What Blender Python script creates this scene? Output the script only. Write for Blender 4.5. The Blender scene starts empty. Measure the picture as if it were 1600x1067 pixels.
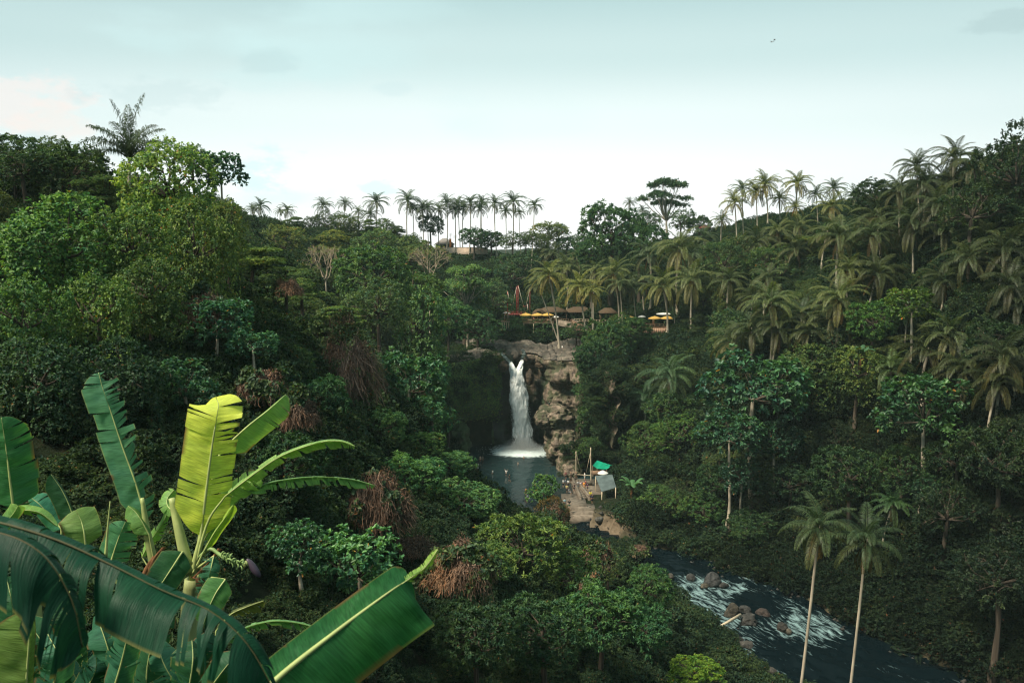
import bpy, math, random
import numpy as np
from mathutils import Vector, Matrix

# ------------------------------------------------------------------ camera, sky, sun, exposure
scene = bpy.context.scene
COL = scene.collection
F = 1400.0
CAMZ = 50.0
PITCH = math.atan(153.5 / F)
cam_d = bpy.data.cameras.new('camera')
cam = bpy.data.objects.new('camera', cam_d)
COL.objects.link(cam)
cam.location = (0, 0, CAMZ)
cam.rotation_euler = (math.radians(90) - PITCH, 0, 0)
cam_d.sensor_width = 36.0
cam_d.lens = F / 1600.0 * 36.0
cam_d.clip_start = 0.1
cam_d.clip_end = 6000
cam_d.dof.use_dof = True
cam_d.dof.focus_distance = 120.0
cam_d.dof.aperture_fstop = 4.0
scene.camera = cam
scene.render.resolution_x, scene.render.resolution_y = 1024, 682
scene.render.engine = 'CYCLES'
cy = scene.cycles
cy.max_bounces = 7
cy.diffuse_bounces = 3
cy.glossy_bounces = 2
cy.transmission_bounces = 3
cy.transparent_max_bounces = 12
cy.volume_bounces = 0
cy.use_denoising = True
cy.filter_width = 1.2
cy.caustics_reflective = False
cy.caustics_refractive = False
scene.view_settings.view_transform = 'Standard'
scene.view_settings.look = 'None'
scene.view_settings.gamma = 1.0
scene.view_settings.use_curve_mapping = False
scene.view_settings.exposure = 0.48

SUN_EL, SUN_AZ = math.radians(54), math.radians(-122)      # azimuth from the view axis (+Y), towards +X
sd = bpy.data.lights.new('sun', 'SUN')
sd.energy = 5.0
sd.angle = math.radians(14)
sd.color = (1.0, 0.9, 0.72)
sun = bpy.data.objects.new('sun', sd)
COL.objects.link(sun)
_dir = Vector((math.cos(SUN_EL) * math.sin(SUN_AZ), math.cos(SUN_EL) * math.cos(SUN_AZ), math.sin(SUN_EL)))
sun.rotation_euler = _dir.to_track_quat('Z', 'Y').to_euler()

def nn(nt, typ, **kw):
    n = nt.nodes.new(typ)
    for k, v in kw.items():
        if k.startswith('i_'):
            n.inputs[k[2:].replace('_', ' ')].default_value = v
        else:
            setattr(n, k, v)
    return n

def ramp(nt, fac, stops, interp='LINEAR'):
    r = nt.nodes.new('ShaderNodeValToRGB')
    r.color_ramp.interpolation = interp
    el = r.color_ramp.elements
    while len(el) < len(stops):
        el.new(0.5)
    for e, (p, c) in zip(el, stops):
        e.position = p
        e.color = (c, c, c, 1) if isinstance(c, (int, float)) else (*c, 1)
    nt.links.new(fac, r.inputs[0])
    return r.outputs[0]

def mathn(nt, op, a, b=None, clamp=False):
    n = nt.nodes.new('ShaderNodeMath')
    n.operation = op
    n.use_clamp = clamp
    for i, v in enumerate((a, b)):
        if v is None:
            continue
        if isinstance(v, (int, float)):
            n.inputs[i].default_value = v
        else:
            nt.links.new(v, n.inputs[i])
    return n.outputs[0]

def mixc(nt, fac, a, b, mode='MIX'):
    n = nt.nodes.new('ShaderNodeMix')
    n.data_type = 'RGBA'
    n.blend_type = mode
    for s, v in ((n.inputs[0], fac), (n.inputs[6], a), (n.inputs[7], b)):
        if isinstance(v, (int, float)):
            s.default_value = v
        elif isinstance(v, tuple):
            s.default_value = (*v, 1)
        else:
            nt.links.new(v, s)
    return n.outputs[2]

world = bpy.data.worlds.new('World')
scene.world = world
world.use_nodes = True
nt = world.node_tree
nt.nodes.clear()
L = nt.links.new
out = nn(nt, 'ShaderNodeOutputWorld')
bg = nn(nt, 'ShaderNodeBackground')
bg.inputs[1].default_value = 0.088
sky = nn(nt, 'ShaderNodeTexSky', sky_type='NISHITA', sun_disc=False)
sky.sun_elevation = SUN_EL
sky.sun_rotation = SUN_AZ
sky.air_density = 1.0
sky.dust_density = 1.5
geo = nn(nt, 'ShaderNodeTexCoord')
sep = nn(nt, 'ShaderNodeSeparateXYZ')
L(geo.outputs['Generated'], sep.inputs[0])
# thin veil of cloud that whitens towards the horizon, with a few soft grey and pink cloud patches
elev = sep.outputs[2]
az = mathn(nt, 'ARCTAN2', sep.outputs[0], sep.outputs[1])
veil = ramp(nt, elev, [(0.0, (9.9, 10.1, 9.9)), (0.07, (9.6, 10.0, 9.8)), (0.13, (8.0, 9.0, 8.8)), (0.2, (5.7, 7.3, 7.1)), (0.27, (4.3, 6.1, 6.0)), (1.0, (4.8, 6.5, 6.4))], 'EASE')
side = mathn(nt, 'MULTIPLY', mathn(nt, 'POWER', mathn(nt, 'ABSOLUTE', az), 2.0), 1.0, True)
veil = mixc(nt, side, veil, (3.5, 5.1, 5.1))
base = mixc(nt, 0.9, sky.outputs[0], veil)
mp = nn(nt, 'ShaderNodeMapping')
mp.inputs['Scale'].default_value = (1.0, 1.0, 3.2)
L(geo.outputs['Generated'], mp.inputs[0])
n1 = nn(nt, 'ShaderNodeTexNoise')
n1.inputs['Scale'].default_value = 3.4
n1.inputs['Detail'].default_value = 8
n1.inputs['Roughness'].default_value = 0.5
L(mp.outputs[0], n1.inputs['Vector'])
cm = ramp(nt, n1.outputs[0], [(0.53, 0.0), (0.68, 1.0)], 'EASE')
leftw = ramp(nt, mathn(nt, 'ADD', mathn(nt, 'MULTIPLY', az, -0.8), 0.5), [(0.5, 0.12), (0.72, 1.0)])
cm = mathn(nt, 'MULTIPLY', cm, mathn(nt, 'MULTIPLY', leftw, 0.75))
base = mixc(nt, cm, base, (5.6, 7.6, 7.6))
def blob(a0, e0, ra, re, seed):
    da = mathn(nt, 'DIVIDE', mathn(nt, 'SUBTRACT', az, a0), ra)
    de = mathn(nt, 'DIVIDE', mathn(nt, 'SUBTRACT', elev, e0), re)
    r2 = mathn(nt, 'ADD', mathn(nt, 'MULTIPLY', da, da), mathn(nt, 'MULTIPLY', de, de))
    nz = nn(nt, 'ShaderNodeTexNoise')
    nz.inputs['Scale'].default_value = 14
    nz.inputs['Detail'].default_value = 7
    nz.inputs['Roughness'].default_value = 0.68
    m3 = nn(nt, 'ShaderNodeMapping')
    m3.inputs['Location'].default_value = (seed, seed * .7, 0)
    m3.inputs['Scale'].default_value = (1, 1, 2.2)
    L(geo.outputs['Generated'], m3.inputs[0])
    L(m3.outputs[0], nz.inputs['Vector'])
    v = mathn(nt, 'ADD', r2, mathn(nt, 'MULTIPLY', mathn(nt, 'SUBTRACT', nz.outputs[0], 0.5), 6.5))
    return ramp(nt, v, [(0.0, 1.0), (1.6, 0.0)], 'EASE')
for (px, py, rx, ry, c, k, s) in (
        (35, 160, 95, 42, (8.0, 7.5, 7.2), 0.7, 1.1), (70, 190, 60, 30, (8.3, 7.4, 6.9), 0.55, 2.1),
        (430, 97, 55, 18, (4.5, 6.2, 6.3), 0.4, 3.4), (415, 262, 75, 34, (6.2, 8.4, 8.5), 0.75, 4.3),
        (600, 292, 34, 14, (6.6, 8.9, 8.9), 0.7, 5.2), (620, 140, 28, 12, (5.4, 7.0, 7.1), 0.35, 6.7),
        (270, 150, 130, 26, (4.6, 6.1, 6.2), 0.3, 7.7), (1560, 30, 60, 18, (3.6, 4.9, 5.0), 0.4, 8.3), (60, 235, 150, 22, (5.6, 7.0, 7.1), 0.6, 9.9)):
    u_, v_ = (px - 800) / F, (533.5 - py) / F
    d_ = Vector((u_, math.cos(PITCH) + v_ * math.sin(PITCH), -math.sin(PITCH) + v_ * math.cos(PITCH))).normalized()
    a0, e0 = math.atan2(d_.x, d_.y), d_.z
    base = mixc(nt, mathn(nt, 'MULTIPLY', blob(a0, e0, rx / F, ry / F, s), k), base, c)
L(base, bg.inputs[0])
L(bg.outputs[0], out.inputs[0])

# ------------------------------------------------------------------ helpers
rng = np.random.default_rng(7)
R = random.Random(11)
CP, SP = math.cos(PITCH), math.sin(PITCH)
def at(px, py, Y):
    """world point seen at pixel (px, py) of the 1600x1067 photograph at distance Y along the view axis."""
    u, v = (px - 800) / F, (533.5 - py) / F
    dy, dz = CP + v * SP, -SP + v * CP
    s = Y / dy
    return Vector((u * s, Y, CAMZ + dz * s))
def on_z(px, py, z):
    """point at pixel (px, py) on the level z."""
    d = at(px, py, 100.0) - Vector((0, 0, CAMZ))
    return Vector((0, 0, CAMZ)) + d * ((z - CAMZ) / d.z)
def proj(x, y, z):
    q = y * CP - (z - CAMZ) * SP
    v = y * SP + (z - CAMZ) * CP
    return 800 + F * x / q, 533.5 - F * v / q, q

def tag(o, label=None, cat=None, group=None, kind=None):
    for k, v in (('label', label), ('category', cat), ('group', group), ('kind', kind)):
        if v:
            o[k] = v
    return o
def empty(name, loc, rz=0.0, scale=1.0):
    o = bpy.data.objects.new(name, None)
    COL.objects.link(o)
    o.location = loc
    o.rotation_euler = (0, 0, rz)
    o.scale = (scale,) * 3
    o.empty_display_size = 0.2
    return o
def obj(name, mesh, parent=None, loc=(0, 0, 0), rot=(0, 0, 0), scale=(1, 1, 1), color=None):
    o = bpy.data.objects.new(name, mesh)
    COL.objects.link(o)
    o.parent = parent
    o.location = loc
    o.rotation_euler = rot
    o.scale = (scale,) * 3 if isinstance(scale, (int, float)) else scale
    if color:
        o.color = (*color, 1)
    return o

class MB:
    """collects pieces of geometry for one mesh (numpy)."""
    def __init__(s):
        s.v, s.t, s.q, s.c, s.uv, s.n = [], [], [], [], [], 0
    def add(s, v, tris=None, quads=None, col=None, uv=None):
        v = np.asarray(v, float).reshape(-1, 3)
        s.v.append(v)
        if tris is not None and len(tris):
            s.t.append(np.asarray(tris, int).reshape(-1, 3) + s.n)
        if quads is not None and len(quads):
            s.q.append(np.asarray(quads, int).reshape(-1, 4) + s.n)
        c = np.full((len(v), 4), 0.5) if col is None else np.broadcast_to(np.asarray(col, float), (len(v), 4))
        s.c.append(c)
        s.uv.append(np.zeros((len(v), 2)) if uv is None else np.asarray(uv, float))
        s.n += len(v)
    def box(s, c, size, rz=0.0, col=None, rot=None, taper=1.0):
        sx, sy, sz = (k / 2 for k in size)
        v = np.array([(x * (taper if z > 0 else 1), y * (taper if z > 0 else 1), z) for z in (-sz, sz) for (x, y) in ((-sx, -sy), (sx, -sy), (sx, sy), (-sx, sy))])
        m = np.array(rot) if rot is not None else np.array(Matrix.Rotation(rz, 3, 'Z'))
        v = v @ m.T + np.array(c)
        s.add(v, quads=[(3, 2, 1, 0), (4, 5, 6, 7), (0, 1, 5, 4), (1, 2, 6, 5), (2, 3, 7, 6), (3, 0, 4, 7)], col=col)
    def tube(s, pts, rad, seg=6, col=None, cap=True):
        pts = [Vector(p) for p in pts]
        n = len(pts)
        rad = [rad] * n if isinstance(rad, (int, float)) else rad
        ref = None
        V = []
        for i, p in enumerate(pts):
            d = (pts[min(i + 1, n - 1)] - pts[max(i - 1, 0)]).normalized()
            if ref is None:
                ref = d.orthogonal().normalized()
            ref = (ref - d * ref.dot(d)).normalized()
            b = d.cross(ref)
            for k in range(seg):
                a = 2 * math.pi * k / seg
                V.append(p + (ref * math.cos(a) + b * math.sin(a)) * rad[i])
        q = [(i * seg + k, i * seg + (k + 1) % seg, (i + 1) * seg + (k + 1) % seg, (i + 1) * seg + k) for i in range(n - 1) for k in range(seg)]
        V = [tuple(v) for v in V]
        t = []
        if cap:
            V += [tuple(pts[0]), tuple(pts[-1])]
            a, b = len(V) - 2, len(V) - 1
            t = [(a, (k + 1) % seg, k) for k in range(seg)] + [(b, (n - 1) * seg + k, (n - 1) * seg + (k + 1) % seg) for k in range(seg)]
        s.add(V, tris=t, quads=q, col=col)
    def grid(s, P, col=None, uv=None, closed=False, flip=False):
        P = np.asarray(P, float)
        a, b = P.shape[:2]
        idx = np.arange(a * b).reshape(a, b)
        if closed:
            idx = np.concatenate([idx, idx[:, :1]], 1)
        q = np.stack([idx[:-1, :-1], idx[:-1, 1:], idx[1:, 1:], idx[1:, :-1]], -1).reshape(-1, 4)
        if flip:
            q = q[:, ::-1]
        s.add(P.reshape(-1, 3), quads=q, col=None if col is None else np.asarray(col).reshape(-1, 4), uv=None if uv is None else np.asarray(uv).reshape(-1, 2))
    def mesh(s, name, mat, smooth=False):
        me = bpy.data.meshes.new(name)
        v = np.concatenate(s.v)
        t = np.concatenate(s.t) if s.t else np.zeros((0, 3), int)
        q = np.concatenate(s.q) if s.q else np.zeros((0, 4), int)
        loops = np.concatenate([t.ravel(), q.ravel()]).astype(np.int32)
        starts = np.concatenate([np.arange(len(t)) * 3, len(t) * 3 + np.arange(len(q)) * 4]).astype(np.int32)
        me.vertices.add(len(v))
        me.vertices.foreach_set('co', v.astype(np.float32).ravel())
        me.loops.add(len(loops))
        me.loops.foreach_set('vertex_index', loops)
        me.polygons.add(len(starts))
        me.polygons.foreach_set('loop_start', starts)
        me.update(calc_edges=True)
        if smooth:
            me.polygons.foreach_set('use_smooth', np.ones(len(starts), bool))
        at_ = me.color_attributes.new('tint', 'FLOAT_COLOR', 'POINT')
        at_.data.foreach_set('color', np.concatenate(s.c).astype(np.float32).ravel())
        uvs = np.concatenate(s.uv)
        if uvs.any():
            ul = me.uv_layers.new(name='uv')
            ul.data.foreach_set('uv', uvs[loops].astype(np.float32).ravel())
        for m in (mat if isinstance(mat, (list, tuple)) else [mat]):
            me.materials.append(m)
        me.validate()
        me.update()
        return me

# vectorised value noise
def _hash(i, j, k, seed):
    h = (i * 374761393 + j * 668265263 + k * 2147483647 + seed * 1274126177) & 0xffffffff
    h = ((h ^ (h >> 13)) * 1274126177) & 0xffffffff
    h = h ^ (h >> 16)
    return (h & 0xffff) / 65535.0
def vnoise(P, seed=0):
    P = np.asarray(P, float)
    i = np.floor(P).astype(np.int64)
    f = P - i
    f = f * f * f * (f * (f * 6 - 15) + 10)
    r = 0
    for dx in (0, 1):
        for dy in (0, 1):
            for dz in (0, 1):
                w = (f[..., 0] if dx else 1 - f[..., 0]) * (f[..., 1] if dy else 1 - f[..., 1]) * (f[..., 2] if dz else 1 - f[..., 2])
                r = r + w * _hash(i[..., 0] + dx, i[..., 1] + dy, i[..., 2] + dz, seed)
    return r * 2 - 1
def fbm(P, scale, octv=4, seed=0, gain=0.5):
    P = np.asarray(P, float) / scale
    a, r = 1.0, 0
    for o in range(octv):
        r = r + a * vnoise(P * 2 ** o + o * 17.3, seed + o)
        a *= gain
    return r
def unit(v):
    return v / np.maximum(np.linalg.norm(v, axis=-1, keepdims=True), 1e-9)
def smooth01(x):
    x = np.clip(x, 0, 1)
    return x * x * (3 - 2 * x)
# ------------------------------------------------------------------ materials
def new_mat(name):
    m = bpy.data.materials.new(name)
    m.use_nodes = True
    m.node_tree.nodes.clear()
    return m, m.node_tree
def finish(nt, shader, disp=None):
    o = nn(nt, 'ShaderNodeOutputMaterial')
    nt.links.new(shader, o.inputs[0])
def leaf_mat(name, ca, cb, cc=None, trans=0.3, rough=0.5, spec=0.2, objcol=True, noise=14.0, tcol=None):
    """leaf colour between ca and cb by each leaf's own random, cc = old leaves; per-tree tint from the object colour."""
    m, nt = new_mat(name)
    L = nt.links.new
    at_ = nn(nt, 'ShaderNodeAttribute', attribute_name='tint')
    sp = nn(nt, 'ShaderNodeSeparateColor')
    L(at_.outputs['Color'], sp.inputs[0])
    c = mixc(nt, sp.outputs[1], ca, cb)
    if cc:
        c = mixc(nt, sp.outputs[2], c, cc)
    g = nn(nt, 'ShaderNodeNewGeometry')
    nz = nn(nt, 'ShaderNodeTexNoise')
    nz.inputs['Scale'].default_value = 1.0 / noise
    nz.inputs['Detail'].default_value = 4
    L(g.outputs['Position'], nz.inputs['Vector'])
    k = ramp(nt, nz.outputs[0], [(0.3, (0.6, 0.7, 0.8)), (0.52, (1, 1, 1)), (0.72, (1.5, 1.32, 0.95))])
    c = mixc(nt, 1.0, c, k, 'MULTIPLY')
    b = mathn(nt, 'ADD', mathn(nt, 'MULTIPLY', sp.outputs[0], 0.9), 0.55)
    cb2 = nn(nt, 'ShaderNodeCombineColor')
    for i in range(3):
        L(b, cb2.inputs[i])
    c = mixc(nt, 1.0, c, cb2.outputs[0], 'MULTIPLY')
    if objcol:
        oi = nn(nt, 'ShaderNodeObjectInfo')
        c = mixc(nt, 1.0, c, oi.outputs['Color'], 'MULTIPLY')
    p = nn(nt, 'ShaderNodeBsdfPrincipled')
    L(c, p.inputs['Base Color'])
    p.inputs['Roughness'].default_value = rough
    p.inputs['Specular IOR Level'].default_value = spec
    t = nn(nt, 'ShaderNodeBsdfTranslucent')
    tc = mixc(nt, 1.0, c, tcol or (1.5, 1.6, 0.7), 'MULTIPLY')
    L(tc, t.inputs[0])
    ms = nn(nt, 'ShaderNodeMixShader')
    ms.inputs[0].default_value = trans
    L(p.outputs[0], ms.inputs[1])
    L(t.outputs[0], ms.inputs[2])
    finish(nt, ms.outputs[0])
    return m
def rock_mat(name, ca, cb, moss=None, mossamt=0.5, scale=2.0, wet=False, strata=True, objcol=False):
    m, nt = new_mat(name)
    L = nt.links.new
    g = nn(nt, 'ShaderNodeNewGeometry')
    mp = nn(nt, 'ShaderNodeMapping')
    mp.inputs['Scale'].default_value = (1, 1, 2.6 if strata else 1)
    L(g.outputs['Position'], mp.inputs[0])
    n1 = nn(nt, 'ShaderNodeTexNoise')
    n1.inputs['Scale'].default_value = 1 / scale
    n1.inputs['Detail'].default_value = 8
    n1.inputs['Roughness'].default_value = 0.65
    L(mp.outputs[0], n1.inputs['Vector'])
    c = ramp(nt, n1.outputs[0], [(0.32, tuple(k * 0.5 for k in ca)), (0.47, ca), (0.64, cb)])
    mp2 = nn(nt, 'ShaderNodeMapping')
    mp2.inputs['Scale'].default_value = (1, 1, 0.18)
    L(g.outputs['Position'], mp2.inputs[0])
    n3 = nn(nt, 'ShaderNodeTexNoise')
    n3.inputs['Scale'].default_value = 1.3
    n3.inputs['Detail'].default_value = 5
    L(mp2.outputs[0], n3.inputs['Vector'])
    st = ramp(nt, n3.outputs[0], [(0.38, 0.35), (0.56, 1.0)])
    c = mixc(nt, 0.75, c, st, 'MULTIPLY')
    if moss:
        n2 = nn(nt, 'ShaderNodeTexNoise')
        n2.inputs['Scale'].default_value = 0.45
        n2.inputs['Detail'].default_value = 9
        n2.inputs['Roughness'].default_value = 0.7
        L(g.outputs['Position'], n2.inputs['Vector'])
        mf = ramp(nt, n2.outputs[0], [(0.6 - mossamt * 0.3, 0.0), (0.7 - mossamt * 0.3, 1.0)])
        c = mixc(nt, mf, c, moss)
    if objcol:
        oi = nn(nt, 'ShaderNodeObjectInfo')
        c = mixc(nt, 1.0, c, oi.outputs['Color'], 'MULTIPLY')
    p = nn(nt, 'ShaderNodeBsdfPrincipled')
    L(c, p.inputs['Base Color'])
    p.inputs['Roughness'].default_value = 0.45 if wet else 0.85
    bp = nn(nt, 'ShaderNodeBump')
    bp.inputs['Strength'].default_value = 0.9
    bp.inputs['Distance'].default_value = 0.35
    L(n1.outputs[0], bp.inputs['Height'])
    L(bp.outputs[0], p.inputs['Normal'])
    finish(nt, p.outputs[0])
    return m
def plain(name, col, rough=0.7, spec=0.3, var=0.35, scale=3.0, bump=0.0, stretch=None, metal=0.0, trans=0.0):
    m, nt = new_mat(name)
    L = nt.links.new
    tc = nn(nt, 'ShaderNodeTexCoord')
    mp = nn(nt, 'ShaderNodeMapping')
    mp.inputs['Scale'].default_value = stretch or (1, 1, 1)
    L(tc.outputs['Object'], mp.inputs[0])
    n1 = nn(nt, 'ShaderNodeTexNoise')
    n1.inputs['Scale'].default_value = scale
    n1.inputs['Detail'].default_value = 6
    L(mp.outputs[0], n1.inputs['Vector'])
    k = ramp(nt, n1.outputs[0], [(0.3, 1 - var), (0.7, 1 + var)])
    c = mixc(nt, 1.0, tuple(col), k, 'MULTIPLY')
    p = nn(nt, 'ShaderNodeBsdfPrincipled')
    L(c, p.inputs['Base Color'])
    p.inputs['Roughness'].default_value = rough
    p.inputs['Specular IOR Level'].default_value = spec
    p.inputs['Metallic'].default_value = metal
    if bump:
        bp = nn(nt, 'ShaderNodeBump')
        bp.inputs['Strength'].default_value = bump
        bp.inputs['Distance'].default_value = 0.05
        L(n1.outputs[0], bp.inputs['Height'])
        L(bp.outputs[0], p.inputs['Normal'])
    sh = p.outputs[0]
    if trans:
        t = nn(nt, 'ShaderNodeBsdfTranslucent')
        L(c, t.inputs[0])
        ms = nn(nt, 'ShaderNodeMixShader')
        ms.inputs[0].default_value = trans
        L(sh, ms.inputs[1])
        L(t.outputs[0], ms.inputs[2])
        sh = ms.outputs[0]
    finish(nt, sh)
    return m

M = {}
M['leaf'] = leaf_mat('leaf', (0.028, 0.066, 0.04), (0.085, 0.12, 0.045), (0.2, 0.075, 0.02))
M['bigleaf'] = leaf_mat('big_leaf', (0.026, 0.07, 0.048), (0.068, 0.118, 0.05), (0.32, 0.1, 0.02), rough=0.4, spec=0.35)
M['palm'] = leaf_mat('palm_leaf', (0.036, 0.072, 0.038), (0.092, 0.105, 0.045), (0.16, 0.09, 0.04), rough=0.5, spec=0.22, noise=25)
M['under'] = leaf_mat('undergrowth_leaf', (0.017, 0.043, 0.027), (0.048, 0.075, 0.03), (0.15, 0.07, 0.03), objcol=False, noise=8, spec=0.12, rough=0.6)  # leaf colour lowered to put shade into the gaps between crowns
M['underdark'] = leaf_mat('undergrowth_leaf_painted_shade', (0.008, 0.02, 0.012), (0.02, 0.032, 0.014), (0.1, 0.04, 0.02), objcol=False, noise=8, spec=0.08, rough=0.7)  # same undergrowth leaf darkened, shade of the lower right slope painted in
M['dry'] = leaf_mat('dry_vine', (0.11, 0.075, 0.056), (0.22, 0.148, 0.108), (0.28, 0.14, 0.08), trans=0.1, rough=0.8, spec=0.1, noise=6, tcol=(1, 1, 1))
M['palebark'] = plain('pale_bark', (0.36, 0.31, 0.24), 0.9, 0.1, 0.45, 2.0, 0.6, (1, 1, 6))
M['bark'] = plain('bark', (0.075, 0.06, 0.046), 0.9, 0.1, 0.5, 2.5, 0.6, (3, 3, 0.6))
M['twig'] = plain('pale_twig', (0.34, 0.27, 0.2), 0.9, 0.1, 0.4, 2.0)
M['rock'] = rock_mat('cliff_rock', (0.16, 0.12, 0.088), (0.33, 0.25, 0.185), (0.045, 0.05, 0.022), 0.5, 2.0)
M['rockgrey'] = rock_mat('river_bed_rock', (0.08, 0.066, 0.052), (0.19, 0.155, 0.12), (0.05, 0.055, 0.03), 0.15, 2.2, strata=False)
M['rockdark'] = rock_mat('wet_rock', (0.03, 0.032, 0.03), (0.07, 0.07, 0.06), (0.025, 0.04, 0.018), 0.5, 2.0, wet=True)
M['mossrock'] = rock_mat('mossy_rock', (0.07, 0.072, 0.04), (0.11, 0.1, 0.055), (0.055, 0.09, 0.032), 0.75, 2.5)
M['boulder'] = rock_mat('boulder', (0.04, 0.038, 0.034), (0.09, 0.085, 0.075), None, 0, 0.5, strata=False, objcol=True)
M['concrete'] = plain('weathered_concrete', (0.2, 0.165, 0.13), 0.9, 0.1, 0.35, 1.2, 0.4)
M['wood'] = plain('weathered_wood', (0.2, 0.13, 0.085), 0.85, 0.15, 0.4, 3.0, 0.3, (1, 1, 5))
M['palewood'] = plain('pale_wood', (0.5, 0.41, 0.29), 0.8, 0.2, 0.25, 3.0)
M['redpaint'] = plain('red_paint', (0.24, 0.04, 0.035), 0.6, 0.3, 0.25, 2.0)
M['dirt'] = plain('dry_dirt', (0.21, 0.16, 0.11), 1.0, 0.05, 0.4, 1.3, 0.5)
M['thatch'] = plain('thatch', (0.085, 0.06, 0.04), 1.0, 0.05, 0.4, 6.0, 0.6, (6, 6, 1))
M['yellow'] = plain('yellow_canvas', (0.62, 0.4, 0.11), 0.85, 0.1, 0.12, 1.5, trans=0.3)
M['white'] = plain('white_canvas', (0.75, 0.75, 0.72), 0.85, 0.1, 0.1, 1.5, trans=0.2)
M['green'] = plain('green_tarp', (0.01, 0.34, 0.2), 0.5, 0.3, 0.2, 1.5, trans=0.2)
M['metalroof'] = plain('corrugated_roof', (0.075, 0.1, 0.1), 0.5, 0.4, 0.35, 0.8)
M['tileroof'] = plain('roof_tile', (0.23, 0.21, 0.2), 0.9, 0.1, 0.25, 2)
M['redroof'] = plain('red_roof_tile', (0.2, 0.055, 0.05), 0.9, 0.1, 0.35, 2)
M['plaster'] = plain('pink_plaster', (0.55, 0.43, 0.34), 0.9, 0.1, 0.15, 1)
M['darkwall'] = plain('dark_wall', (0.09, 0.08, 0.07), 0.9, 0.1, 0.3, 1)
M['retain'] = plain('retaining_wall', (0.3, 0.19, 0.13), 0.9, 0.1, 0.35, 0.9, 0.4)
M['orange'] = plain('orange_banner', (0.75, 0.22, 0.06), 0.8, 0.1, 0.15, 2, trans=0.3)
M['rope'] = plain('rope', (0.45, 0.4, 0.32), 0.9, 0.1, 0.2, 4)
M['dark'] = plain('dark_metal', (0.03, 0.03, 0.032), 0.5, 0.4, 0.2, 2)
M['bird'] = plain('bird_plumage', (0.35, 0.35, 0.35), 0.9, 0.1, 0.2, 2)

# ground: dark litter and low green
m, nt = new_mat('forest_floor')
L = nt.links.new
g = nn(nt, 'ShaderNodeNewGeometry')
n1 = nn(nt, 'ShaderNodeTexNoise')
n1.inputs['Scale'].default_value = 0.6
n1.inputs['Detail'].default_value = 10
n1.inputs['Roughness'].default_value = 0.75
L(g.outputs['Position'], n1.inputs['Vector'])
c = ramp(nt, n1.outputs[0], [(0.35, (0.01, 0.013, 0.008)), (0.5, (0.014, 0.022, 0.01)), (0.68, (0.04, 0.032, 0.02))])
at_ = nn(nt, 'ShaderNodeAttribute', attribute_name='tint')
sp = nn(nt, 'ShaderNodeSeparateColor')
L(at_.outputs['Color'], sp.inputs[0])
c = mixc(nt, sp.outputs[0], c, ramp(nt, n1.outputs[0], [(0.35, (0.1, 0.075, 0.05)), (0.65, (0.24, 0.185, 0.13))]))
p = nn(nt, 'ShaderNodeBsdfPrincipled')
p.inputs['Roughness'].default_value = 1.0
p.inputs['Specular IOR Level'].default_value = 0.1
L(c, p.inputs['Base Color'])
bp = nn(nt, 'ShaderNodeBump')
bp.inputs['Strength'].default_value = 1.0
bp.inputs['Distance'].default_value = 0.5
L(n1.outputs[0], bp.inputs['Height'])
L(bp.outputs[0], p.inputs['Normal'])
finish(nt, p.outputs[0])
M['ground'] = m

def water_mat(name, deep, foamc, attr=True):
    m, nt = new_mat(name)
    L = nt.links.new
    g = nn(nt, 'ShaderNodeNewGeometry')
    at_ = nn(nt, 'ShaderNodeAttribute', attribute_name='tint')
    sp = nn(nt, 'ShaderNodeSeparateColor')
    L(at_.outputs['Color'], sp.inputs[0])
    n1 = nn(nt, 'ShaderNodeTexNoise')
    n1.inputs['Scale'].default_value = 1.1
    n1.inputs['Detail'].default_value = 8
    n1.inputs['Roughness'].default_value = 0.65
    mp = nn(nt, 'ShaderNodeMapping')
    mp.vector_type = 'TEXTURE'
    mp.inputs['Rotation'].default_value = (0, 0, math.radians(-61))
    mp.inputs['Scale'].default_value = (1.9, 0.5, 1)
    L(g.outputs['Position'], mp.inputs[0])
    L(mp.outputs[0] if name == 'river_water' else g.outputs['Position'], n1.inputs['Vector'])
    thr = mathn(nt, 'SUBTRACT', mathn(nt, 'ADD', n1.outputs[0], sp.outputs[0]), 1.0)
    fo = ramp(nt, mathn(nt, 'ADD', thr, 0.5), [(0.5, 0.0), (0.7, 1.0)])
    c = mixc(nt, fo, deep, foamc)
    p = nn(nt, 'ShaderNodeBsdfPrincipled')
    L(c, p.inputs['Base Color'])
    L(mathn(nt, 'ADD', mathn(nt, 'MULTIPLY', fo, 0.5), 0.13 if name == 'pool_water' else 0.13), p.inputs['Roughness'])
    p.inputs['IOR'].default_value = 1.33
    p.inputs['Specular IOR Level'].default_value = 0.5 if name == 'pool_water' else 0.05
    n2 = nn(nt, 'ShaderNodeTexNoise')
    n2.inputs['Scale'].default_value = 1.6
    n2.inputs['Detail'].default_value = 6
    L(g.outputs['Position'], n2.inputs['Vector'])
    bp = nn(nt, 'ShaderNodeBump')
    bp.inputs['Strength'].default_value = 0.4
    bp.inputs['Distance'].default_value = 0.12 if name == 'pool_water' else 0.04
    L(mathn(nt, 'ADD', n2.outputs[0], mathn(nt, 'MULTIPLY', fo, 0.5)), bp.inputs['Height'])
    L(bp.outputs[0], p.inputs['Normal'])
    finish(nt, p.outputs[0])
    return m
M['pool'] = water_mat('pool_water', (0.016, 0.034, 0.036), (0.6, 0.7, 0.7))
M['river'] = water_mat('river_water', (0.002, 0.006, 0.008), (0.2, 0.3, 0.31))

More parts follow.
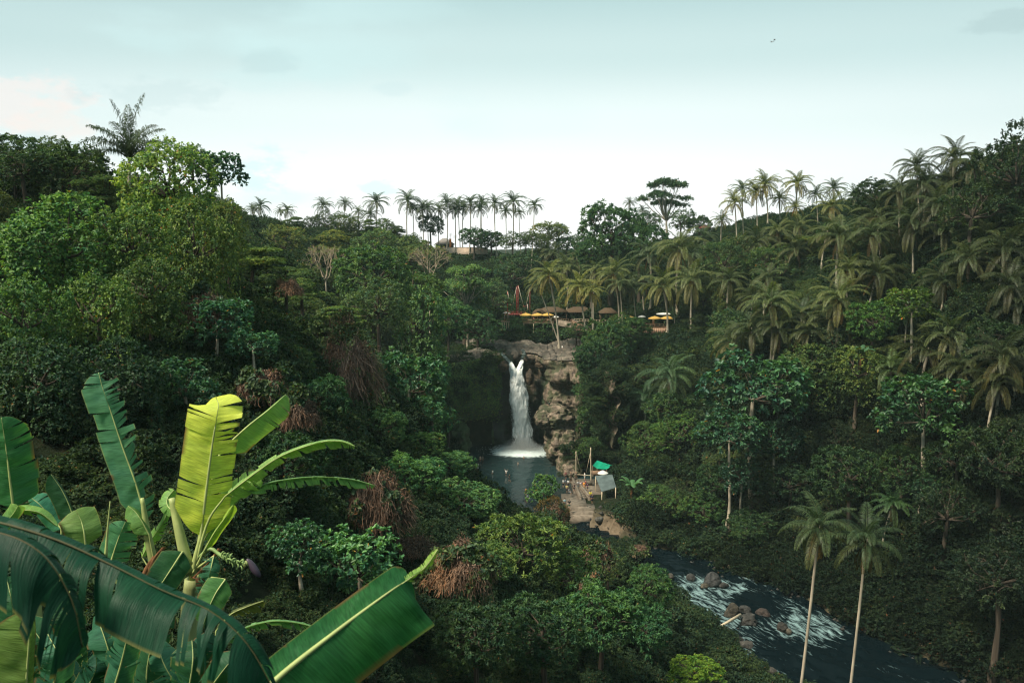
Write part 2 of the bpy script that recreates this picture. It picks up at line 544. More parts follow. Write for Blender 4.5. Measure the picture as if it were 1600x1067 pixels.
# falling water: white streaks, ragged edge
m, nt = new_mat('falling_water')
L = nt.links.new
g = nn(nt, 'ShaderNodeNewGeometry')
at_ = nn(nt, 'ShaderNodeAttribute', attribute_name='tint')
sp = nn(nt, 'ShaderNodeSeparateColor')
L(at_.outputs['Color'], sp.inputs[0])
mp = nn(nt, 'ShaderNodeMapping')
mp.inputs['Scale'].default_value = (2.2, 2.2, 0.5)
L(g.outputs['Position'], mp.inputs[0])
n1 = nn(nt, 'ShaderNodeTexNoise')
n1.inputs['Scale'].default_value = 1.5
n1.inputs['Detail'].default_value = 8
n1.inputs['Roughness'].default_value = 0.7
L(mp.outputs[0], n1.inputs['Vector'])
c = ramp(nt, n1.outputs[0], [(0.3, (0.55, 0.62, 0.6)), (0.55, (0.95, 0.97, 0.96))])
d = nn(nt, 'ShaderNodeBsdfDiffuse')
L(c, d.inputs[0])
t = nn(nt, 'ShaderNodeBsdfTranslucent')
L(c, t.inputs[0])
ms = nn(nt, 'ShaderNodeMixShader')
ms.inputs[0].default_value = 0.25
L(d.outputs[0], ms.inputs[1])
L(t.outputs[0], ms.inputs[2])
tr = nn(nt, 'ShaderNodeBsdfTransparent')
al = ramp(nt, mathn(nt, 'ADD', mathn(nt, 'MULTIPLY', sp.outputs[0], 1.15), mathn(nt, 'MULTIPLY', n1.outputs[0], 0.55)), [(0.42, 0.0), (0.75, 1.0)])
m2 = nn(nt, 'ShaderNodeMixShader')
L(al, m2.inputs[0])
L(tr.outputs[0], m2.inputs[1])
L(ms.outputs[0], m2.inputs[2])
finish(nt, m2.outputs[0])
M['fall'] = m

def volume_mat(name, dens, col=(0.85, 0.93, 0.95), aniso=0.0):
    m, nt = new_mat(name)
    o = nn(nt, 'ShaderNodeOutputMaterial')
    v = nn(nt, 'ShaderNodeVolumePrincipled')
    v.inputs['Density'].default_value = dens
    v.inputs['Color'].default_value = (*col, 1)
    v.inputs['Anisotropy'].default_value = aniso
    nt.links.new(v.outputs[0], o.inputs['Volume'])
    return m
# ------------------------------------------------------------------ terrain
# control points of the forest floor: (px, py, distance, height of the growth above it)
CTRL = [
 (0,230,78,9),(130,245,82,9),(250,262,80,8),(340,275,80,8),(60,350,62,7),(200,350,64,7),(330,400,68,6),(100,500,50,5),(300,520,56,5),
 (420,480,78,6),(0,650,38,4),(250,650,42,4),(400,650,50,4),(0,900,24,4),(250,950,22,4),(450,900,34,4),(500,620,68,5),(590,700,72,5),
 (560,520,98,7),(410,345,150,8),(460,370,180,8),(460,345,250,8),(600,335,300,8),(590,400,200,9),(600,480,160,8),(680,480,195,7),(690,560,190,5),
 (650,640,112,6),(700,765,125,5),(600,850,56,4),(720,900,50,4),(700,1000,42,4),(850,870,62,5),(850,1000,50,5),(980,950,67,5),(1000,1050,60,5),
 (850,800,90,5),(720,790,140,3),(640,720,118,4),
 (750,515,240,5),(700,420,262,8),(780,430,285,8),(850,385,318,6),(700,395,325,3),(950,390,300,8),(560,350,310,8),(900,470,270,5),(850,478,262,4),
 (1040,520,232,4),(1000,470,255,6),(1040,380,280,8),(960,560,222,5),
 (1100,600,190,6),(1000,700,190,4),(1060,780,168,3),(1180,800,152,2),(1200,520,172,3),(1290,510,166,4),(1200,430,205,7),(1190,352,240,3),(1300,330,235,8),
 (1300,620,158,5),(1440,800,128,3),(1400,520,158,5),(1480,570,142,3),(1350,430,175,7),(1400,350,178,8),(1450,290,175,9),(1580,280,150,9),(1590,400,142,7),
 (1580,600,125,6),(1590,800,112,5),(1350,800,138,3),(1200,840,147,1.5),(1100,840,156,1.5),(1040,820,160,1.5),(1590,1000,104,3),
 (1130,340,290,6),(960,380,330,8)]
PLAN = [(0,0,48.2),(0,8,44.5),(-4,13,41.3),(-12,14,41.5),(-10,5,46.5),(6,6,45),(12,14,36),(0,22,33),(-12,22,36),(10,30,25),(-60,20,56),(-35,30,50),(-30,0,52),(30,10,34),(60,20,30),
 (24,50,8),(24,68,4),(33,70,4),(44,60,5),(60,40,10),(95,40,30),(0,-40,52),(-80,-30,60),(80,-30,42),(110,70,55),(100,100,62),(130,160,80),(150,230,75),(120,300,62),
 (-70,70,64),(-90,130,60),(-80,190,54),(-60,140,50),(-42,110,49),(-34,140,44),(-60,240,54),(-100,300,50),(160,20,70),
 (-36,185,36),(-30,165,30),(-30,205,30),(-26,222,27),(-12,238,27),(0,252,26.5),(14,250,26.5),(26,235,27),(32,215,25),(26,200,14),(24,188,8),(24,175,3.5),(22,160,1.5),
 (0,130,4.5),(-10,145,4),(4,110,12.5),(14,100,14.5),(9,118,10.5),(0,95,17),(18,80,6.5),(22,95,1.5),(20,88,3),(26,80,2),(18,104,4.5),(14,120,5),(-8,160,2.5),(-14,170,2)]
pts = []
for (px, py, Y, h) in CTRL:
    p = at(px, py, Y)
    pts.append((p.x, p.y, p.z - h * (1.25 if (py > 700 and px > 550 and Y < 145) else .68 if (px < 480 and py > 330) else 1.0 if px < 400 else .8)))
for p in PLAN:
    pts.append(p)
for x in range(-600, 601, 150):
    pts.append((x, 420, 45)); pts.append((x, 900, 44)); pts.append((x, -200, 50))
for y in (0, 150, 300):
    pts += [(-400, y, 62), (400, y, 66), (-200, y, 66), (220, y, 74)]
pts = np.array(pts, float)
def rbf_fit(P, z):
    d = np.linalg.norm(P[:, None] - P[None], axis=2)
    n = len(P)
    A = np.zeros((n + 3, n + 3))
    A[:n, :n] = d
    A[np.arange(n), np.arange(n)] -= 0.8
    A[:n, n] = 1; A[n, :n] = 1
    A[:n, n + 1:] = P; A[n + 1:, :n] = P.T
    return np.linalg.solve(A, np.concatenate([z, np.zeros(3)]))
W_ = rbf_fit(pts[:, :2], pts[:, 2])
def rbf_eval(X, Y):
    q = np.stack([X.ravel(), Y.ravel()], 1)
    outv = np.empty(len(q))
    for i in range(0, len(q), 20000):
        d = np.linalg.norm(q[i:i + 20000, None] - pts[None, :, :2], axis=2)
        outv[i:i + 20000] = d @ W_[:-3] + W_[-3] + q[i:i + 20000] @ W_[-2:]
    return outv.reshape(X.shape)
# river centre line (x, y, half width, level)
RIV = np.array([(-1,205,13,0.0),(-1,190,12,0.0),(0,177,9,0.0),(4,166,7,-0.2),(10,155,4.5,-0.6),(17,147,4.5,-1.2),(25,140,5.5,-1.6),(32.2,129,8.5,-2.2),(37.5,116,10,-2.8),(43.5,104,11.5,-3.4),(56,89,11,-4.0),(78,72,11,-5.0),(110,50,11,-6.5),(150,20,11,-8)], float)
def river_dist(X, Y):
    best = np.full(X.shape, 1e9); lev = np.zeros(X.shape); hw = np.ones(X.shape) * 8
    for a, b in zip(RIV[:-1], RIV[1:]):
        ab = b[:2] - a[:2]
        t = np.clip(((X - a[0]) * ab[0] + (Y - a[1]) * ab[1]) / (ab @ ab), 0, 1)
        d = np.hypot(X - a[0] - t * ab[0], Y - a[1] - t * ab[1])
        w = a[2] + (b[2] - a[2]) * t
        dd = d - w
        k = dd < best
        best = np.where(k, dd, best)
        lev = np.where(k, a[3] + (b[3] - a[3]) * t, lev)
        hw = np.where(k, w, hw)
    return best, lev, hw
# foot of the cliff round the plunge pool, in plan
CLIFF = [(-17,158),(-20.5,172),(-21,188),(-17,203),(-10,213),(-3.5,219),(1.0,222.5),(5.2,222.5),(7.4,219),(8.6,211.5),(11,209),(15,208.5),(18.5,204),(20,196),(22.5,188)]
def in_poly(X, Y, poly):
    r = np.zeros(X.shape, bool)
    n = len(poly)
    for i in range(n):
        (x1, y1), (x2, y2) = poly[i], poly[(i + 1) % n]
        c = ((y1 > Y) != (y2 > Y)) & (X < (x2 - x1) * (Y - y1) / (y2 - y1 + 1e-12) + x1)
        r ^= c
    return r
_po = [(-19,158),(-23,172),(-23.5,188),(-19.5,205),(-12,216),(-5,222),(0.5,225.5),(6,225.5),(10,221),(11,214.5),(13,212),(16,211.5),(21,206),(23,197),(25,188),(14,170),(0,165)]
def height(X, Y):
    z = rbf_eval(X, Y)
    P3 = np.stack([X, Y, np.zeros_like(X)], -1)
    z = z + fbm(P3, 16.0, 4, 3) * 1.3
    d, lev, hw = river_dist(X, Y)
    z = np.minimum(z, lev - 1.6 + np.maximum(0, d + 1.0) * 1.25)
    z = np.where(d < 0, np.maximum(np.minimum(z, lev - 1.2), lev - 2.0), z)
    z = np.where((d >= 1.5), np.maximum(z, lev + 0.35), z)
    # landing shelf on the right shore
    ld = np.maximum(np.abs(X - 16) - 7, np.abs(Y - 169) - 18)
    z = np.where(ld < 6, z * smooth01(ld / 6) + (1.3 + (X - 9) * 0.05) * (1 - smooth01(ld / 6)), z)
    z = np.where((d < 0.5), np.minimum(z, lev - 0.8), z)
    # plateau that carries the upper stream
    pd = np.maximum(np.abs(X - 4) - 20, np.abs(Y - 236) - 15)
    z = np.where(pd < 5, z * smooth01(pd / 5) + 20.6 * (1 - smooth01(pd / 5)), z)
    inside = in_poly(X, Y, _po)
    z = np.where(inside, np.minimum(z, -1.5), z)
    return z
# two grids joined: fine where the camera looks, coarse beyond
GX = np.concatenate([np.arange(-600, -100, 25), np.arange(-100, 130, 1.6), np.arange(130, 601, 25)])
GY = np.concatenate([np.arange(-200, -20, 20), np.arange(-20, 345, 1.6), np.arange(345, 901, 25)])
XX, YY = np.meshgrid(GX, GY)
ZZ = height(XX, YY)
def gz(x, y):
    x = np.asarray(x, float); y = np.asarray(y, float)
    i = np.clip(np.searchsorted(GX, x) - 1, 0, len(GX) - 2)
    j = np.clip(np.searchsorted(GY, y) - 1, 0, len(GY) - 2)
    fx = (x - GX[i]) / (GX[i + 1] - GX[i]); fy = (y - GY[j]) / (GY[j + 1] - GY[j])
    r = (ZZ[j, i] * (1 - fx) + ZZ[j, i + 1] * fx) * (1 - fy) + (ZZ[j + 1, i] * (1 - fx) + ZZ[j + 1, i + 1] * fx) * fy
    return float(r) if r.ndim == 0 else r
# bare trodden dirt round the landing
_u, _v, _q = proj(XX, YY, ZZ)
_w = np.clip(1.4 - np.maximum(np.abs(_u - 938) / 40, np.abs(_v - 824) / 20), 0, 1) * ((YY > 145) & (YY < 175))
_b = np.clip(1.2 - np.abs(river_dist(XX, YY)[0] - 1.0) / 1.8, 0, 1) * .35 * ((YY < 160) & (YY > 80))
gc = np.zeros(XX.shape + (4,)); gc[..., 0] = np.maximum(smooth01(_w * 1.6), _b); gc[..., 3] = 1
mb = MB()
mb.grid(np.stack([XX, YY, ZZ], -1), col=gc)
o = obj('ground', mb.mesh('ground', M['ground'], True))
tag(o, 'dark forest floor of the steep river gorge', None, None, 'structure')

# ------------------------------------------------------------------ water
def river_sheet(name, seg0, seg1, mat, label, foamf, na=160, nb=60, wav=0.1):
    S = np.linspace(seg0, seg1, na)
    ii = np.clip(S.astype(int), 0, len(RIV) - 2)
    t = (S - ii)[:, None]
    c = RIV[ii] * (1 - t) + RIV[ii + 1] * t
    k = np.array([0.2, 0.6, 0.2])
    for _ in range(6):
        c[1:-1] = c[:-2] * .25 + c[1:-1] * .5 + c[2:] * .25
    tg = unit(np.gradient(c[:, :2], axis=0))
    nr = np.stack([-tg[:, 1], tg[:, 0]], 1)
    u = np.linspace(-1, 1, nb)
    P = np.zeros((na, nb, 3))
    w = c[:, 2] + 3.5
    P[..., 0] = c[:, None, 0] + nr[:, None, 0] * u[None] * w[:, None]
    P[..., 1] = c[:, None, 1] + nr[:, None, 1] * u[None] * w[:, None]
    P[..., 2] = c[:, None, 3] + fbm(P * [1, 1, 0], 2.2, 3, 5) * wav
    fo = foamf(P)
    colr = np.zeros((na, nb, 4)); colr[..., 0] = fo; colr[..., 3] = 1
    mb = MB()
    mb.grid(P, col=colr)
    o = obj(name, mb.mesh(name, mat, True))
    return tag(o, label, None, None, 'structure')
FOOT = at(816, 694, 214)
# plunge pool: a disc-like sheet that reaches under the banks
na, nb = 150, 150
xs, ys = np.meshgrid(np.linspace(-26, 26, na), np.linspace(160, 227, nb))
P = np.stack([xs, ys, np.zeros_like(xs)], -1)
dd = np.hypot((xs - FOOT.x) / 1.35, (ys - FOOT.y + 2.0) / 1.1)
zz = fbm(P, 1.4, 3, 9) * 0.05 + np.exp(-(dd / 3.5) ** 2) * 0.5
fo = np.clip(0.62 * np.exp(-(dd / 5.6) ** 4) + 0.4 * np.exp(-(dd / 11) ** 2) + 0.10 * fbm(P * [1, 2.2, 1], 5, 3, 2), 0, 1)
# gravel shallows break the surface towards the outlet
fo = np.clip(fo + 0.16 * np.exp(-((ys - 186) / 4) ** 2) * np.exp(-((xs + 2) / 9) ** 2), 0, 1)
P[..., 2] = zz
colr = np.zeros((nb, na, 4)); colr[..., 0] = fo; colr[..., 3] = 1
mb = MB(); mb.grid(P, col=colr)
tag(obj('pool_water', mb.mesh('pool_water', M['pool'], True)), 'dark green plunge pool below the waterfall', None, None, 'structure')
def rfoam(P):
    n = fbm(P * [1, 1, 0], 7.0, 3, 21)
    u, v = P[..., 0], P[..., 1]
    f = 0.26 + 0.18 * n
    for (px, py, r, a) in ((1110, 930, 7, .28), (1160, 925, 5, .3), (1085, 945, 6, .3), (1090, 920, 4, .25), (1250, 975, 6, .26), (1190, 1010, 8, .24), (1300, 1010, 8, .18), (1390, 1050, 8, .12), (1150, 1010, 5, .2), (1100, 960, 5, .25)):
        q = on_z(px, py, -2.4)
        f = f + .55 * a * np.exp(-((u - q.x) ** 2 + (v - q.y) ** 2) / r ** 2)
    return np.clip(f, 0, 0.56)
river_sheet('river_water', 3.0, 12.9, M['river'], 'dark river with white rapids running to the lower right', rfoam, 300, 70, 0.28)

# ------------------------------------------------------------------ cliff
S = []
cl = [Vector((x, y, 0)) for x, y in CLIFF]
for i in range(len(cl) - 1):
    a, b = cl[i], cl[i + 1]
    n = max(4, int((b - a).length / 0.32))
    S += [a.lerp(b, k / n) for k in range(n)]
S = np.array([(p.x, p.y) for p in S])
for _ in range(4):
    S[1:-1] = S[:-2] * .25 + S[1:-1] * .5 + S[2:] * .25
tg = unit(np.gradient(S, axis=0))
nr = np.stack([tg[:, 1], -tg[:, 0]], 1)          # towards the pool
TOP = 22.6
zs = np.arange(-1.6, TOP, 0.28)
ns = len(S)
xs = S[:, 0]
wl = smooth01((-1.5 - xs) / 5)                    # left, overhanging mossy part
wr = smooth01((xs - 7.6) / 1.5)                   # right, upright buttress
Pg = np.zeros((len(zs), ns, 3))
for j, z in enumerate(zs):
    cave = -5.5 * smooth01((8.5 - z) / 3.0) * wl + 2.0 * smooth01((z - 8) / 4) * wl
    buttress = wr * (0.9 * smooth01((z - 17.0) / 0.6) - 1.4 * smooth01((6.5 - z) / 4) + 0.5 * np.sin(z * 1.1))
    mid = (1 - wl) * (1 - wr) * (1.6 * smooth01((z - 19.5) / 2.0) - 0.5)
    off = cave + buttress + mid
    base = np.stack([S[:, 0] + nr[:, 0] * off, S[:, 1] + nr[:, 1] * off, np.full(ns, z)], 1)
    Pg[j] = base
strat = fbm(Pg * [0.35, 0.35, 2.2], 3.0, 4, 31)
n_big = fbm(Pg, 4.5, 4, 32)
cr = np.abs(fbm(Pg * [1, 1, 0.25], 2.6, 3, 33))
disp = 0.55 * n_big + 0.35 * strat - 0.7 * np.exp(-(cr / 0.07) ** 2) * (wr + 0.4)
Pg[..., 0] += nr[None, :, 0] * disp
Pg[..., 1] += nr[None, :, 1] * disp
topz = TOP + 0.2
# notch of the two streams
lipx = np.array([-0.15, 2.2])
rows = [Pg]
tops = []
for t in np.concatenate([[0.4, 1.0, 1.8], np.arange(2.6, 36, 0.6)]):
    row = Pg[-1].copy()
    row[:, 1] += t
    row[:, 0] += (4 - row[:, 0]) * 0.0
    row[:, 2] = topz
    tops.append(row)
T = np.array(tops)
led = fbm(T * [0.5, 1.0, 1], 4.5, 5, 41) * 1.0 + 0.7 * np.round(fbm(T, 4, 3, 43) * 3) / 3 - .5 * np.exp(-(fbm(T * [1, .6, 1], 3.0, 3, 44) / .06) ** 2)
T[..., 2] += led * smooth01((T[..., 1] - Pg[-1, None, :, 1]) / 2) + 0.02 * (T[..., 1] - 218)
for (cx, w, dp) in ((-0.3, 0.8, 1.3), (2.0, 0.75, 0.6)):
    g_ = np.exp(-((T[..., 0] - cx) / w) ** 2)
    T[..., 2] -= g_ * dp * np.exp(-((T[..., 1] - 221) / 6) ** 2)
keep_s = np.where(S[:, 1] > 200)[0]
mb = MB(); mb.grid(Pg[:, : ns], flip=True)
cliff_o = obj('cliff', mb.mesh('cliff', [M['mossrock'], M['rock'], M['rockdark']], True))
tag(cliff_o, 'rock cliff that rings the plunge pool and carries the waterfall', None, None, 'structure')
me = cliff_o.data
npoly = (len(zs) - 1) * (ns - 1)
mi = np.zeros(npoly, np.int32)
fx = np.tile(S[:-1, 0], len(zs) - 1); fz = np.repeat(zs[:-1], ns - 1)
fy = np.tile(S[:-1, 1], len(zs) - 1)
wob = fbm(np.stack([fx, fy, fz], 1), 3, 3, 50)
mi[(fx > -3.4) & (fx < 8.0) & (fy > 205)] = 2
mi[(fx > 7.6 + wob * 0.3)] = 1
mi[(fx > 3.2) & (fx < 7.9) & (fz > 16.0 + wob * 1.5)] = 1
mi[(fx > 3.6 + wob * .4) & (fx < 5.2 + wob * .5) & (fz > 10)] = 1
me.polygons.foreach_set('material_index', mi)
mb = MB(); mb.grid(T[:, keep_s], flip=True)
tag(obj('rock_shelf', mb.mesh('rock_shelf', M['rockgrey'], True)), 'flat grey rock bed of the stream above the waterfall', None, None, 'structure')

# ------------------------------------------------------------------ waterfall
def fall_sheet(mb, path, seed, nu=26, bulge=0.5):
    """path: (px, py, Y, half width px) down the fall."""
    pts_ = [(*at(a, b, c), w * 1.08 * c / F) for a, b, c, w in path]
    pts_ = np.array(pts_)
    n = 90
    s = np.linspace(0, len(pts_) - 1, n)
    i = np.clip(s.astype(int), 0, len(pts_) - 2); t = (s - i)[:, None]
    t = t * t * (3 - 2 * t) * 0.4 + t * 0.6
    c = pts_[i] * (1 - t) + pts_[i + 1] * t
    for _ in range(3):
        c[1:-1] = c[:-2] * .25 + c[1:-1] * .5 + c[2:] * .25
    u = np.linspace(-1, 1, nu)
    P = np.zeros((n, nu, 3))
    e = 1 + 0.16 * vnoise(np.stack([c[:, 2] * 0.9, np.full(n, seed), np.zeros(n)], 1), seed)
    P[..., 0] = c[:, None, 0] + u * (c[:, 3] * e)[:, None]
    P[..., 1] = c[:, None, 1] - bulge * (1 - u ** 2) * np.linspace(0.3, 1, n)[:, None]
    P[..., 2] = c[:, None, 2]
    P[..., 1] += fbm(P * [1.6, 1, 0.5], 0.9, 4, seed) * 0.28
    P[..., 0] += fbm(P * [1, 1, 0.7], 1.1, 3, seed + 5) * 0.14
    colr = np.zeros((n, nu, 4)); colr[..., 3] = 1
    colr[..., 0] = np.clip(1.25 * (1 - np.abs(u) ** 3)[None], 0, 1) * (0.95 + 0 * c[:, 3:4])
    mb.grid(P, col=colr)
wf = empty('waterfall', (FOOT.x, FOOT.y, 0))
mb = MB()
main = [(806, 577, 219, 8), (808, 595, 218.3, 12), (809, 610, 218, 13.5), (811, 630, 217.5, 14), (814, 650, 217, 14), (816, 670, 216.5, 14.5), (817, 685, 216, 15), (818, 699, 215.5, 17)]
for sd_ in range(3):
    fall_sheet(mb, [(a + R.uniform(-1, 1), b, c - 0.35 * sd_, w * (1.0 - 0.12 * sd_)) for a, b, c, w in main], 60 + sd_)
for (m_, sd_) in (([(797, 564, 221, 2.2), (799, 571, 219.9, 4.8), (802, 580, 219, 6), (805, 592, 218.3, 7.5), (806, 610, 217.6, 9), (808, 640, 217, 9)], 70),
                  ([(816, 558, 223, 1.2), (815, 566, 221, 3.2), (812, 576, 219.6, 4.5), (810, 588, 218.4, 6.5), (811, 610, 217.6, 8), (814, 640, 217, 9)], 74)):
    fall_sheet(mb, m_, sd_); fall_sheet(mb, [(a, b, c - .3, w * .8) for a, b, c, w in m_], sd_ + 1)
mb_v = mb.mesh('falling_water', M['fall'], True)
o = obj('falling_water', mb_v, wf, loc=(-FOOT.x, -FOOT.y, 0)); o['kind'] = 'stuff'
# spray: thousands of droplets flung from the foot and off the edges
n = 5200
a = rng.uniform(0, 2 * math.pi, n); rr = np.abs(rng.normal(0, 1, n)) ** 0.9
P = np.stack([FOOT.x + np.cos(a) * rr * 3.9, FOOT.y - 1.2 + np.sin(a) * rr * 2.4, np.abs(rng.normal(0, 0.62, n)) * np.exp(-rr * 0.5) * 1.5 + 0.1], 1)
sz = rng.uniform(0.03, 0.10, n)
def flakes(P, s, mat_col=1.0):
    d = unit(rng.normal(size=P.shape)); e = unit(np.cross(d, rng.normal(size=P.shape)))
    f = np.cross(d, e)
    V = np.stack([P + d * s[:, None], P - d * s[:, None] * .5 + e * s[:, None] * .8, P - d * s[:, None] * .5 - e * s[:, None] * .8, P + f * s[:, None]], 1).reshape(-1, 3)
    b = np.arange(len(P))[:, None] * 4
    tri = np.concatenate([b + [0, 1, 2], b + [0, 1, 3], b + [1, 2, 3], b + [2, 0, 3]], 0)
    return V, tri
mb = MB()
V, tri = flakes(P, sz); mb.add(V, tris=tri, col=(1, 1, 1, 1))
n = 2600
zf = rng.uniform(0.5, 19, n); side_ = rng.choice([-1, 1], n)
cxp = np.interp(zf, [0, 19], [818, 808]); hwp = np.interp(zf, [0, 15, 19], [16.5, 12, 6])
xw = (cxp + side_ * (hwp + np.abs(rng.normal(0, 1.4, n)) - 1.5) - 800) / F * 216
V, tri = flakes(np.stack([xw, 216.6 + rng.normal(0, .6, n) + zf * .12, zf], 1), rng.uniform(0.03, 0.085, n)); mb.add(V, tris=tri, col=(1, 1, 1, 1))
o = obj('spray', mb.mesh('spray', M['fall']), wf, loc=(-FOOT.x, -FOOT.y, 0)); o['kind'] = 'stuff'
# mist: nested soft bodies of fine droplets
def blob_mesh(name, mat, c, r, seed, nu=36, nv=20, amp=0.2, sc=1.6):
    th = np.linspace(0, 2 * math.pi, nu, endpoint=False); ph = np.linspace(0.02, math.pi - .02, nv)
    D = np.stack([np.sin(ph)[:, None] * np.cos(th), np.sin(ph)[:, None] * np.sin(th), np.cos(ph)[:, None] * np.ones(nu)], -1)
    k = 1 + amp * fbm(D * 3 + seed, sc, 4, seed)
    P = np.array(c) + D * k[..., None] * np.array(r)
    mb = MB(); mb.grid(P, closed=True, flip=True)
    return mb.mesh(name, mat, True)
for k, (rx_, ry_, rz_, de) in enumerate(((7.5, 4.2, 1.7, .05), (5.2, 3.2, 2.4, .10), (3.4, 2.4, 3.0, .16))):
    o = obj('mist', blob_mesh('mist', volume_mat('mist_%d' % k, de), (0, -1.0, 0.4), (rx_, ry_, rz_), 80 + k), wf)
    o['kind'] = 'stuff'
tag(wf, 'white waterfall plunging in two joined streams from the rock lip into the pool', 'waterfall')

# ------------------------------------------------------------------ rock outcrop below the buttress, boulders
def lump(mb, c, r, seed, amp=.2, sc=1.0, strat=.0, nu=40, nv=26, flat=0):
    th = np.linspace(0, 2 * math.pi, nu, endpoint=False); ph = np.linspace(0.03, math.pi - .03, nv)
    D = np.stack([np.sin(ph)[:, None] * np.cos(th), np.sin(ph)[:, None] * np.sin(th), np.cos(ph)[:, None] * np.ones(nu)], -1)
    rr = np.array(r)
    Q = D * rr
    k = 1 + amp * fbm(Q / sc + seed * 3.1, 2.2, 4, seed) + strat * np.sin(Q[..., 2] * 3.2 + 1.5 * vnoise(Q * .4 + seed, seed))
    if nu > 50:
        k = k + .05 * fbm(Q * [1, 1, 2.5], .9, 4, seed + 4) - .10 * np.exp(-(fbm(Q * [1, 1, .6], 2.4, 3, seed + 9) / .05) ** 2)
    mb.grid(np.array(c) + Q * k[..., None], closed=True, flip=True)
mb = MB()
for i, (px, py, Y, rx, ry, rd) in enumerate([(866, 652, 203, 32, 22, 5), (848, 656, 200.5, 15, 15, 3.5), (876, 690, 201, 26, 34, 5), (890, 700, 199, 24, 34, 5), (882, 722, 196, 13, 26, 3.5), (893, 738, 192, 16, 22, 4), (896, 680, 204, 24, 28, 5)]):
    c = at(px, py, Y)
    lump(mb, c, (rx * Y / F, rd, ry * Y / F), 90 + i, .24, 1.5, .035, 130, 90)
tag(obj('rock_outcrop', mb.mesh('rock_outcrop', M['rock'], True)), 'brown rounded rock outcrop jutting over the pool right of the fall', 'rock')
def boulder(px, py, rx, ry, z, lab, col=(1, 1, 1), seed=0, mat='boulder', grp=None):
    c = on_z(px, py, z); Y = c.y
    k = Y / F
    mb = MB(); lump(mb, (0, 0, 0), (rx * k, (rx + ry) * .5 * k, ry * k * 1.1), seed, .42, .7, 0, 52, 34)
    o = obj('boulder', mb.mesh('boulder', M[mat], True), None, c, (0, 0, R.uniform(0, 3)), 1, col)
    tag(o, lab, 'boulder', grp)
for i, a in enumerate([
 (1112, 909, 15, 12, -1.9, 'grey pointed boulder with white foam on top, upstream of the log', (.8, .85, .95)),
 (1100, 915, 8, 4, -1.9, 'small pale stone left of the grey pointed boulder', (2.0, 1.8, 1.4)),
 (1130, 914, 9, 5, -1.9, 'low dark stone right of the grey pointed boulder', (.6, .6, .6)),
 (1142, 957, 12, 11, -2.3, 'brown round boulder at the upper end of the log', (.85, .75, .55)),
 (1171, 971, 18, 12, -2.4, 'biggest smooth round boulder, just right of the log', (.8, .8, .8)),
 (1163, 953, 12, 6, -2.3, 'flat grey boulder behind the biggest one', (.7, .72, .75)),
 (1192, 959, 12, 8, -2.4, 'dark reddish boulder right behind the biggest one', (.7, .5, .45)),
 (1222, 982, 11, 8, -2.6, 'dark boulder with pale flecks right of the rapids', (.5, .45, .4)),
 (1232, 986, 5, 4, -2.6, 'small pale stone on the right side of the dark flecked boulder', (1.4, 1.3, 1.1)),
 (1080, 903, 7, 5, -1.7, 'small grey stone at the top of the rapids', (1.0, 1.05, 1.1)),
 (1048, 900, 6, 3, -1.6, 'tiny pale stone at the left bank of the river', (1.5, 1.4, 1.2)),
 (1132, 990, 15, 9, -2.7, 'dark rock below the lower end of the log', (.5, .48, .5)),
 (1146, 1000, 14, 10, -2.8, 'dark rock beside the white chute below the log', (.45, .42, .42)),
 (1165, 1010, 12, 7, -2.8, 'pale flat rock below the log', (1.1, 1.05, 1.0)),
 (1205, 1047, 9, 4, -3.1, 'flat pale stone near the bottom edge of the river', (1.2, 1.1, 1.0)),
 (1140, 885, 6, 4, -1.2, 'round tan stone on the far river bank', (1.3, 1.0, .7)),
 (936, 811, 10, 5, .7, 'grey boulder in the grass below the landing steps', (1.3, 1.3, 1.25))]):
    boulder(a[0], a[1], a[2], a[3], a[4], a[5], a[6], 120 + i)
boulder(716, 692, 20, 25, 2.0, 'dark mossy boulder at the left edge of the pool', (.7, .8, .6), 150, 'mossrock')
# stones and pebbles of the far bank
mb = MB(); n = 900
V0 = np.array([(1, 0, 0), (0, 1, 0), (-1, 0, 0), (0, -1, 0), (.2, .1, .8), (0, 0, -.7)])
T0 = [(0, 1, 4), (1, 2, 4), (2, 3, 4), (3, 0, 4), (1, 0, 5), (2, 1, 5), (3, 2, 5), (0, 3, 5)]
for k in range(n):
    t = R.uniform(3.2, 9.5); i = int(t); f = t - i
    c = RIV[i] * (1 - f) + RIV[i + 1] * f; d = RIV[i + 1] - RIV[i]; d = d[:2] / np.hypot(*d[:2])
    sgn = 1 if R.random() < .75 else -1
    off = (c[2] + R.gauss(1.0, 1.6)) * sgn
    x, y = c[0] + d[1] * off, c[1] - d[0] * off
    s_ = abs(R.gauss(.16, .17)) + .07
    z = max(c[3] - .05, float(gz(x, y)) + .1) if abs(off) > c[2] else c[3] + .02
    m_ = np.array(Matrix.Rotation(R.uniform(0, 6.3), 3, 'Z')) * s_
    mb.add(V0 * [1, R.uniform(.6, 1), R.uniform(.5, .9)] @ m_.T + [x, y, z], tris=T0, col=(1, 1, 1, 1))
tag(obj('river_stones', mb.mesh('river_stones', M['boulder'])), 'small stones scattered along the river banks', None, None, 'stuff')
a, b = on_z(1102, 993, -1.9), on_z(1157, 960, -1.2)
mb = MB(); mb.tube([a, a.lerp(b, .5) + Vector((0, 0, .05)), b], [.17, .2, .22], 8)
tag(obj('fallen_log', mb.mesh('fallen_log', M['palewood'], True)), 'pale bare log lying across the boulders in the river', 'log')

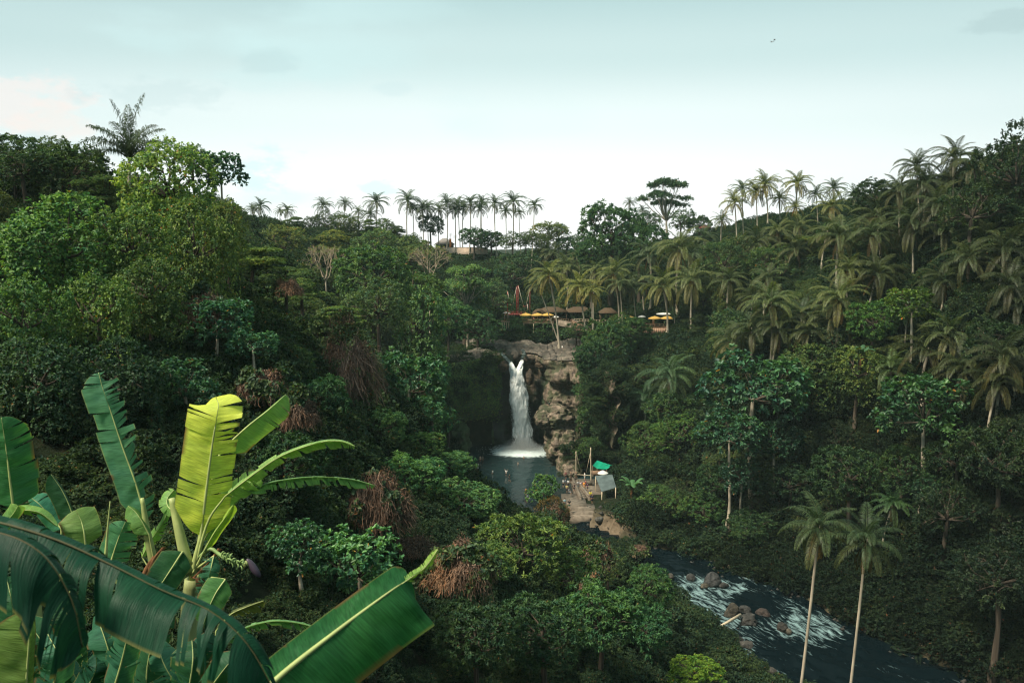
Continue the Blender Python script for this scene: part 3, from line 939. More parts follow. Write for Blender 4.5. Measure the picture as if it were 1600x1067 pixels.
for i, a in enumerate([
 (783, 557, 224, 12, 6, 'dark grey rock at the left end of the waterfall lip', (.55, .5, .42)),
 (806, 556, 222.5, 8, 7, 'grey rock wedged between the two streams of the waterfall', (.6, .52, .42)),
 (829, 561, 221.5, 12, 7, 'brown rock at the lip just right of the waterfall', (.95, .72, .5)),
 (847, 569, 219, 13, 6, 'orange-brown slab under the lip right of the waterfall', (1.2, .85, .55)),
 (828, 590, 220, 7, 12, 'upright brown rock beside the upper waterfall', (1.0, .72, .48)),
 (856, 557, 222, 12, 5, 'grey block on the shelf above the dark cleft', (.8, .68, .55)),
 (884, 560, 217, 22, 7, 'broad grey-brown block on top of the buttress', (.95, .8, .62)),
 (785, 572, 218.5, 9, 8, 'tan block left of the waterfall under the rim bushes', (1.1, .8, .52))]):
    px, py, Y, rx, ry, lab, col_ = a
    c = at(px, py, Y); k = Y / F
    mb = MB(); lump(mb, (0, 0, 0), (rx * k, (rx + ry) * .6 * k, ry * k), 170 + i, .3, 1.0, .02, 60, 40)
    tag(obj('rock', mb.mesh('rock', M['boulder'], True), None, c, (0, 0, 0), 1, col_), lab, 'rock', 'rocks along the waterfall lip')
for nm, path, w_, lab in (('stream_water', [(822, 536), (816, 545), (819, 552), (816, 559)], .42, 'thin stream crossing the rock shelf to the right mouth of the fall'),
                     ('stream_water', [(764, 541), (770, 546), (783, 551), (797, 565)], .45, 'thin white stream crossing the shelf to the left mouth of the fall')):
    q = [on_z(px, py, 23.2) for px, py in path]
    P = []
    for k in range(len(q)):
        d = (q[min(k + 1, len(q) - 1)] - q[max(k - 1, 0)]).normalized(); nrm_ = Vector((-d.y, d.x, 0)).normalized()
        P.append([tuple(q[k] + nrm_ * w_ * u) for u in np.linspace(-1, 1, 5)])
    P = np.array(P); P[..., 2] = 23.1
    mb = MB(); mb.grid(P, col=np.tile([.45, 0, 0, 1], P.shape[:2] + (1,))); tag(obj(nm, mb.mesh(nm, M['pool'], True)), lab, None, None, 'structure')
# ------------------------------------------------------------------ haze: one closed box of air round camera and scene
mb = MB()
zt = 112.0; zb_ = float(ZZ.min()) - 1.0
mb.box((0, 350, (zt + zb_) / 2), (1230, 1130, zt - zb_))
hz = obj('haze', mb.mesh('haze', volume_mat('haze_air', 0.00011, (0.7, 0.93, 0.93))))
tag(hz, 'thin evening haze over the valley', None, None, 'stuff')
# ------------------------------------------------------------------ foliage builders
def leaf_cards(mb, P, D, N, Ln, Wd, col, fold=0.18, droop=0.25, six=True):
    """leaf blades: base point P, direction D, face normal N, length, width; creased along the middle rib."""
    n = len(P)
    D = unit(D); S_ = unit(np.cross(D, N)); N2 = np.cross(S_, D)
    Ln = np.broadcast_to(Ln, (n,))[:, None]; Wd = np.broadcast_to(Wd, (n,))[:, None]
    tip = P + D * Ln - N2 * Ln * droop
    if six:
        a = P + D * Ln * .3; b = P + D * Ln * .7 - N2 * Ln * droop * .35
        V = np.stack([P, a + S_ * Wd * .45 + N2 * Wd * fold, b + S_ * Wd * .4 + N2 * Wd * fold, tip, b - S_ * Wd * .4 + N2 * Wd * fold, a - S_ * Wd * .45 + N2 * Wd * fold], 1)
        f = np.array([[0, 1, 2], [0, 2, 3], [0, 3, 4], [0, 4, 5]]); k = 6
    else:
        a = P + D * Ln * .45
        V = np.stack([P, a + S_ * Wd * .5 + N2 * Wd * fold, tip, a - S_ * Wd * .5 + N2 * Wd * fold], 1)
        f = np.array([[0, 1, 2], [0, 2, 3]]); k = 4
    tri = (np.arange(n)[:, None, None] * k + f[None]).reshape(-1, 3)
    c = np.repeat(col, k, axis=0)
    mb.add(V.reshape(-1, 3), tris=tri, col=c)
def tint_cols(n, old=0.02, hue=None, g=None):
    g = g or rng
    c = np.zeros((n, 4)); c[:, 3] = 1
    c[:, 0] = g.random(n)
    c[:, 1] = g.random(n) if hue is None else np.clip(hue + g.normal(0, .22, n), 0, 1)
    c[:, 2] = (g.random(n) < old) * g.uniform(.5, 1, n)
    return c
def sphere_dirs(n, g):
    v = g.normal(size=(n, 3))
    return unit(v)
UP = np.array([0, 0, 1.0])
def tufts(mb, C, O, m, ln, wd, spread, g, old=0.02, droop=0.25, rad=0.25, hueb=None, six=True, flat=0.0):
    """C tuft centres, O outward directions; m leaves each."""
    n = len(C)
    h = g.random(n) if hueb is None else hueb
    C2 = np.repeat(C, m, 0); O2 = np.repeat(O, m, 0)
    d = unit(O2 * (1 - spread) + sphere_dirs(n * m, g) * spread + np.array([0, 0, 0.12]))
    if flat:
        d[:, 2] *= 1 - flat
        d = unit(d)
    P = C2 + sphere_dirs(n * m, g) * rad * g.random((n * m, 1))
    nrm = unit(O2 * 0.5 + UP * 0.9 + sphere_dirs(n * m, g) * 0.45)
    L_ = ln * g.uniform(.7, 1.25, n * m)
    leaf_cards(mb, P, d, nrm, L_, L_ * wd, tint_cols(n * m, old, np.repeat(h, m), g), droop=droop, six=six)
def lobes_dome(nl, Rr, g, flat=0.75, low=-0.25, lr=(0.3, 0.48)):
    out_ = [(np.array([0, 0, 0.1 * Rr]), 0.55 * Rr)]
    while len(out_) < nl:
        d = sphere_dirs(1, g)[0]
        if d[2] < low:
            continue
        r = g.uniform(*lr) * Rr
        k = (Rr - r * .8) * g.uniform(.75, 1.0)
        c = d * k
        c[2] *= flat
        out_.append((c, r))
    return out_
def shell_points(lobes, dens, g, under=0.25, jit=0.25, gap=0.0):
    """points on the outer skin of a union of lobes, thinner underneath."""
    Cs, Os = [], []
    for (c, r) in lobes:
        n = int(dens * 4 * math.pi * r * r)
        d = sphere_dirs(n, g)
        keep = (d[:, 2] > -0.15) | (g.random(n) < under)
        d = d[keep]
        rr = r * (1 - jit * g.random(len(d)) ** 2 + 0.08 * g.normal(size=len(d)))
        p = c + d * rr[:, None]
        ok = np.ones(len(p), bool)
        for (c2, r2) in lobes:
            if c2 is c:
                continue
            ok &= np.linalg.norm(p - c2, axis=1) > r2 * 0.72
        if gap:
            ok &= fbm(p, 1.7, 2, 7) > -1 + gap
        Cs.append(p[ok]); Os.append(d[ok])
    return np.concatenate(Cs), np.concatenate(Os)
def limbs_mesh(name, lobes, mat, r0, g, start=(0, 0, -1.0), fork=2, pull=0.75):
    mb = MB()
    s = np.array(start, float)
    for (c, r) in lobes:
        e = np.array(c) * 1.0
        mid = s * .45 + e * .55 + g.normal(0, .25, 3) + np.array([0, 0, -.2])
        mb.tube([s, s * .75 + mid * .25, mid, e], [r0, r0 * .75, r0 * .45, r0 * .2], 5)
        for _ in range(fork):
            q = e + unit(g.normal(size=3) + UP * .5) * r * pull
            mb.tube([mid * .3 + e * .7, e * .5 + q * .5 + g.normal(0, .1, 3), q], [r0 * .25, r0 * .16, r0 * .06], 4)
    return mb.mesh(name, mat)

# every crown is modelled at about 5 m radius and scaled per tree
CROWNS = {}
def add_crown(kind, fol, limbs, name='foliage'):
    CROWNS.setdefault(kind, []).append((fol, limbs))
def g_(s):
    return np.random.default_rng(s)
# dense mango-like trees: whorls of long narrow leaves
for s in range(3):
    g = g_(100 + s); lb = lobes_dome(16, 5, g, .9, -.75)
    C, O = shell_points(lb, 1.5, g, .45)
    mb = MB(); tufts(mb, C, O, 15, .42, .34, .62, g, .006, .35, .16)
    add_crown('dense', mb.mesh('foliage_dense', M['leaf']), limbs_mesh('limbs', lb, M['bark'], .22, g))
# small-leaved, finer texture for far trees
for s in range(3):
    g = g_(120 + s); lb = lobes_dome(19, 5, g, .85, -.75, (.24, .42))
    C, O = shell_points(lb, 1.7, g, .3)
    mb = MB(); tufts(mb, C, O, 14, .27, .55, .7, g, .008, .25, .28)
    add_crown('fine', mb.mesh('foliage_fine', M['leaf']), limbs_mesh('limbs', lb, M['bark'], .2, g))
# large-leaved trees (open, leaf by leaf)
for s in range(3):
    g = g_(140 + s); lb = lobes_dome(12, 5, g, .95, -.5, (.26, .42))
    C, O = shell_points(lb, 1.25, g, .55, .5)
    mb = MB(); tufts(mb, C, O, 10, .46, .6, .55, g, .008, .35, .16)
    add_crown('bigleaf', mb.mesh('foliage_bigleaf', M['bigleaf']), limbs_mesh('limbs', lb, M['bark'], .12, g))
# feathery, in stacked layers
for s in range(3):
    g = g_(160 + s)
    lb = []
    for k in range(17):
        a = g.uniform(0, 2 * math.pi); rr = g.uniform(0.1, 3.9); z = g.uniform(-2.4, 2.2) - rr * .28 + .8
        lb.append((np.array([math.cos(a) * rr, math.sin(a) * rr, z]), g.uniform(1.2, 1.9)))
    Cs, Os = [], []
    for (c, r) in lb:
        n = int(r * r * 26)
        a = g.uniform(0, 2 * math.pi, n); q = r * np.sqrt(g.random(n))
        p = np.stack([np.cos(a) * q, np.sin(a) * q, .28 * r * (1 - (q / r) ** 2) + g.normal(0, .07, n)], 1) + c
        Cs.append(p); Os.append(unit(np.stack([np.cos(a), np.sin(a), np.full(n, .25)], 1)))
    C, O = np.concatenate(Cs), np.concatenate(Os)
    mb = MB(); tufts(mb, C, O, 11, .33, .3, .55, g, .004, .5, .22, flat=.3)
    add_crown('feather', mb.mesh('foliage_feather', M['leaf']), limbs_mesh('limbs', [(c - UP * .1, r) for c, r in lb], M['bark'], .14, g, fork=1))
# trees smothered in creepers: a skin of leaves that hangs in curtains
for s in range(4):
    g = g_(180 + s)
    lb = lobes_dome(9, 5, g, .9, -.1, (.34, .5))
    lb += [(np.array([c[0] * 1.05, c[1] * 1.05, c[2] - g.uniform(1.6, 3.0)]), r * .85) for c, r in lb[1:]]
    lb += [(np.array([c[0] * 1.08, c[1] * 1.08, c[2] - g.uniform(3.6, 6.0)]), r * g.uniform(.7, .95)) for c, r in lb[1:9]]
    C, O = shell_points(lb, 3.0, g, .5, .16)
    k = fbm(C, 1.2, 3, s) > -.62
    C, O = C[k], O[k]
    O2 = unit(O + np.array([0, 0, -.55]))
    mb = MB(); tufts(mb, C, O2, 7, .27, .8, .5, g, .008, .3, .3)
    # loose hanging strands
    ns_ = 90
    idx = g.integers(0, len(C), ns_)
    for i in idx:
        n = g.integers(5, 14)
        p = C[i] + O[i] * .25 - UP * np.arange(n)[:, None] * .22 + g.normal(0, .06, (n, 3))
        leaf_cards(mb, p, unit(g.normal(size=(n, 3)) - UP), unit(np.tile(O[i], (n, 1)) + .3 * g.normal(size=(n, 3))), .26, .2, tint_cols(n, .02, None, g))
    add_crown('creeper', mb.mesh('foliage_creeper', M['leaf']), limbs_mesh('limbs', lb[:9], M['bark'], .25, g, fork=1))
# bare pale trees
for s in range(2):
    g = g_(200 + s)
    mbt = MB()
    tips = []
    def grow(p, d, ln, r, dep):
        q = p + d * ln
        mbt.tube([p, (p + q) / 2 + g.normal(0, .06 * ln, 3), q], [r, r * .8, r * .6], 4, cap=False)
        if dep == 0:
            tips.append((q, d)); return
        for _ in range(3 if dep > 1 else 4):
            grow(q, unit(d + g.normal(0, .42, 3) + UP * .1), ln * g.uniform(.62, .8), r * .58, dep - 1)
    for k in range(5):
        grow(np.array([0, 0, -3.5]), unit(np.array([math.cos(k * 1.3) * .5, math.sin(k * 1.3) * .5, 1])), 2.6, .16, 4)
    mb = MB()
    C = np.array([t[0] for t in tips]); O = np.array([t[1] for t in tips])
    kk = g.random(len(C)) < .3
    tufts(mb, C[kk], O[kk], 5, .2, .5, .6, g, .1, .3, .3)
    add_crown('bare', mb.mesh('foliage_bare', M['leaf']), mbt.mesh('limbs', M['twig']))
# open umbrella tree
g = g_(220)
lb = []
for (zc_, rm, n_) in ((2.6, 3.2, 14), (.9, 4.6, 13), (-.6, 3.6, 6)):
    for k in range(n_):
        a_ = g.uniform(0, 6.28); r_ = math.sqrt(g.random()) * rm
        lb.append((np.array([math.cos(a_) * r_, math.sin(a_) * r_, zc_ - .06 * r_ * r_ + g.uniform(-.3, .3)]), g.uniform(.9, 1.5)))
C, O = [], []
for (c, r) in lb:
    n = int(r * r * 22); a = g.uniform(0, 6.28, n); q = r * np.sqrt(g.random(n))
    C.append(np.stack([np.cos(a) * q, np.sin(a) * q, .35 * r * (1 - (q / r) ** 2) + g.normal(0, .1, n)], 1) + c); O.append(unit(np.stack([np.cos(a), np.sin(a), np.full(n, .6)], 1)))
mb = MB(); tufts(mb, np.concatenate(C), np.concatenate(O), 8, .3, .45, .6, g, .01, .3, .25)
add_crown('umbrella', mb.mesh('foliage_umbrella', M['leaf']), limbs_mesh('limbs', lb, M['palebark'], .12, g, (0, 0, -3.5), 1))
# trunk of unit height
def trunk_mesh(name, mat, r0=.32, r1=.2, bend=.5, seed=0, seg=8, rings=9):
    g = g_(seed)
    mb = MB()
    t = np.linspace(0, 1, rings)
    P = [(math.sin(k * 2.2 + seed) * bend * k * (1 - k) * 2, math.cos(k * 3.1 + seed) * bend * k * (1 - k) * 2, k) for k in t]
    mb.tube(P, [r0 * (1.5 if i == 0 else 1) * (1 - k) + r1 * k for i, k in enumerate(t)], seg)
    return mb.mesh(name, mat, True)
TRUNKS = [trunk_mesh('trunk', M['bark'], seed=i) for i in range(3)]
PTRUNKS = [trunk_mesh('trunk', M['palebark'], .22, .15, seed=i + 5) for i in range(3)]

TREES = []   # (object, px, py, kind, hero label)
def place_tree(name, kind, x, y, zc, r, tint, squash=1.0, var=None, leafcol=None):
    fol, limbs = CROWNS[kind][(R.randrange(99) if var is None else var) % len(CROWNS[kind])]
    zb = float(gz(x, y)) - .3
    k = r / 5.0
    root = empty(name, (x, y, zb), 0)
    rz = R.uniform(0, 6.28)
    h = zc - zb
    if h - 1.0 * k > 0.5:
        tr_ = R.choice(PTRUNKS if kind in ('bigleaf', 'umbrella', 'bare') else TRUNKS)
        hh = max(.6, h - (3.3 * k if kind in ('bare', 'umbrella') else .8 * k))
        obj('trunk', tr_, root, (0, 0, 0), (0, 0, rz), (max(.45, k), max(.45, k), hh))
    obj('limbs', limbs, root, (0, 0, h), (0, 0, rz), (k, k, k * squash))
    f = obj('foliage', fol, root, (0, 0, h), (0, 0, rz), (k, k, k * squash), color=tint)
    f['kind'] = 'stuff'
    return root

# ------------------------------------------------------------------ palms
def frond_mesh(name, ln, arc0, arc1, g, nl=46, leaflet=.92, mat=None, hang=.55, plum=0.0, w=.045, brown=0.0):
    """rachis in the XZ plane leaving the origin at elevation arc0 and bending to arc1 (degrees); leaflets each side."""
    mb = MB()
    n = 14
    p = np.zeros(3); Pn = [p.copy()]; Dn = []
    for i in range(n):
        a = math.radians(arc0 + (arc1 - arc0) * (i / (n - 1)) ** 1.15)
        d = np.array([math.cos(a), 0, math.sin(a)]); Dn.append(d)
        p = p + d * ln / n; Pn.append(p.copy())
    Pn = np.array(Pn); Dn.append(Dn[-1]); Dn = np.array(Dn)
    mb.tube(Pn, [.05 * (1 - i / (n + 1)) + .008 for i in range(n + 1)], 4, col=(.6, .9, brown, 1))
    t = np.linspace(.14, .995, nl)
    s = t * n; i = np.clip(s.astype(int), 0, n - 1); f = (s - i)[:, None]
    B = Pn[i] * (1 - f) + Pn[i + 1] * f; D = unit(Dn[i] * (1 - f) + Dn[i + 1] * f)
    Yv = np.array([0, 1.0, 0])
    for sd_ in (-1, 1):
        L_ = leaflet * np.sin(np.pi * np.clip(t * .82 + .14, 0, 1)) ** .6 * g.uniform(.85, 1.1, nl)
        N = unit(np.cross(D, Yv * 1.0)); N = N * np.sign(N[:, 2:3] + 1e-6)
        out_ = unit(D * .62 + Yv * sd_ * 1.0 + N * .28 + g.normal(0, .07, (nl, 3)) + plum * sphere_dirs(nl, g))
        mid = B + out_ * L_[:, None] * .5
        d2 = unit(out_ * (1 - hang) + np.array([0, 0, -1]) * hang * 1.3)
        tip = mid + d2 * L_[:, None] * .55
        S_ = unit(np.cross(out_, N)) * w
        V = np.stack([B, mid + S_, mid - S_, tip], 1).reshape(-1, 3)
        b = np.arange(nl)[:, None] * 4
        tri = np.concatenate([b + [0, 1, 2], b + [1, 3, 2]], 0)
        c = tint_cols(nl, 0, None, g); c[:, 1] = np.clip(.25 + .5 * t + g.normal(0, .12, nl), 0, 1); c[:, 2] = brown * g.uniform(.6, 1, nl)
        mb.add(V, tris=tri, col=np.repeat(c, 4, 0))
    return mb.mesh(name, mat or M['palm'])
g = g_(300)
FR = {
 'up': [frond_mesh('frond', 4.6, 80, 12, g, hang=.35) for _ in range(2)],
 'mid': [frond_mesh('frond', 5.0, 60, -38, g, hang=.5) for _ in range(3)],
 'out': [frond_mesh('frond', 5.0, 32, -62, g, hang=.6) for _ in range(3)],
 'low': [frond_mesh('frond', 4.6, -8, -85, g, hang=.65, brown=.25) for _ in range(2)],
 'dead': [frond_mesh('dead_frond', 3.6, -58, -88, g, 30, .6, hang=.8, brown=1.0)]}
ORD = [('up', 78, 4), ('mid', 45, 7), ('out', 20, 9), ('low', 0, 6)]
def frond_layout(g, dead=2, thin=1.0):
    out_ = []
    a = g.uniform(0, 6.28)
    for kind, _, n in ORD:
        for _ in range(max(2, round(n * thin))):
            a += 2.399
            out_.append((kind, g.integers(0, 9), a + g.normal(0, .15), g.normal(0, .1), g.uniform(.88, 1.08)))
    for _ in range(dead):
        out_.append(('dead', 0, g.uniform(0, 6.28), g.normal(0, .08), g.uniform(.7, 1)))
    return out_
def xform(me_name, items, mat):
    """join transformed copies of fronds into one crown mesh for distant palms."""
    mb = MB()
    for me, Mx in items:
        n = len(me.vertices)
        co = np.empty(n * 3, np.float32); me.vertices.foreach_get('co', co)
        co = co.reshape(-1, 3) @ np.array(Mx.to_3x3()).T + np.array(Mx.translation)
        c = np.empty(n * 4, np.float32); me.color_attributes['tint'].data.foreach_get('color', c)
        tri, quad = [], []
        for p_ in me.polygons:
            (tri if len(p_.vertices) == 3 else quad).append(tuple(p_.vertices))
        mb.add(co, tris=tri, quads=quad, col=c.reshape(-1, 4))
    return mb.mesh(me_name, mat)
FARCROWN = []
for s in range(5):
    g = g_(320 + s)
    its = []
    for kind, v, a, tl, sc in frond_layout(g, 2, .9):
        its.append((R.choice(FR[kind]), Matrix.Rotation(a, 4, 'Z') @ Matrix.Rotation(tl, 4, 'Y') @ Matrix.Scale(sc, 4)))
    FARCROWN.append(xform('palm_crown', its, M['palm']))
def palm_trunk(name, mat, r0, r1, lean, seed):
    mb = MB(); n = 16
    P = []
    for i in range(n + 1):
        t = i / n
        P.append((lean * (t ** 2 - t) * 1.0, .35 * lean * math.sin(t * 3) * .2, t))
    mb.tube(P, [(r0 * 1.5 if i == 0 else r0 * (1 - i / n) + r1 * i / n) * (1 + .05 * (i % 2)) for i in range(n + 1)], 8)
    return mb.mesh(name, mat, True)
PT = [palm_trunk('trunk', M['palebark'], .17, .12, l_, 0) for l_ in (0.6, 1.6, -1.3, -.4)]
mbc = MB()
for k in range(9):
    a = k * 2.4; mbc.add(*(lambda v, f: (v, f))(*[np.array([(0, 0, 1), (0.9, 0, 0), (0, .9, 0), (-.9, 0, 0), (0, -.9, 0), (0, 0, -1.1)]) * .15 + np.array([math.cos(a) * .33, math.sin(a) * .33, -.25 - .05 * (k % 3)]), [(0, 1, 2), (0, 2, 3), (0, 3, 4), (0, 4, 1), (5, 2, 1), (5, 3, 2), (5, 4, 3), (5, 1, 4)]]), col=(.8, .9, .75, 1))
for k in range(6):
    a = k * 1.05 + .4; mbc.tube([(0, 0, 0), (math.cos(a) * .3, math.sin(a) * .3, .15), (math.cos(a) * .6, math.sin(a) * .6, -.25)], [.03, .025, .012], 4, col=(.9, .9, 1, 1))
NUTS = mbc.mesh('coconuts', M['palm'], True)
def place_palm(name, px, py, Y, rpx, tint=(1, 1, 1), basex=None, near=True, seed=0, dead=2, basez=None, thin=1.0):
    c = at(px, py, Y)
    k = rpx * Y / F / 4.0
    bx = c.x if basex is None else (basex - 800) / F * Y
    zb = (float(gz(bx, Y)) if basez is None else basez) - .4
    root = empty(name, (bx, Y, zb))
    dx = c.x - bx; h = c.z - zb
    # trunk sheared towards the crown: build by rotating a unit trunk to aim at the crown heart
    v = Vector((dx, 0, h)); ln = v.length
    q = Vector((0, 0, 1)).rotation_difference(v)
    t = obj('trunk', PT[seed % 4], root, (0, 0, 0), (0, 0, 0), (max(.8, k), max(.8, k), ln))
    t.rotation_mode = 'QUATERNION'; t.rotation_quaternion = q
    g = g_(seed * 13 + 5)
    if near:
        for kind, vv, a, tl, sc in frond_layout(g, dead, thin):
            obj('frond' if kind != 'dead' else 'dead_frond', FR[kind][vv % len(FR[kind])], root, (dx, 0, h), (0, tl, a), k * sc, color=tint)
        nobj = obj('coconuts', NUTS, root, (dx, 0, h), (0, 0, seed), k * 1.1, color=tint); nobj['kind'] = 'stuff'
    else:
        obj('palm_crown', FARCROWN[seed % 5], root, (dx, 0, h), (0, 0, g.uniform(0, 6.28)), (k, k, k * g.uniform(.9, 1.15)), color=tint)
    return root

# ------------------------------------------------------------------ dry vine tangles
def vine_mass(name, r, nst, seed, green=0.12, twig=.02):
    g = g_(seed)
    mb = MB()
    r = np.array(r, float)
    # strands start high on a lumpy mound and fall down its sides
    for k in range(nst):
        d = sphere_dirs(1, g)[0]; d[2] = abs(d[2]) * 1.1 - .15; d = unit(d)
        lump_k = 1 + .5 * float(fbm(d[None] * 2.2 + seed, 1.0, 3, seed)[0])
        n = g.integers(6, 13)
        p = d * r * g.uniform(.82, 1.04) * lump_k
        dirv = unit(np.array([d[0], d[1], 0]) * .7 + g.normal(0, .5, 3) + np.array([0, 0, -.2]))
        P = [p]
        for i in range(n):
            dirv = unit(dirv * .7 + np.array([d[0] * .1, d[1] * .1, -.55]) + g.normal(0, .38, 3))
            p = p + dirv * .05 * r[2] * g.uniform(.7, 1.3)
            P.append(p)
        P = np.array(P)
        w = twig * g.uniform(.5, 1.6)
        sd_ = unit(np.cross(np.gradient(P, axis=0), np.tile(d, (len(P), 1)))) * w
        V = np.stack([P - sd_, P + sd_], 1).reshape(-1, 3)
        b = np.arange(len(P) - 1)[:, None] * 2
        c = np.tile(tint_cols(1, 0, None, g), (len(V), 1)); c[:, 2] = g.random() ** 3
        mb.add(V, quads=np.concatenate([b + [0, 1, 3, 2]], 0), col=c)
    n = nst * 5
    d = sphere_dirs(n, g); d[:, 2] = np.abs(d[:, 2]) * 1.3 - .3; d = unit(d)
    P = d * r * g.uniform(.7, 1.0, (n, 1)) * (1 + .38 * fbm(d * 2.2 + seed, 1.0, 3, seed))[:, None]
    leaf_cards(mb, P, unit(g.normal(size=(n, 3)) - UP * .8), unit(d + .4 * g.normal(size=(n, 3))), .16, .08, tint_cols(n, .15, None, g), six=False)
    tangle = mb.mesh(name, M['dry'])
    mb = MB()
    n = int(nst * green * 14)
    d = sphere_dirs(n, g); d[:, 2] = np.abs(d[:, 2]) * 1.4 - .4; d = unit(d)
    P = d * r * g.uniform(.85, 1.08, (n, 1)) * (1 + .38 * fbm(d * 2.2 + seed, 1.0, 3, seed))[:, None]; kk = fbm(P, 1.2, 2, seed) > .15
    P, d = P[kk], d[kk]
    leaf_cards(mb, P, unit(g.normal(size=P.shape)), unit(d + .4 * g.normal(size=P.shape)), .26, .2, tint_cols(len(P), .03, None, g))
    return tangle, mb.mesh(name + '_leaves', M['leaf'])
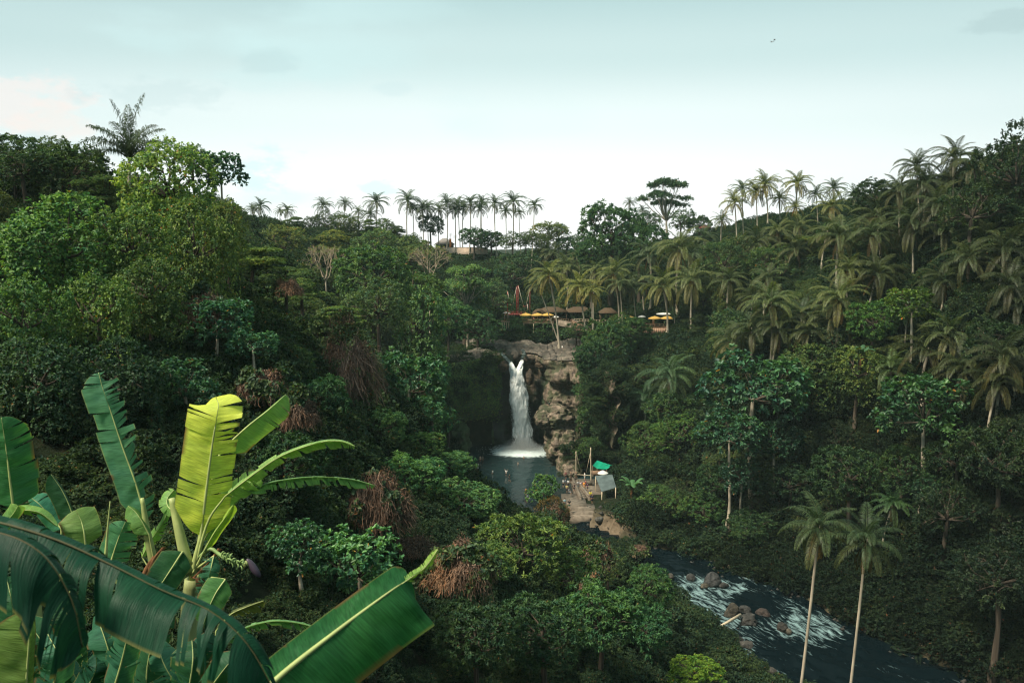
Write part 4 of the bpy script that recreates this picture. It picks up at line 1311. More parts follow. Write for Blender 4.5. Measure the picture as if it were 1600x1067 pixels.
# ------------------------------------------------------------------ trees placed by hand
# (px, py, radius px, distance, kind, tint, squash, label); low tints at lower right paint in shade
G1, YG, TL, DK, WM = (1, 1, 1), (1.5, 1.35, .9), (.85, 1.12, 1.15), (.62, .68, .72), (1.7, 1.25, .95)
ORDW = ['', 'second ', 'third ', 'fourth ', 'fifth ', 'sixth ', 'seventh ', 'eighth ']
def ordinal_(i, n):
    if i <= n - 1 - i:
        return 'leftmost' if i == 0 else ORDW[i] + 'from the left'
    j = n - 1 - i
    return 'rightmost' if j == 0 else ORDW[j] + 'from the right'
HT = [
 (35,262,62,84,'fine',DK,.8,'dark tree on the left skyline, cut by the left edge of the photo'),
 (110,268,60,85,'dense',DK,.8,'dark tree on the left skyline just left of the feathery palm'),
 (165,300,55,80,'feather',DK,.7,'dark layered tree in front of the foot of the feathery skyline palm'),
 (20,240,40,88,'dense',DK,.9,'dark round treetop at the far left end of the skyline'),
 (78,238,34,88,'fine',(.8,.8,.75),.9,'small brownish treetop on the left skyline'),
 (300,255,34,78,'fine',(1.2,1.3,.95),.9,'small green treetop between the feathery palm and the dark large-leaved tree'),
 (345,272,44,78,'bigleaf',(.8,.95,1.0),.95,'dark large-leaved tree standing out against the sky at the right end of the left hill'),
 (262,292,80,74,'creeper',(1.9,1.75,1.0),1.0,'yellow-green creeper-covered tree at the top of the left hill'),
 (95,385,98,60,'creeper',(1.35,1.55,.95),.9,'big rounded bright green mound of creepers on the left hill'),
 (205,382,66,60,'creeper',(1.6,1.5,.9),1.1,'yellow-green creeper-draped tree below the top of the left hill'),
 (305,385,62,67,'creeper',(1.6,1.4,.9),1.3,'olive creeper-covered tree leaning over the right side of the left hill'),
 (355,360,42,72,'creeper',(1.7,1.35,.9),1.3,'small olive tree at the right shoulder of the left hill, under the skyline'),
 (40,500,70,49,'creeper',(1.2,1.35,.9),1.1,'creeper-draped green tree at the left edge of the photo, halfway up'),
 (150,490,66,52,'creeper',(1.5,1.45,.85),1.1,'yellow-green creeper-draped tree in the middle of the left hill'),
 (235,455,62,56,'creeper',(1.25,1.15,.75),1.0,'creeper tree with yellowing leaves in the middle of the left hill'),
 (60,600,80,42,'creeper',(.6,.75,.8),.9,'dark tree behind the leftmost banana leaves'),
 (180,600,80,44,'creeper',(.5,.62,.66),.9,'dark tree behind the tall pointed banana leaf'),
 (340,505,62,60,'bigleaf',TL,.8,'large-leaved blue-green tree in the middle of the left slope'),
 (395,540,40,58,'bigleaf',TL,.8,'smaller large-leaved tree at the right of the blue-green one on the left slope'),
 (395,410,58,92,'feather',YG,.7,'yellowish layered tree behind the right shoulder of the left hill'),
 (445,440,50,98,'feather',G1,.7,'green layered tree above the red-brown dry bush'),
 (290,640,60,48,'bigleaf',(.75,.95,.9),.9,'dark large-leaved tree behind the lime banana leaf'),
 (440,388,48,200,'fine',WM,.8,'warm olive tree below the distant palms, left of centre'),
 (520,385,52,235,'feather',WM,.75,'olive layered tree under the left end of the distant palm row'),
 (590,388,50,250,'fine',(1.2,1.15,1),.75,'green tree on the ridge just left of the tall palm row'),
 (640,400,42,250,'fine',(1.35,1.15,.95),.8,'olive tree below the palms left of the house'),
 (508,412,38,165,'bare',(2,1.7,1.2),1.0,'bare pale twiggy tree, the left one of two'),
 (672,412,40,190,'bare',(2,1.7,1.2),1.0,'bare pale twiggy tree, the right one of two'),
 (585,430,62,150,'dense',(1.05,1.15,1.0),.95,'big rounded dense tree right of the left bare tree'),
 (645,455,48,160,'dense',(1.1,1.1,.95),.9,'dense tree between the big rounded tree and the right bare tree'),
 (470,455,48,112,'feather',(1.3,1.2,.9),.65,'layered olive tree below the left bare tree'),
 (590,480,58,132,'fine',G1,.9,'green tree below the big rounded dense tree'),
 (655,510,55,150,'creeper',(1.2,1.3,1.0),1.3,'creeper-covered tree left of the cliff, above the shaded gully'),
 (530,492,42,92,'feather',(1.7,1.55,1.0),.5,'bright yellow-topped layered tree above the hanging dry vines'),
 (520,520,48,93,'creeper',(1.1,1.0,.8),.9,'creeper tree that carries the hanging dry vines'),
 (728,448,46,225,'umbrella',(1.35,1.45,1.2),1.1,'light green dome-shaped tree behind the cliff'),
 (725,455,44,230,'creeper',(1.2,1.35,1.1),.6,'creeper mound under the light green dome-shaped tree'),
 (700,500,45,205,'dense',TL,.9,'blue-green tree on the left rim of the cliff'),
 (748,515,42,224,'fine',TL,.9,'green tree hanging over the left end of the rock shelf'),
 (765,470,42,242,'fine',G1,.9,'green tree left of the red swing posts'),
 (800,430,50,285,'fine',(.8,.9,.9),.9,'dark tree behind the red swing posts'),
 (855,370,42,310,'fine',(1.9,1.45,1.2),.6,'pale brownish tree around the tall single palm'),
 (740,372,26,316,'dense',(.62,.8,.9),.8,'dark round tree beside the house on the ridge'),
 (768,376,24,318,'dense',(.6,.78,.88),.8,'dark round tree right of the one beside the house'),
 (672,352,22,322,'dense',(.6,.78,.88),1.0,'dark tree behind the palms left of the house'),
 (872,362,16,330,'fine',(.8,.95,.95),.9,'small tree on the skyline right of the tall single palm'),
 (955,362,54,262,'dense',(.7,.95,.95),1.05,'tall dark round tree on the skyline right of centre'),
 (1000,382,46,258,'dense',(.66,.9,.88),1.0,'dark round tree joined to the right side of the tall skyline tree'),
 (925,398,34,256,'dense',(.66,.9,.88),1.0,'dark round tree at the lower left of the tall skyline tree'),
 (1042,312,47,300,'umbrella',(.8,.95,.95),1.0,'open flat-topped tree on the skyline with visible limbs'),
 (640,600,62,100,'bigleaf',(.9,1.1,1.0),1.1,'large-leaved tree with a few orange leaves left of the pool'),
 (675,655,44,98,'bigleaf',(.95,1.2,1.05),.95,'large-leaved bush leaning over the left edge of the pool'),
 (595,690,40,82,'dense',TL,.9,'blue-green tree below the hanging dry vines'),
 (500,650,50,74,'dense',(.7,1.0,1.0),1.0,'teal tree right of the bright lime banana leaf'),
 (455,570,40,76,'dense',G1,.9,'green tree between the two dry vine hangings'),
 (655,710,45,104,'dense',(1.2,1.35,1.0),.6,'green bush on the bank below the large-leaved pool tree'),
 (700,745,48,112,'dense',(1.1,1.4,1.2),.6,'bright blue-green bush on the near shore of the pool'),
 (640,770,62,84,'dense',(1.0,1.4,1.25),.7,'wide bright teal bush in the middle of the photo'),
 (720,800,62,98,'dense',(1.2,1.45,1.2),.6,'light green bush on the bank in front of the pool'),
 (560,895,92,44,'bigleaf',(.95,1.25,1.05),.85,'wide palmate-leaved shrub above the big banana leaf at the bottom'),
 (470,860,62,40,'bigleaf',(.6,.9,.85),.9,'dark leafy shrub right of the banana flower'),
 (450,760,70,54,'dense',(.5,.7,.72),1.0,'dark tree below the two arching banana leaves'),
 (815,852,80,72,'dense',(1.5,1.45,.9),.85,'rounded yellow-green tree right of centre at the bottom'),
 (762,880,50,64,'dense',(1.2,1.25,.9),.85,'yellow-green tree left of the rounded one at the bottom'),
 (895,900,58,74,'dense',(1.3,1.35,.9),.9,'green tree right of the rounded yellow-green tree'),
 (940,965,75,62,'dense',(.75,1.1,1.0),.9,'teal tree above the bottom edge, right of centre'),
 (850,985,75,54,'dense',(.7,.9,.8),.9,'dark green tree above the bottom edge in the centre'),
 (745,990,70,46,'dense',(.5,.65,.65),.9,'dark tree above the bottom edge right of the big banana leaf'),
 (1010,915,45,86,'dense',(.95,1.25,.95),.9,'green tree at the river bend'),
 (1005,985,55,72,'dense',(.7,1.15,1.05),.9,'teal tree on the near river bank'),
 (950,885,40,92,'fine',(1.5,1.25,.85),.8,'olive bush on the spur above the river bend'),
 (1085,1052,50,66,'dense',(1.7,1.8,.5),.6,'low bright lime bush on the near river bank at the bottom edge'),
 (850,768,32,122,'bigleaf',(1.5,1.6,1.0),1.0,'bright large-leaved tree in front of the near end of the pool'),
 (862,800,30,119,'creeper',(1.6,.7,.5),.9,'brown-red creeper mound under the bright large-leaved tree'),
 (950,540,48,212,'dense',(.8,1.0,.9),1.05,'big dark glossy tree right of the waterfall, below the terrace'),
 (985,520,38,216,'dense',(.85,1.05,.9),.95,'dark tree in front of the right terrace'),
 (930,600,40,205,'dense',(.8,1.05,.95),1.0,'dark tree beside the pale rock buttress'),
 (960,640,42,200,'bigleaf',(.75,.95,.9),.9,'dark leafy tree right of the rock buttress'),
 (928,562,36,203,'dense',(.7,.9,.85),1.1,'dark tree covering the right side of the buttress'),
 (922,612,30,199,'fine',(.75,.95,.85),1.1,'dark bushy tree at the right edge of the rock buttress'),
 (935,660,38,196,'dense',(.75,.95,.85),1.0,'dark tree at the right side of the rock outcrop'),
 (922,705,30,192,'fine',(.9,1.1,.8),1.0,'green bushy tree below the right side of the rock outcrop'),
 (900,520,30,228,'fine',(.9,1.05,.9),.7,'bush at the back edge of the rock shelf, right side'),
 (842,515,34,249,'fine',(.95,1.15,.9),.55,'bush hanging under the left terrace deck'),
 (800,512,32,249,'fine',(.9,1.15,.95),.6,'bush left of the terrace deck above the rock shelf'),
 (1178,610,90,154,'bigleaf',(.85,1.1,1.05),.9,'great large-leaved tree on the right slope with its trunk showing below'),
 (1140,680,60,150,'bigleaf',(.75,.98,.9),.9,'lower left bough tree of the great large-leaved tree on the right slope'),
 (1445,645,82,128,'bigleaf',(.75,.95,.7),.9,'large-leaved tree with yellow and orange leaves on the right slope'),
 (1210,690,45,152,'bigleaf',(.6,.8,.78),.9,'shaded leafy tree at the right foot of the great large-leaved tree'),
 (1425,480,48,150,'bigleaf',(1.3,1.15,.4),.8,'thin tree with yellow leaves among the palms at the upper right'),
 (1365,500,42,158,'dense',(.8,1.15,.85),.9,'deep green round tree among the palms on the right slope'),
 (1140,520,48,190,'creeper',(.9,.95,.75),.9,'creeper-covered slope tree right of the right terrace'),
 (1060,700,55,178,'fine',(1.0,1.25,.8),.8,'green tree on the slope above the landing'),
 (1010,690,45,184,'fine',(1.1,1.2,.8),.8,'yellow-green tree above the grey landing roof'),
 (1050,640,45,185,'dense',(.8,.95,.85),.9,'dark tree halfway up the slope right of the waterfall'),
 (1260,575,52,160,'creeper',(1.15,1.1,.7),.8,'olive creeper thicket right of the great large-leaved tree'),
 (1340,580,55,152,'creeper',(1.05,1.0,.65),.8,'olive creeper thicket left of the yellow-leaved tree'),
 (1130,410,42,215,'fine',(.8,.9,.8),.9,'dark tree right of the terrace palms'),
 (1210,425,50,205,'fine',(1.0,1.05,.85),.9,'green tree below the ridge palms on the right'),
 (1290,400,45,200,'feather',(1.1,1.0,.75),.8,'olive layered tree below the right ridge palms'),
 (1160,395,40,225,'creeper',(1.25,1.0,.75),.8,'brownish creeper-covered tree below the right ridge palms'),
 (1590,270,70,150,'fine',(.35,.4,.42),1.2,'black-looking tall tree cut by the right edge of the photo'),
 (1520,330,60,150,'fine',(.42,.48,.48),.9,'dark tree under the palms near the right edge'),
 (1370,310,40,185,'dense',(.5,.55,.55),.9,'dark tree at the left foot of the high palm group on the right'),
 (1100,800,48,156,'fine',(.85,1.1,.75),.7,'low green tree right of the landing, above the river'),
 (1030,790,48,158,'fine',(1.0,1.2,.8),.7,'bushy tree between the landing and the river'),
 (1170,830,48,147,'dense',(.55,.7,.6),.8,'dark tree on the far river bank'),
 (1330,740,60,136,'dense',(.45,.58,.52),.9,'dark tree behind the two tall palms'),
 (1560,540,60,132,'dense',(.4,.48,.45),.9,'dark tree near the right edge, halfway down'),
 (1560,720,70,116,'dense',(.32,.38,.36),1.0,'very dark tree at the right edge, lower half'),
 (1480,800,60,118,'fine',(.3,.36,.34),1.0,'very dark tree on the lower right slope'),
 (1160,748,44,150.5,'bigleaf',(.6,.8,.72),.9,'leafy young tree in front of the pale trunks of the great large-leaved tree'),
 (1440,760,42,126.5,'bigleaf',(.5,.62,.5),.9,'leafy young tree around the thin trunk on the far right slope'),
 (1125,755,48,158,'dense',(.6,.8,.7),.8,'dark green tree under the left side of the great large-leaved tree'),
 (1235,755,45,148,'dense',(.5,.65,.6),.8,'dark tree right of the pale trunks of the great large-leaved tree'),
 (1410,735,50,130,'fine',(.45,.6,.5),.9,'shaded tree left of the thin trunk on the far right slope'),
 (1495,720,50,124,'dense',(.35,.45,.4),.9,'dark tree right of the thin trunk on the far right slope'),
 (1012,352,26,286,'fine',(.8,.95,.9),.9,'small dark tree at the left foot of the flat-topped skyline tree'),
 (1064,347,27,286,'fine',(.85,.98,.9),.9,'small dark tree at the right foot of the flat-topped skyline tree'),
 (1092,352,20,284,'dense',(.8,.9,.85),.9,'small dark tree between the flat-topped tree and the ridge palms'),
 (912,376,22,300,'fine',(1.1,1.15,1.0),.8,'small green tree at the left foot of the tall dark round tree'),
 (885,382,20,306,'dense',(.9,1.05,1.0),.8,'small green tree right of the tall single palm'),
 (1560,900,80,104,'fine',(.26,.3,.3),.9,'nearly black tree at the lower right corner'),
]
for (px, py, rp, Y, kind, tint, sq, lab) in HT:
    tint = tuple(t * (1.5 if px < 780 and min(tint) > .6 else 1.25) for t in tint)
    for Yt in np.arange(max(20.0, Y * .35), Y, 1.0):       # stand the tree where the line of sight first meets the growth
        ct = at(px, py, Yt)
        if float(gz(ct.x, Yt)) + .45 * rp * Yt / F * sq > ct.z:
            Y = Yt; break
    c = at(px, py, Y)
    c.z = max(c.z, float(gz(c.x, Y)) + .55 * rp * Y / F * sq + .8)
    o = place_tree({'bare': 'bare_tree', 'umbrella': 'umbrella_tree', 'bigleaf': 'large_leaved_tree', 'creeper': 'creeper_covered_tree', 'feather': 'layered_tree'}.get(kind, 'broadleaf_tree'), kind, c.x, Y, c.z, rp * Y / F, tint, sq)
    tag(o, lab, 'tree')
    TREES.append((px, py, rp, Y))

rg = [(398,350),(418,356),(440,352),(462,347),(486,345),(508,343),(532,342),(556,344),(578,350),(602,354),(622,362),(646,372),(664,378),(800,372),(822,370),(846,374)]
for i, (px, py) in enumerate(rg):
    Y = 292.0; rp = R.uniform(15, 24); c = at(px, py + 6, Y)
    c.z = max(c.z, float(gz(c.x, Y)) + 1.5)
    t_ = R.uniform(.85, 1.35)
    o = place_tree('broadleaf_tree', R.choice(['fine', 'fine', 'dense', 'creeper', 'feather']), c.x, Y, c.z, rp * Y / F, (t_ * 1.2, t_ * 1.1, t_ * .95), R.uniform(.75, 1.0))
    tag(o, 'small tree, %s of those along the ridge below the skyline palms' % ordinal_(i, len(rg)), 'tree', 'small trees along the far ridge')
    TREES.append((px, py, rp, Y))
# palms by hand: (px, py heart, radius px, distance, base px, tint, near?, label)
PW, PG, PD, PF = (1.5, 1.35, 1.0), (1, 1.05, 1), (.6, .62, .58), (.85, .95, .95)
ridge = [(395,334,11,330),(407,330,12,325),(438,338,9,345),(449,331,13,335),(505,328,14,320),(539,325,13,322),(560,338,11,330),(588,322,18,315),(579,342,13,320),
 (637,318,17,318),(645,330,13,322),(660,328,16,318),(668,332,13,322),(686,330,13,326),(698,324,16,320),(711,332,14,322),(716,326,12,326),(724,330,12,328),(735,322,14,322),(750,331,12,322),(753,322,12,330),(773,325,15,318),(790,332,11,325),(802,320,16,318),(811,337,11,326)]
dirs = ['leftmost', 'second', 'third', 'fourth', 'fifth', 'sixth', 'seventh', 'eighth', 'ninth', 'tenth', 'eleventh', 'twelfth']
def ordinal(i, n):
    w = ['leftmost', 'second from the left', 'third from the left', 'fourth from the left', 'fifth from the left', 'sixth from the left', 'seventh from the left', 'eighth from the left', 'ninth from the left', 'tenth from the left', 'eleventh from the left', 'twelfth from the left', 'thirteenth from the left', 'fourteenth from the left', 'fifteenth from the left', 'sixteenth from the left', 'seventeenth from the left', 'eighteenth from the left']
    e = ['rightmost', 'second from the right', 'third from the right', 'fourth from the right', 'fifth from the right', 'sixth from the right', 'seventh from the right', 'eighth from the right', 'ninth from the right', 'tenth from the right', 'eleventh from the right', 'twelfth from the right', 'thirteenth from the right', 'fourteenth from the right', 'fifteenth from the right', 'sixteenth from the right', 'seventeenth from the right', 'eighteenth from the right']
    if i <= n - 1 - i:
        return w[i] if i < len(w) else None
    return e[n - 1 - i] if n - 1 - i < len(e) else None
rs = sorted(ridge)
for i, (px, py, rp, Y) in enumerate(rs):
    o = place_palm('coconut_palm', px, py - R.uniform(0, 7), Y, rp * R.uniform(1.1, 1.4), PF, px + R.uniform(-5, 5), False, 40 + i)
    tag(o, 'coconut palm, %s of the row on the far skyline ridge' % ordinal(i, len(rs)), 'palm tree', 'coconut palms on the far skyline ridge')
    TREES.append((px, py, rp * .6, Y))
HP = [
 (835,322,17,300,829,PF,False,'very tall single palm on the skyline above the red swing posts'),
 (984,318,12,300,983,PF,False,'small palm behind the top of the tall dark round tree'),
 (1004,330,12,320,1004,PF,False,'small palm between the dark round tree and the flat-topped tree'),
 (858,432,33,226,876,PW,True,'palm leaning left over the left terrace umbrellas'),
 (840,445,24,232,882,PG,True,'lower palm behind the one leaning over the left terrace'),
 (906,450,34,222,926,PW,True,'palm with drooping fronds right of the left terrace'),
 (924,458,26,219,936,PW,True,'palm with an orange heart right of the left terrace'),
 (960,430,34,236,968,PW,True,'tallest palm behind the big dark tree below the terraces'),
 (968,446,24,232,976,PG,True,'thick-trunked palm between the two terraces'),
 (990,452,24,238,997,PG,True,'palm left of the right terrace umbrellas'),
 (1006,440,26,244,1010,PG,True,'palm behind the right terrace umbrellas'),
 (1036,450,40,222,1044,PW,True,'broad palm over the right terrace with a dead brown frond'),
 (1052,470,20,226,1056,PG,True,'small palm beside the broad palm over the right terrace'),
 (1082,442,42,214,1082,PW,True,'broad palm right of the right terrace with two pale trunks'),
 (1062,392,44,232,1062,PW,True,'palm above the right terrace reaching over the slope'),
 (1015,400,34,245,1015,PG,True,'palm right of the tall dark round tree'),
 (1148,318,26,246,1150,PW,False,'warm-lit ridge palm just left of the tallest pair'),
 (1160,296,20,250,1161,PF,False,'ridge palm rising behind the warm-lit one'),
 (1128,345,20,250,1128,PF,False,'small ridge palm at the left end of the right-hand palm row'),
 (1195,290,28,242,1196,PW,True,'tall warm-lit ridge palm with bare trunk on the right skyline'),
 (1181,302,22,244,1181,PW,False,'ridge palm left beside the tall warm-lit one'),
 (1218,312,22,246,1218,PW,False,'ridge palm right beside the tall warm-lit one'),
 (1246,288,26,240,1245,PW,True,'spreading ridge palm with golden lower fronds on the right skyline'),
 (1243,325,20,238,1243,PW,False,'low golden palm under the spreading ridge palm'),
 (1275,305,19,240,1275,PF,False,'thin ridge palm right of the spreading one'),
 (1303,296,22,236,1302,PF,False,'ridge palm in the dip of the right skyline'),
 (1300,325,30,226,1300,PW,True,'low wide palm below the dip of the right skyline'),
 (1336,308,22,232,1336,PF,False,'dark small palm left of the high palm group on the right'),
 (1432,262,34,176,1432,PD,True,'dark high palm, left one of the group on the right skyline'),
 (1447,290,40,170,1440,PD,True,'palm hanging under the left one of the high dark group'),
 (1492,248,40,168,1490,PD,True,'highest dark palm on the right skyline'),
 (1520,262,38,165,1520,PD,True,'dark palm right of the highest one on the right skyline'),
 (1475,285,36,172,1476,PD,True,'dark palm between the two high ones on the right skyline'),
 (1405,300,36,178,1405,(.8,.8,.7),True,'palm at the left foot of the high dark group'),
 (1312,372,44,178,1312,(1.1,1.05,.8),True,'wide palm in the upper middle of the right slope'),
 (1362,370,42,174,1362,(.95,.95,.75),True,'palm right of the wide one on the upper right slope'),
 (1425,355,44,166,1425,(.8,.8,.65),True,'palm with an orange heart on the upper right slope'),
 (1475,365,42,162,1472,(.7,.72,.6),True,'dark palm above the rightmost lit palm'),
 (1540,378,46,150,1538,(.8,.8,.6),True,'rightmost palm with lit drooping fronds'),
 (1204,478,48,168,1204,(1.35,1.3,.95),True,'large lit palm with drooping fronds in the middle of the right slope'),
 (1310,470,46,163,1308,(1.25,1.2,.9),True,'large lit palm right of the middle one on the slope'),
 (1255,490,30,172,1262,PG,True,'shaded palm between the two large lit palms'),
 (1326,425,36,170,1330,(1,.95,.7),True,'palm above the right large lit palm'),
 (1487,525,46,142,1484,(1,1,.75),True,'lit palm with long fronds low on the far right slope'),
 (1392,580,42,148,1392,(.75,.95,.85),True,'drooping palm above the tree with yellow leaves'),
 (1418,492,22,152,1418,(.6,1.0,.9),True,'short blue-green palm under the thin yellow-leaved tree'),
 (1560,600,50,124,1556,(.4,.42,.36),True,'nearly black palm near the right edge, halfway down'),
 (1590,480,44,136,1588,(.4,.42,.36),True,'nearly black palm cut by the right edge'),
 (1046,590,48,188,1046,(.7,1.0,1.05),True,'feathery blue-green palm on the slope right of the waterfall'),
 (1010,625,34,192,1012,(.6,.9,.95),True,'lower feathery palm in the shade right of the waterfall'),
 (1395,790,36,128,1395,(.5,.85,.8),True,'small dark palm behind the right one of the two tall palms'),
 (728,478,26,226,728,(.7,.95,1.05),True,'blue-green palm in front of the light green dome-shaped tree'),
 (1080,400,30,250,1080,PG,True,'palm in the thicket left of the ridge palms'),
 (1100,372,24,258,1100,PF,False,'small palm near the red-roofed hut on the ridge'),
 (930,425,26,250,930,PG,True,'palm in front of the lower left of the tall dark tree'),
 (885,418,28,262,885,PG,True,'palm behind the left terrace in the grove'),
 (905,405,24,275,905,(1,.9,.75),True,'upper palm of the grove behind the left terrace'),
]
for i, (px, py, rp, Y, bx, tint, near, lab) in enumerate(HP):
    tag(place_palm('coconut_palm', px, py, Y, rp, tint, bx, near, i + 3, thin=(1.0 if near else 1)), lab, 'palm tree')
    TREES.append((px, py, rp * .7, Y))
# the two tall palms of the lower right
o = place_palm('coconut_palm', 1279, 828, 74, 66, (.75, .85, .7), 1262, True, 91, 6, 5.0, .7)
tag(o, 'tall slender palm in front of the river, left one of the pair', 'palm tree', 'pair of tall palms in front of the river')
o = place_palm('coconut_palm', 1353, 848, 72, 64, (.55, .68, .58), 1343, True, 95, 6, 5.0, .7)
tag(o, 'tall slender palm in front of the river, right one of the pair', 'palm tree', 'pair of tall palms in front of the river')
TREES += [(1279, 828, 70, 74), (1353, 848, 70, 72), (1270, 960, 30, 74), (1347, 960, 30, 72)]

# feathery palm of the left skyline
g = g_(400)
PL = [frond_mesh('frond', 4.6, a0, a1, g, 60, .95, None, .55, .55, .035) for a0, a1 in ((88, 62), (72, 5), (60, -35), (45, -60))]
c = at(202, 250, 80)
root = empty('feathery_palm', (c.x, 80, float(gz(c.x, 80)) - .3))
h = c.z - root.location.z
obj('trunk', PT[0], root, (0, 0, 0), (0, 0, 0), (1.1, 1.1, h))
for k, (v, a, sc) in enumerate([(0, .4, 1.3), (0, 3.6, 1.15), (0, 1.9, 1.1), (1, -.4, 1.0), (1, 3.5, 1.0), (2, .3, 1.0), (2, 2.8, 1.05), (3, -.1, .95), (3, 3.2, .95), (1, 0.1, .95), (1, 3.05, 1.0), (2, -.2, .95), (2, 3.3, 1.1), (3, .25, .9), (3, 2.9, .95), (1, 1.6, 1.0), (1, 4.7, 1.0), (2, 5.5, .95), (2, 2.2, .9), (0, 5.2, .85)]):
    obj('frond', PL[v], root, (0, 0, h), (0, 0, a), sc, color=(.5, .62, .62))
tag(root, 'dark feathery palm with upright plumes on the left skyline', 'palm tree')

# dry vine masses: (px, py, rx px, ry px, distance, strands, label)
for i, (px, py, rx, ry, Y, ns_, gr, lab) in enumerate([
 (545,590,40,88,84,1500,.08,'tall curtain of dry brown vines hanging on the slope left of the pool'),
 (412,612,44,34,56,900,.12,'rounded tangle of dry pinkish vines above the arching banana leaves'),
 (462,652,30,45,55,600,.2,'brown vine tangle right of the folded banana leaf'),
 (590,800,52,62,58,1300,.12,'dark reddish vine tangle under the bright teal bush'),
 (722,895,55,50,49,1500,.04,'dome of dry brown roots and vines near the bottom centre'),
 (448,455,22,20,92,420,.0,'small rusty red dry bush on the left slope'),
 (318,500,40,48,62,700,.25,'reddish dry vines hanging in the middle of the left slope'),
 (640,860,40,22,60,400,.25,'low brown vine patch between the teal bush and the big banana leaf'),
 (935,870,26,26,80,380,.2,'brown vine patch right of the yellow-green tree'),
 (925,925,22,32,70,380,.15,'narrow dry vine tangle on the spur above the river'),
 (1000,862,16,12,100,220,.1,'small pale brown vine clump at the river bend'),
 (865,815,24,24,116,420,.1,'dark red vine clump below the bright large-leaved tree')]):
    c = at(px, py, Y)
    k = Y / F
    tng, lv = vine_mass('vine_tangle', (rx * k * .9, rx * k * .75, ry * k * .92), int(ns_ * 1.7), 500 + i, gr * 2 + .2, .009 * max(1, Y / 60))
    root = empty('dry_vines', (c.x, c.y, c.z - ry * k))
    o = obj('vine_tangle', tng, root, (0, 0, ry * k)); o['kind'] = 'stuff'
    if len(lv.vertices):
        o = obj('creeper_leaves', lv, root, (0, 0, ry * k)); o['kind'] = 'stuff'
    tag(root, lab, 'vines')
    TREES.append((px, py, rx * .8, Y))

# palms that fill the right slope, the grove and the ridge
gp = g_(77); PF_ = []
tries = 0
while len(PF_) < 25 and tries < 4000:
    tries += 1
    px = gp.uniform(850, 1600); py = gp.uniform(270, 640)
    if px < 1000 and not (385 < py < 455): continue
    if px < 1130 and py > 470: continue
    if py < np.interp(px, [850, 1000, 1120, 1280, 1390, 1430, 1530, 1600], [390, 385, 355, 335, 300, 262, 250, 245]): continue
    # march along the ray until it meets the ground plus palm height
    hit = None; hp_ = gp.uniform(7, 12)
    for Y in np.arange(110, 330, 3.0):
        c = at(px, py, Y)
        if float(gz(c.x, Y)) + hp_ >= c.z:
            hit = Y; break
    if hit is None or any(math.hypot(px - a, py - b) < 26 for a, b, *_ in HP) or any(math.hypot(px - a, py - b) < 22 for a, b, *_ in PF_): continue
    if any(math.hypot(px - a, py - b) < r * .8 for a, b, r, y2 in TREES if y2 < hit + 6 and r > 40): continue
    PF_.append((px, py, hit))
PF_.sort()
def pzone(px, py, Y):
    if px < 1120: return 'terrace grove'
    return ('right ridge' if Y > 215 else 'upper right slope') if py < 420 else ('middle right slope' if px < 1380 else 'far right slope')
grp = {}
for (px, py, Y) in PF_:
    grp.setdefault(pzone(px, py, Y), []).append((px, py, Y))
for zn, lst in grp.items():
    for i, (px, py, Y) in enumerate(lst):
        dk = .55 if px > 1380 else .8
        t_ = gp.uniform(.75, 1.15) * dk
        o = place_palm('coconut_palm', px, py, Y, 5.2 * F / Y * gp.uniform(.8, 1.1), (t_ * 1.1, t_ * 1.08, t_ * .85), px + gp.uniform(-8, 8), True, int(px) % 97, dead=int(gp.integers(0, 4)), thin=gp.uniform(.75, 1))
        o.rotation_euler = (gp.normal(0, .06), gp.normal(0, .07), 0)
        tag(o, 'half-hidden palm, %s of such palms on the %s' % (ordinal(i, len(lst)) or 'middle one', zn) if len(lst) > 1 else 'half-hidden background palm on the %s' % zn, 'palm tree', 'half-hidden palms of the ' + zn)
        TREES.append((px, py, 5.2 * F / Y * .5, Y))
print('fill palms', len(PF_))
# ------------------------------------------------------------------ trees that fill the slopes
def blocked(px, py, rp, Y):
    for (a, b, r, y2) in TREES:
        dd = math.hypot(px - a, py - b)
        if Y < y2 - 1 and dd < r * .75 + rp * .8:
            return True
        if dd < r * .45 and abs(Y - y2) < 12:
            return True
    return False
KEEP = [(690, 535, 905, 800), (780, 470, 1060, 520), (860, 690, 985, 860), (1010, 870, 1500, 1067)]    # places that stay open: fall, terraces, landing, river
fill = []
SKY = np.array([(-80,205),(0,218),(100,222),(140,250),(230,262),(330,300),(380,315),(395,345),(520,342),(600,352),(640,385),(780,378),(850,375),(900,365),(930,345),(1000,345),(1030,358),(1120,358),(1280,345),(1340,330),(1390,300),(1420,275),(1530,262),(1600,240),(1700,225)]).T
cand = []
for gx in np.arange(-110, 150, 5.6):
    for gy in np.arange(34, 345, 5.6):
        x = gx + R.uniform(-2.6, 2.6); y = gy + R.uniform(-2.6, 2.6)
        cand.append((x, y))
cx = np.array(cand)
ZC = gz(cx[:, 0], cx[:, 1]); RDd, RL, _ = river_dist(cx[:, 0], cx[:, 1])
def visible_ground(x, y, z, h):
    """is a point h above ground in sight over the terrain between it and the camera?"""
    t = np.linspace(.06, .97, 60)
    zz = gz(x * t, y * t)
    return bool(np.all(zz + 1.0 < CAMZ + (z + h - CAMZ) * t))
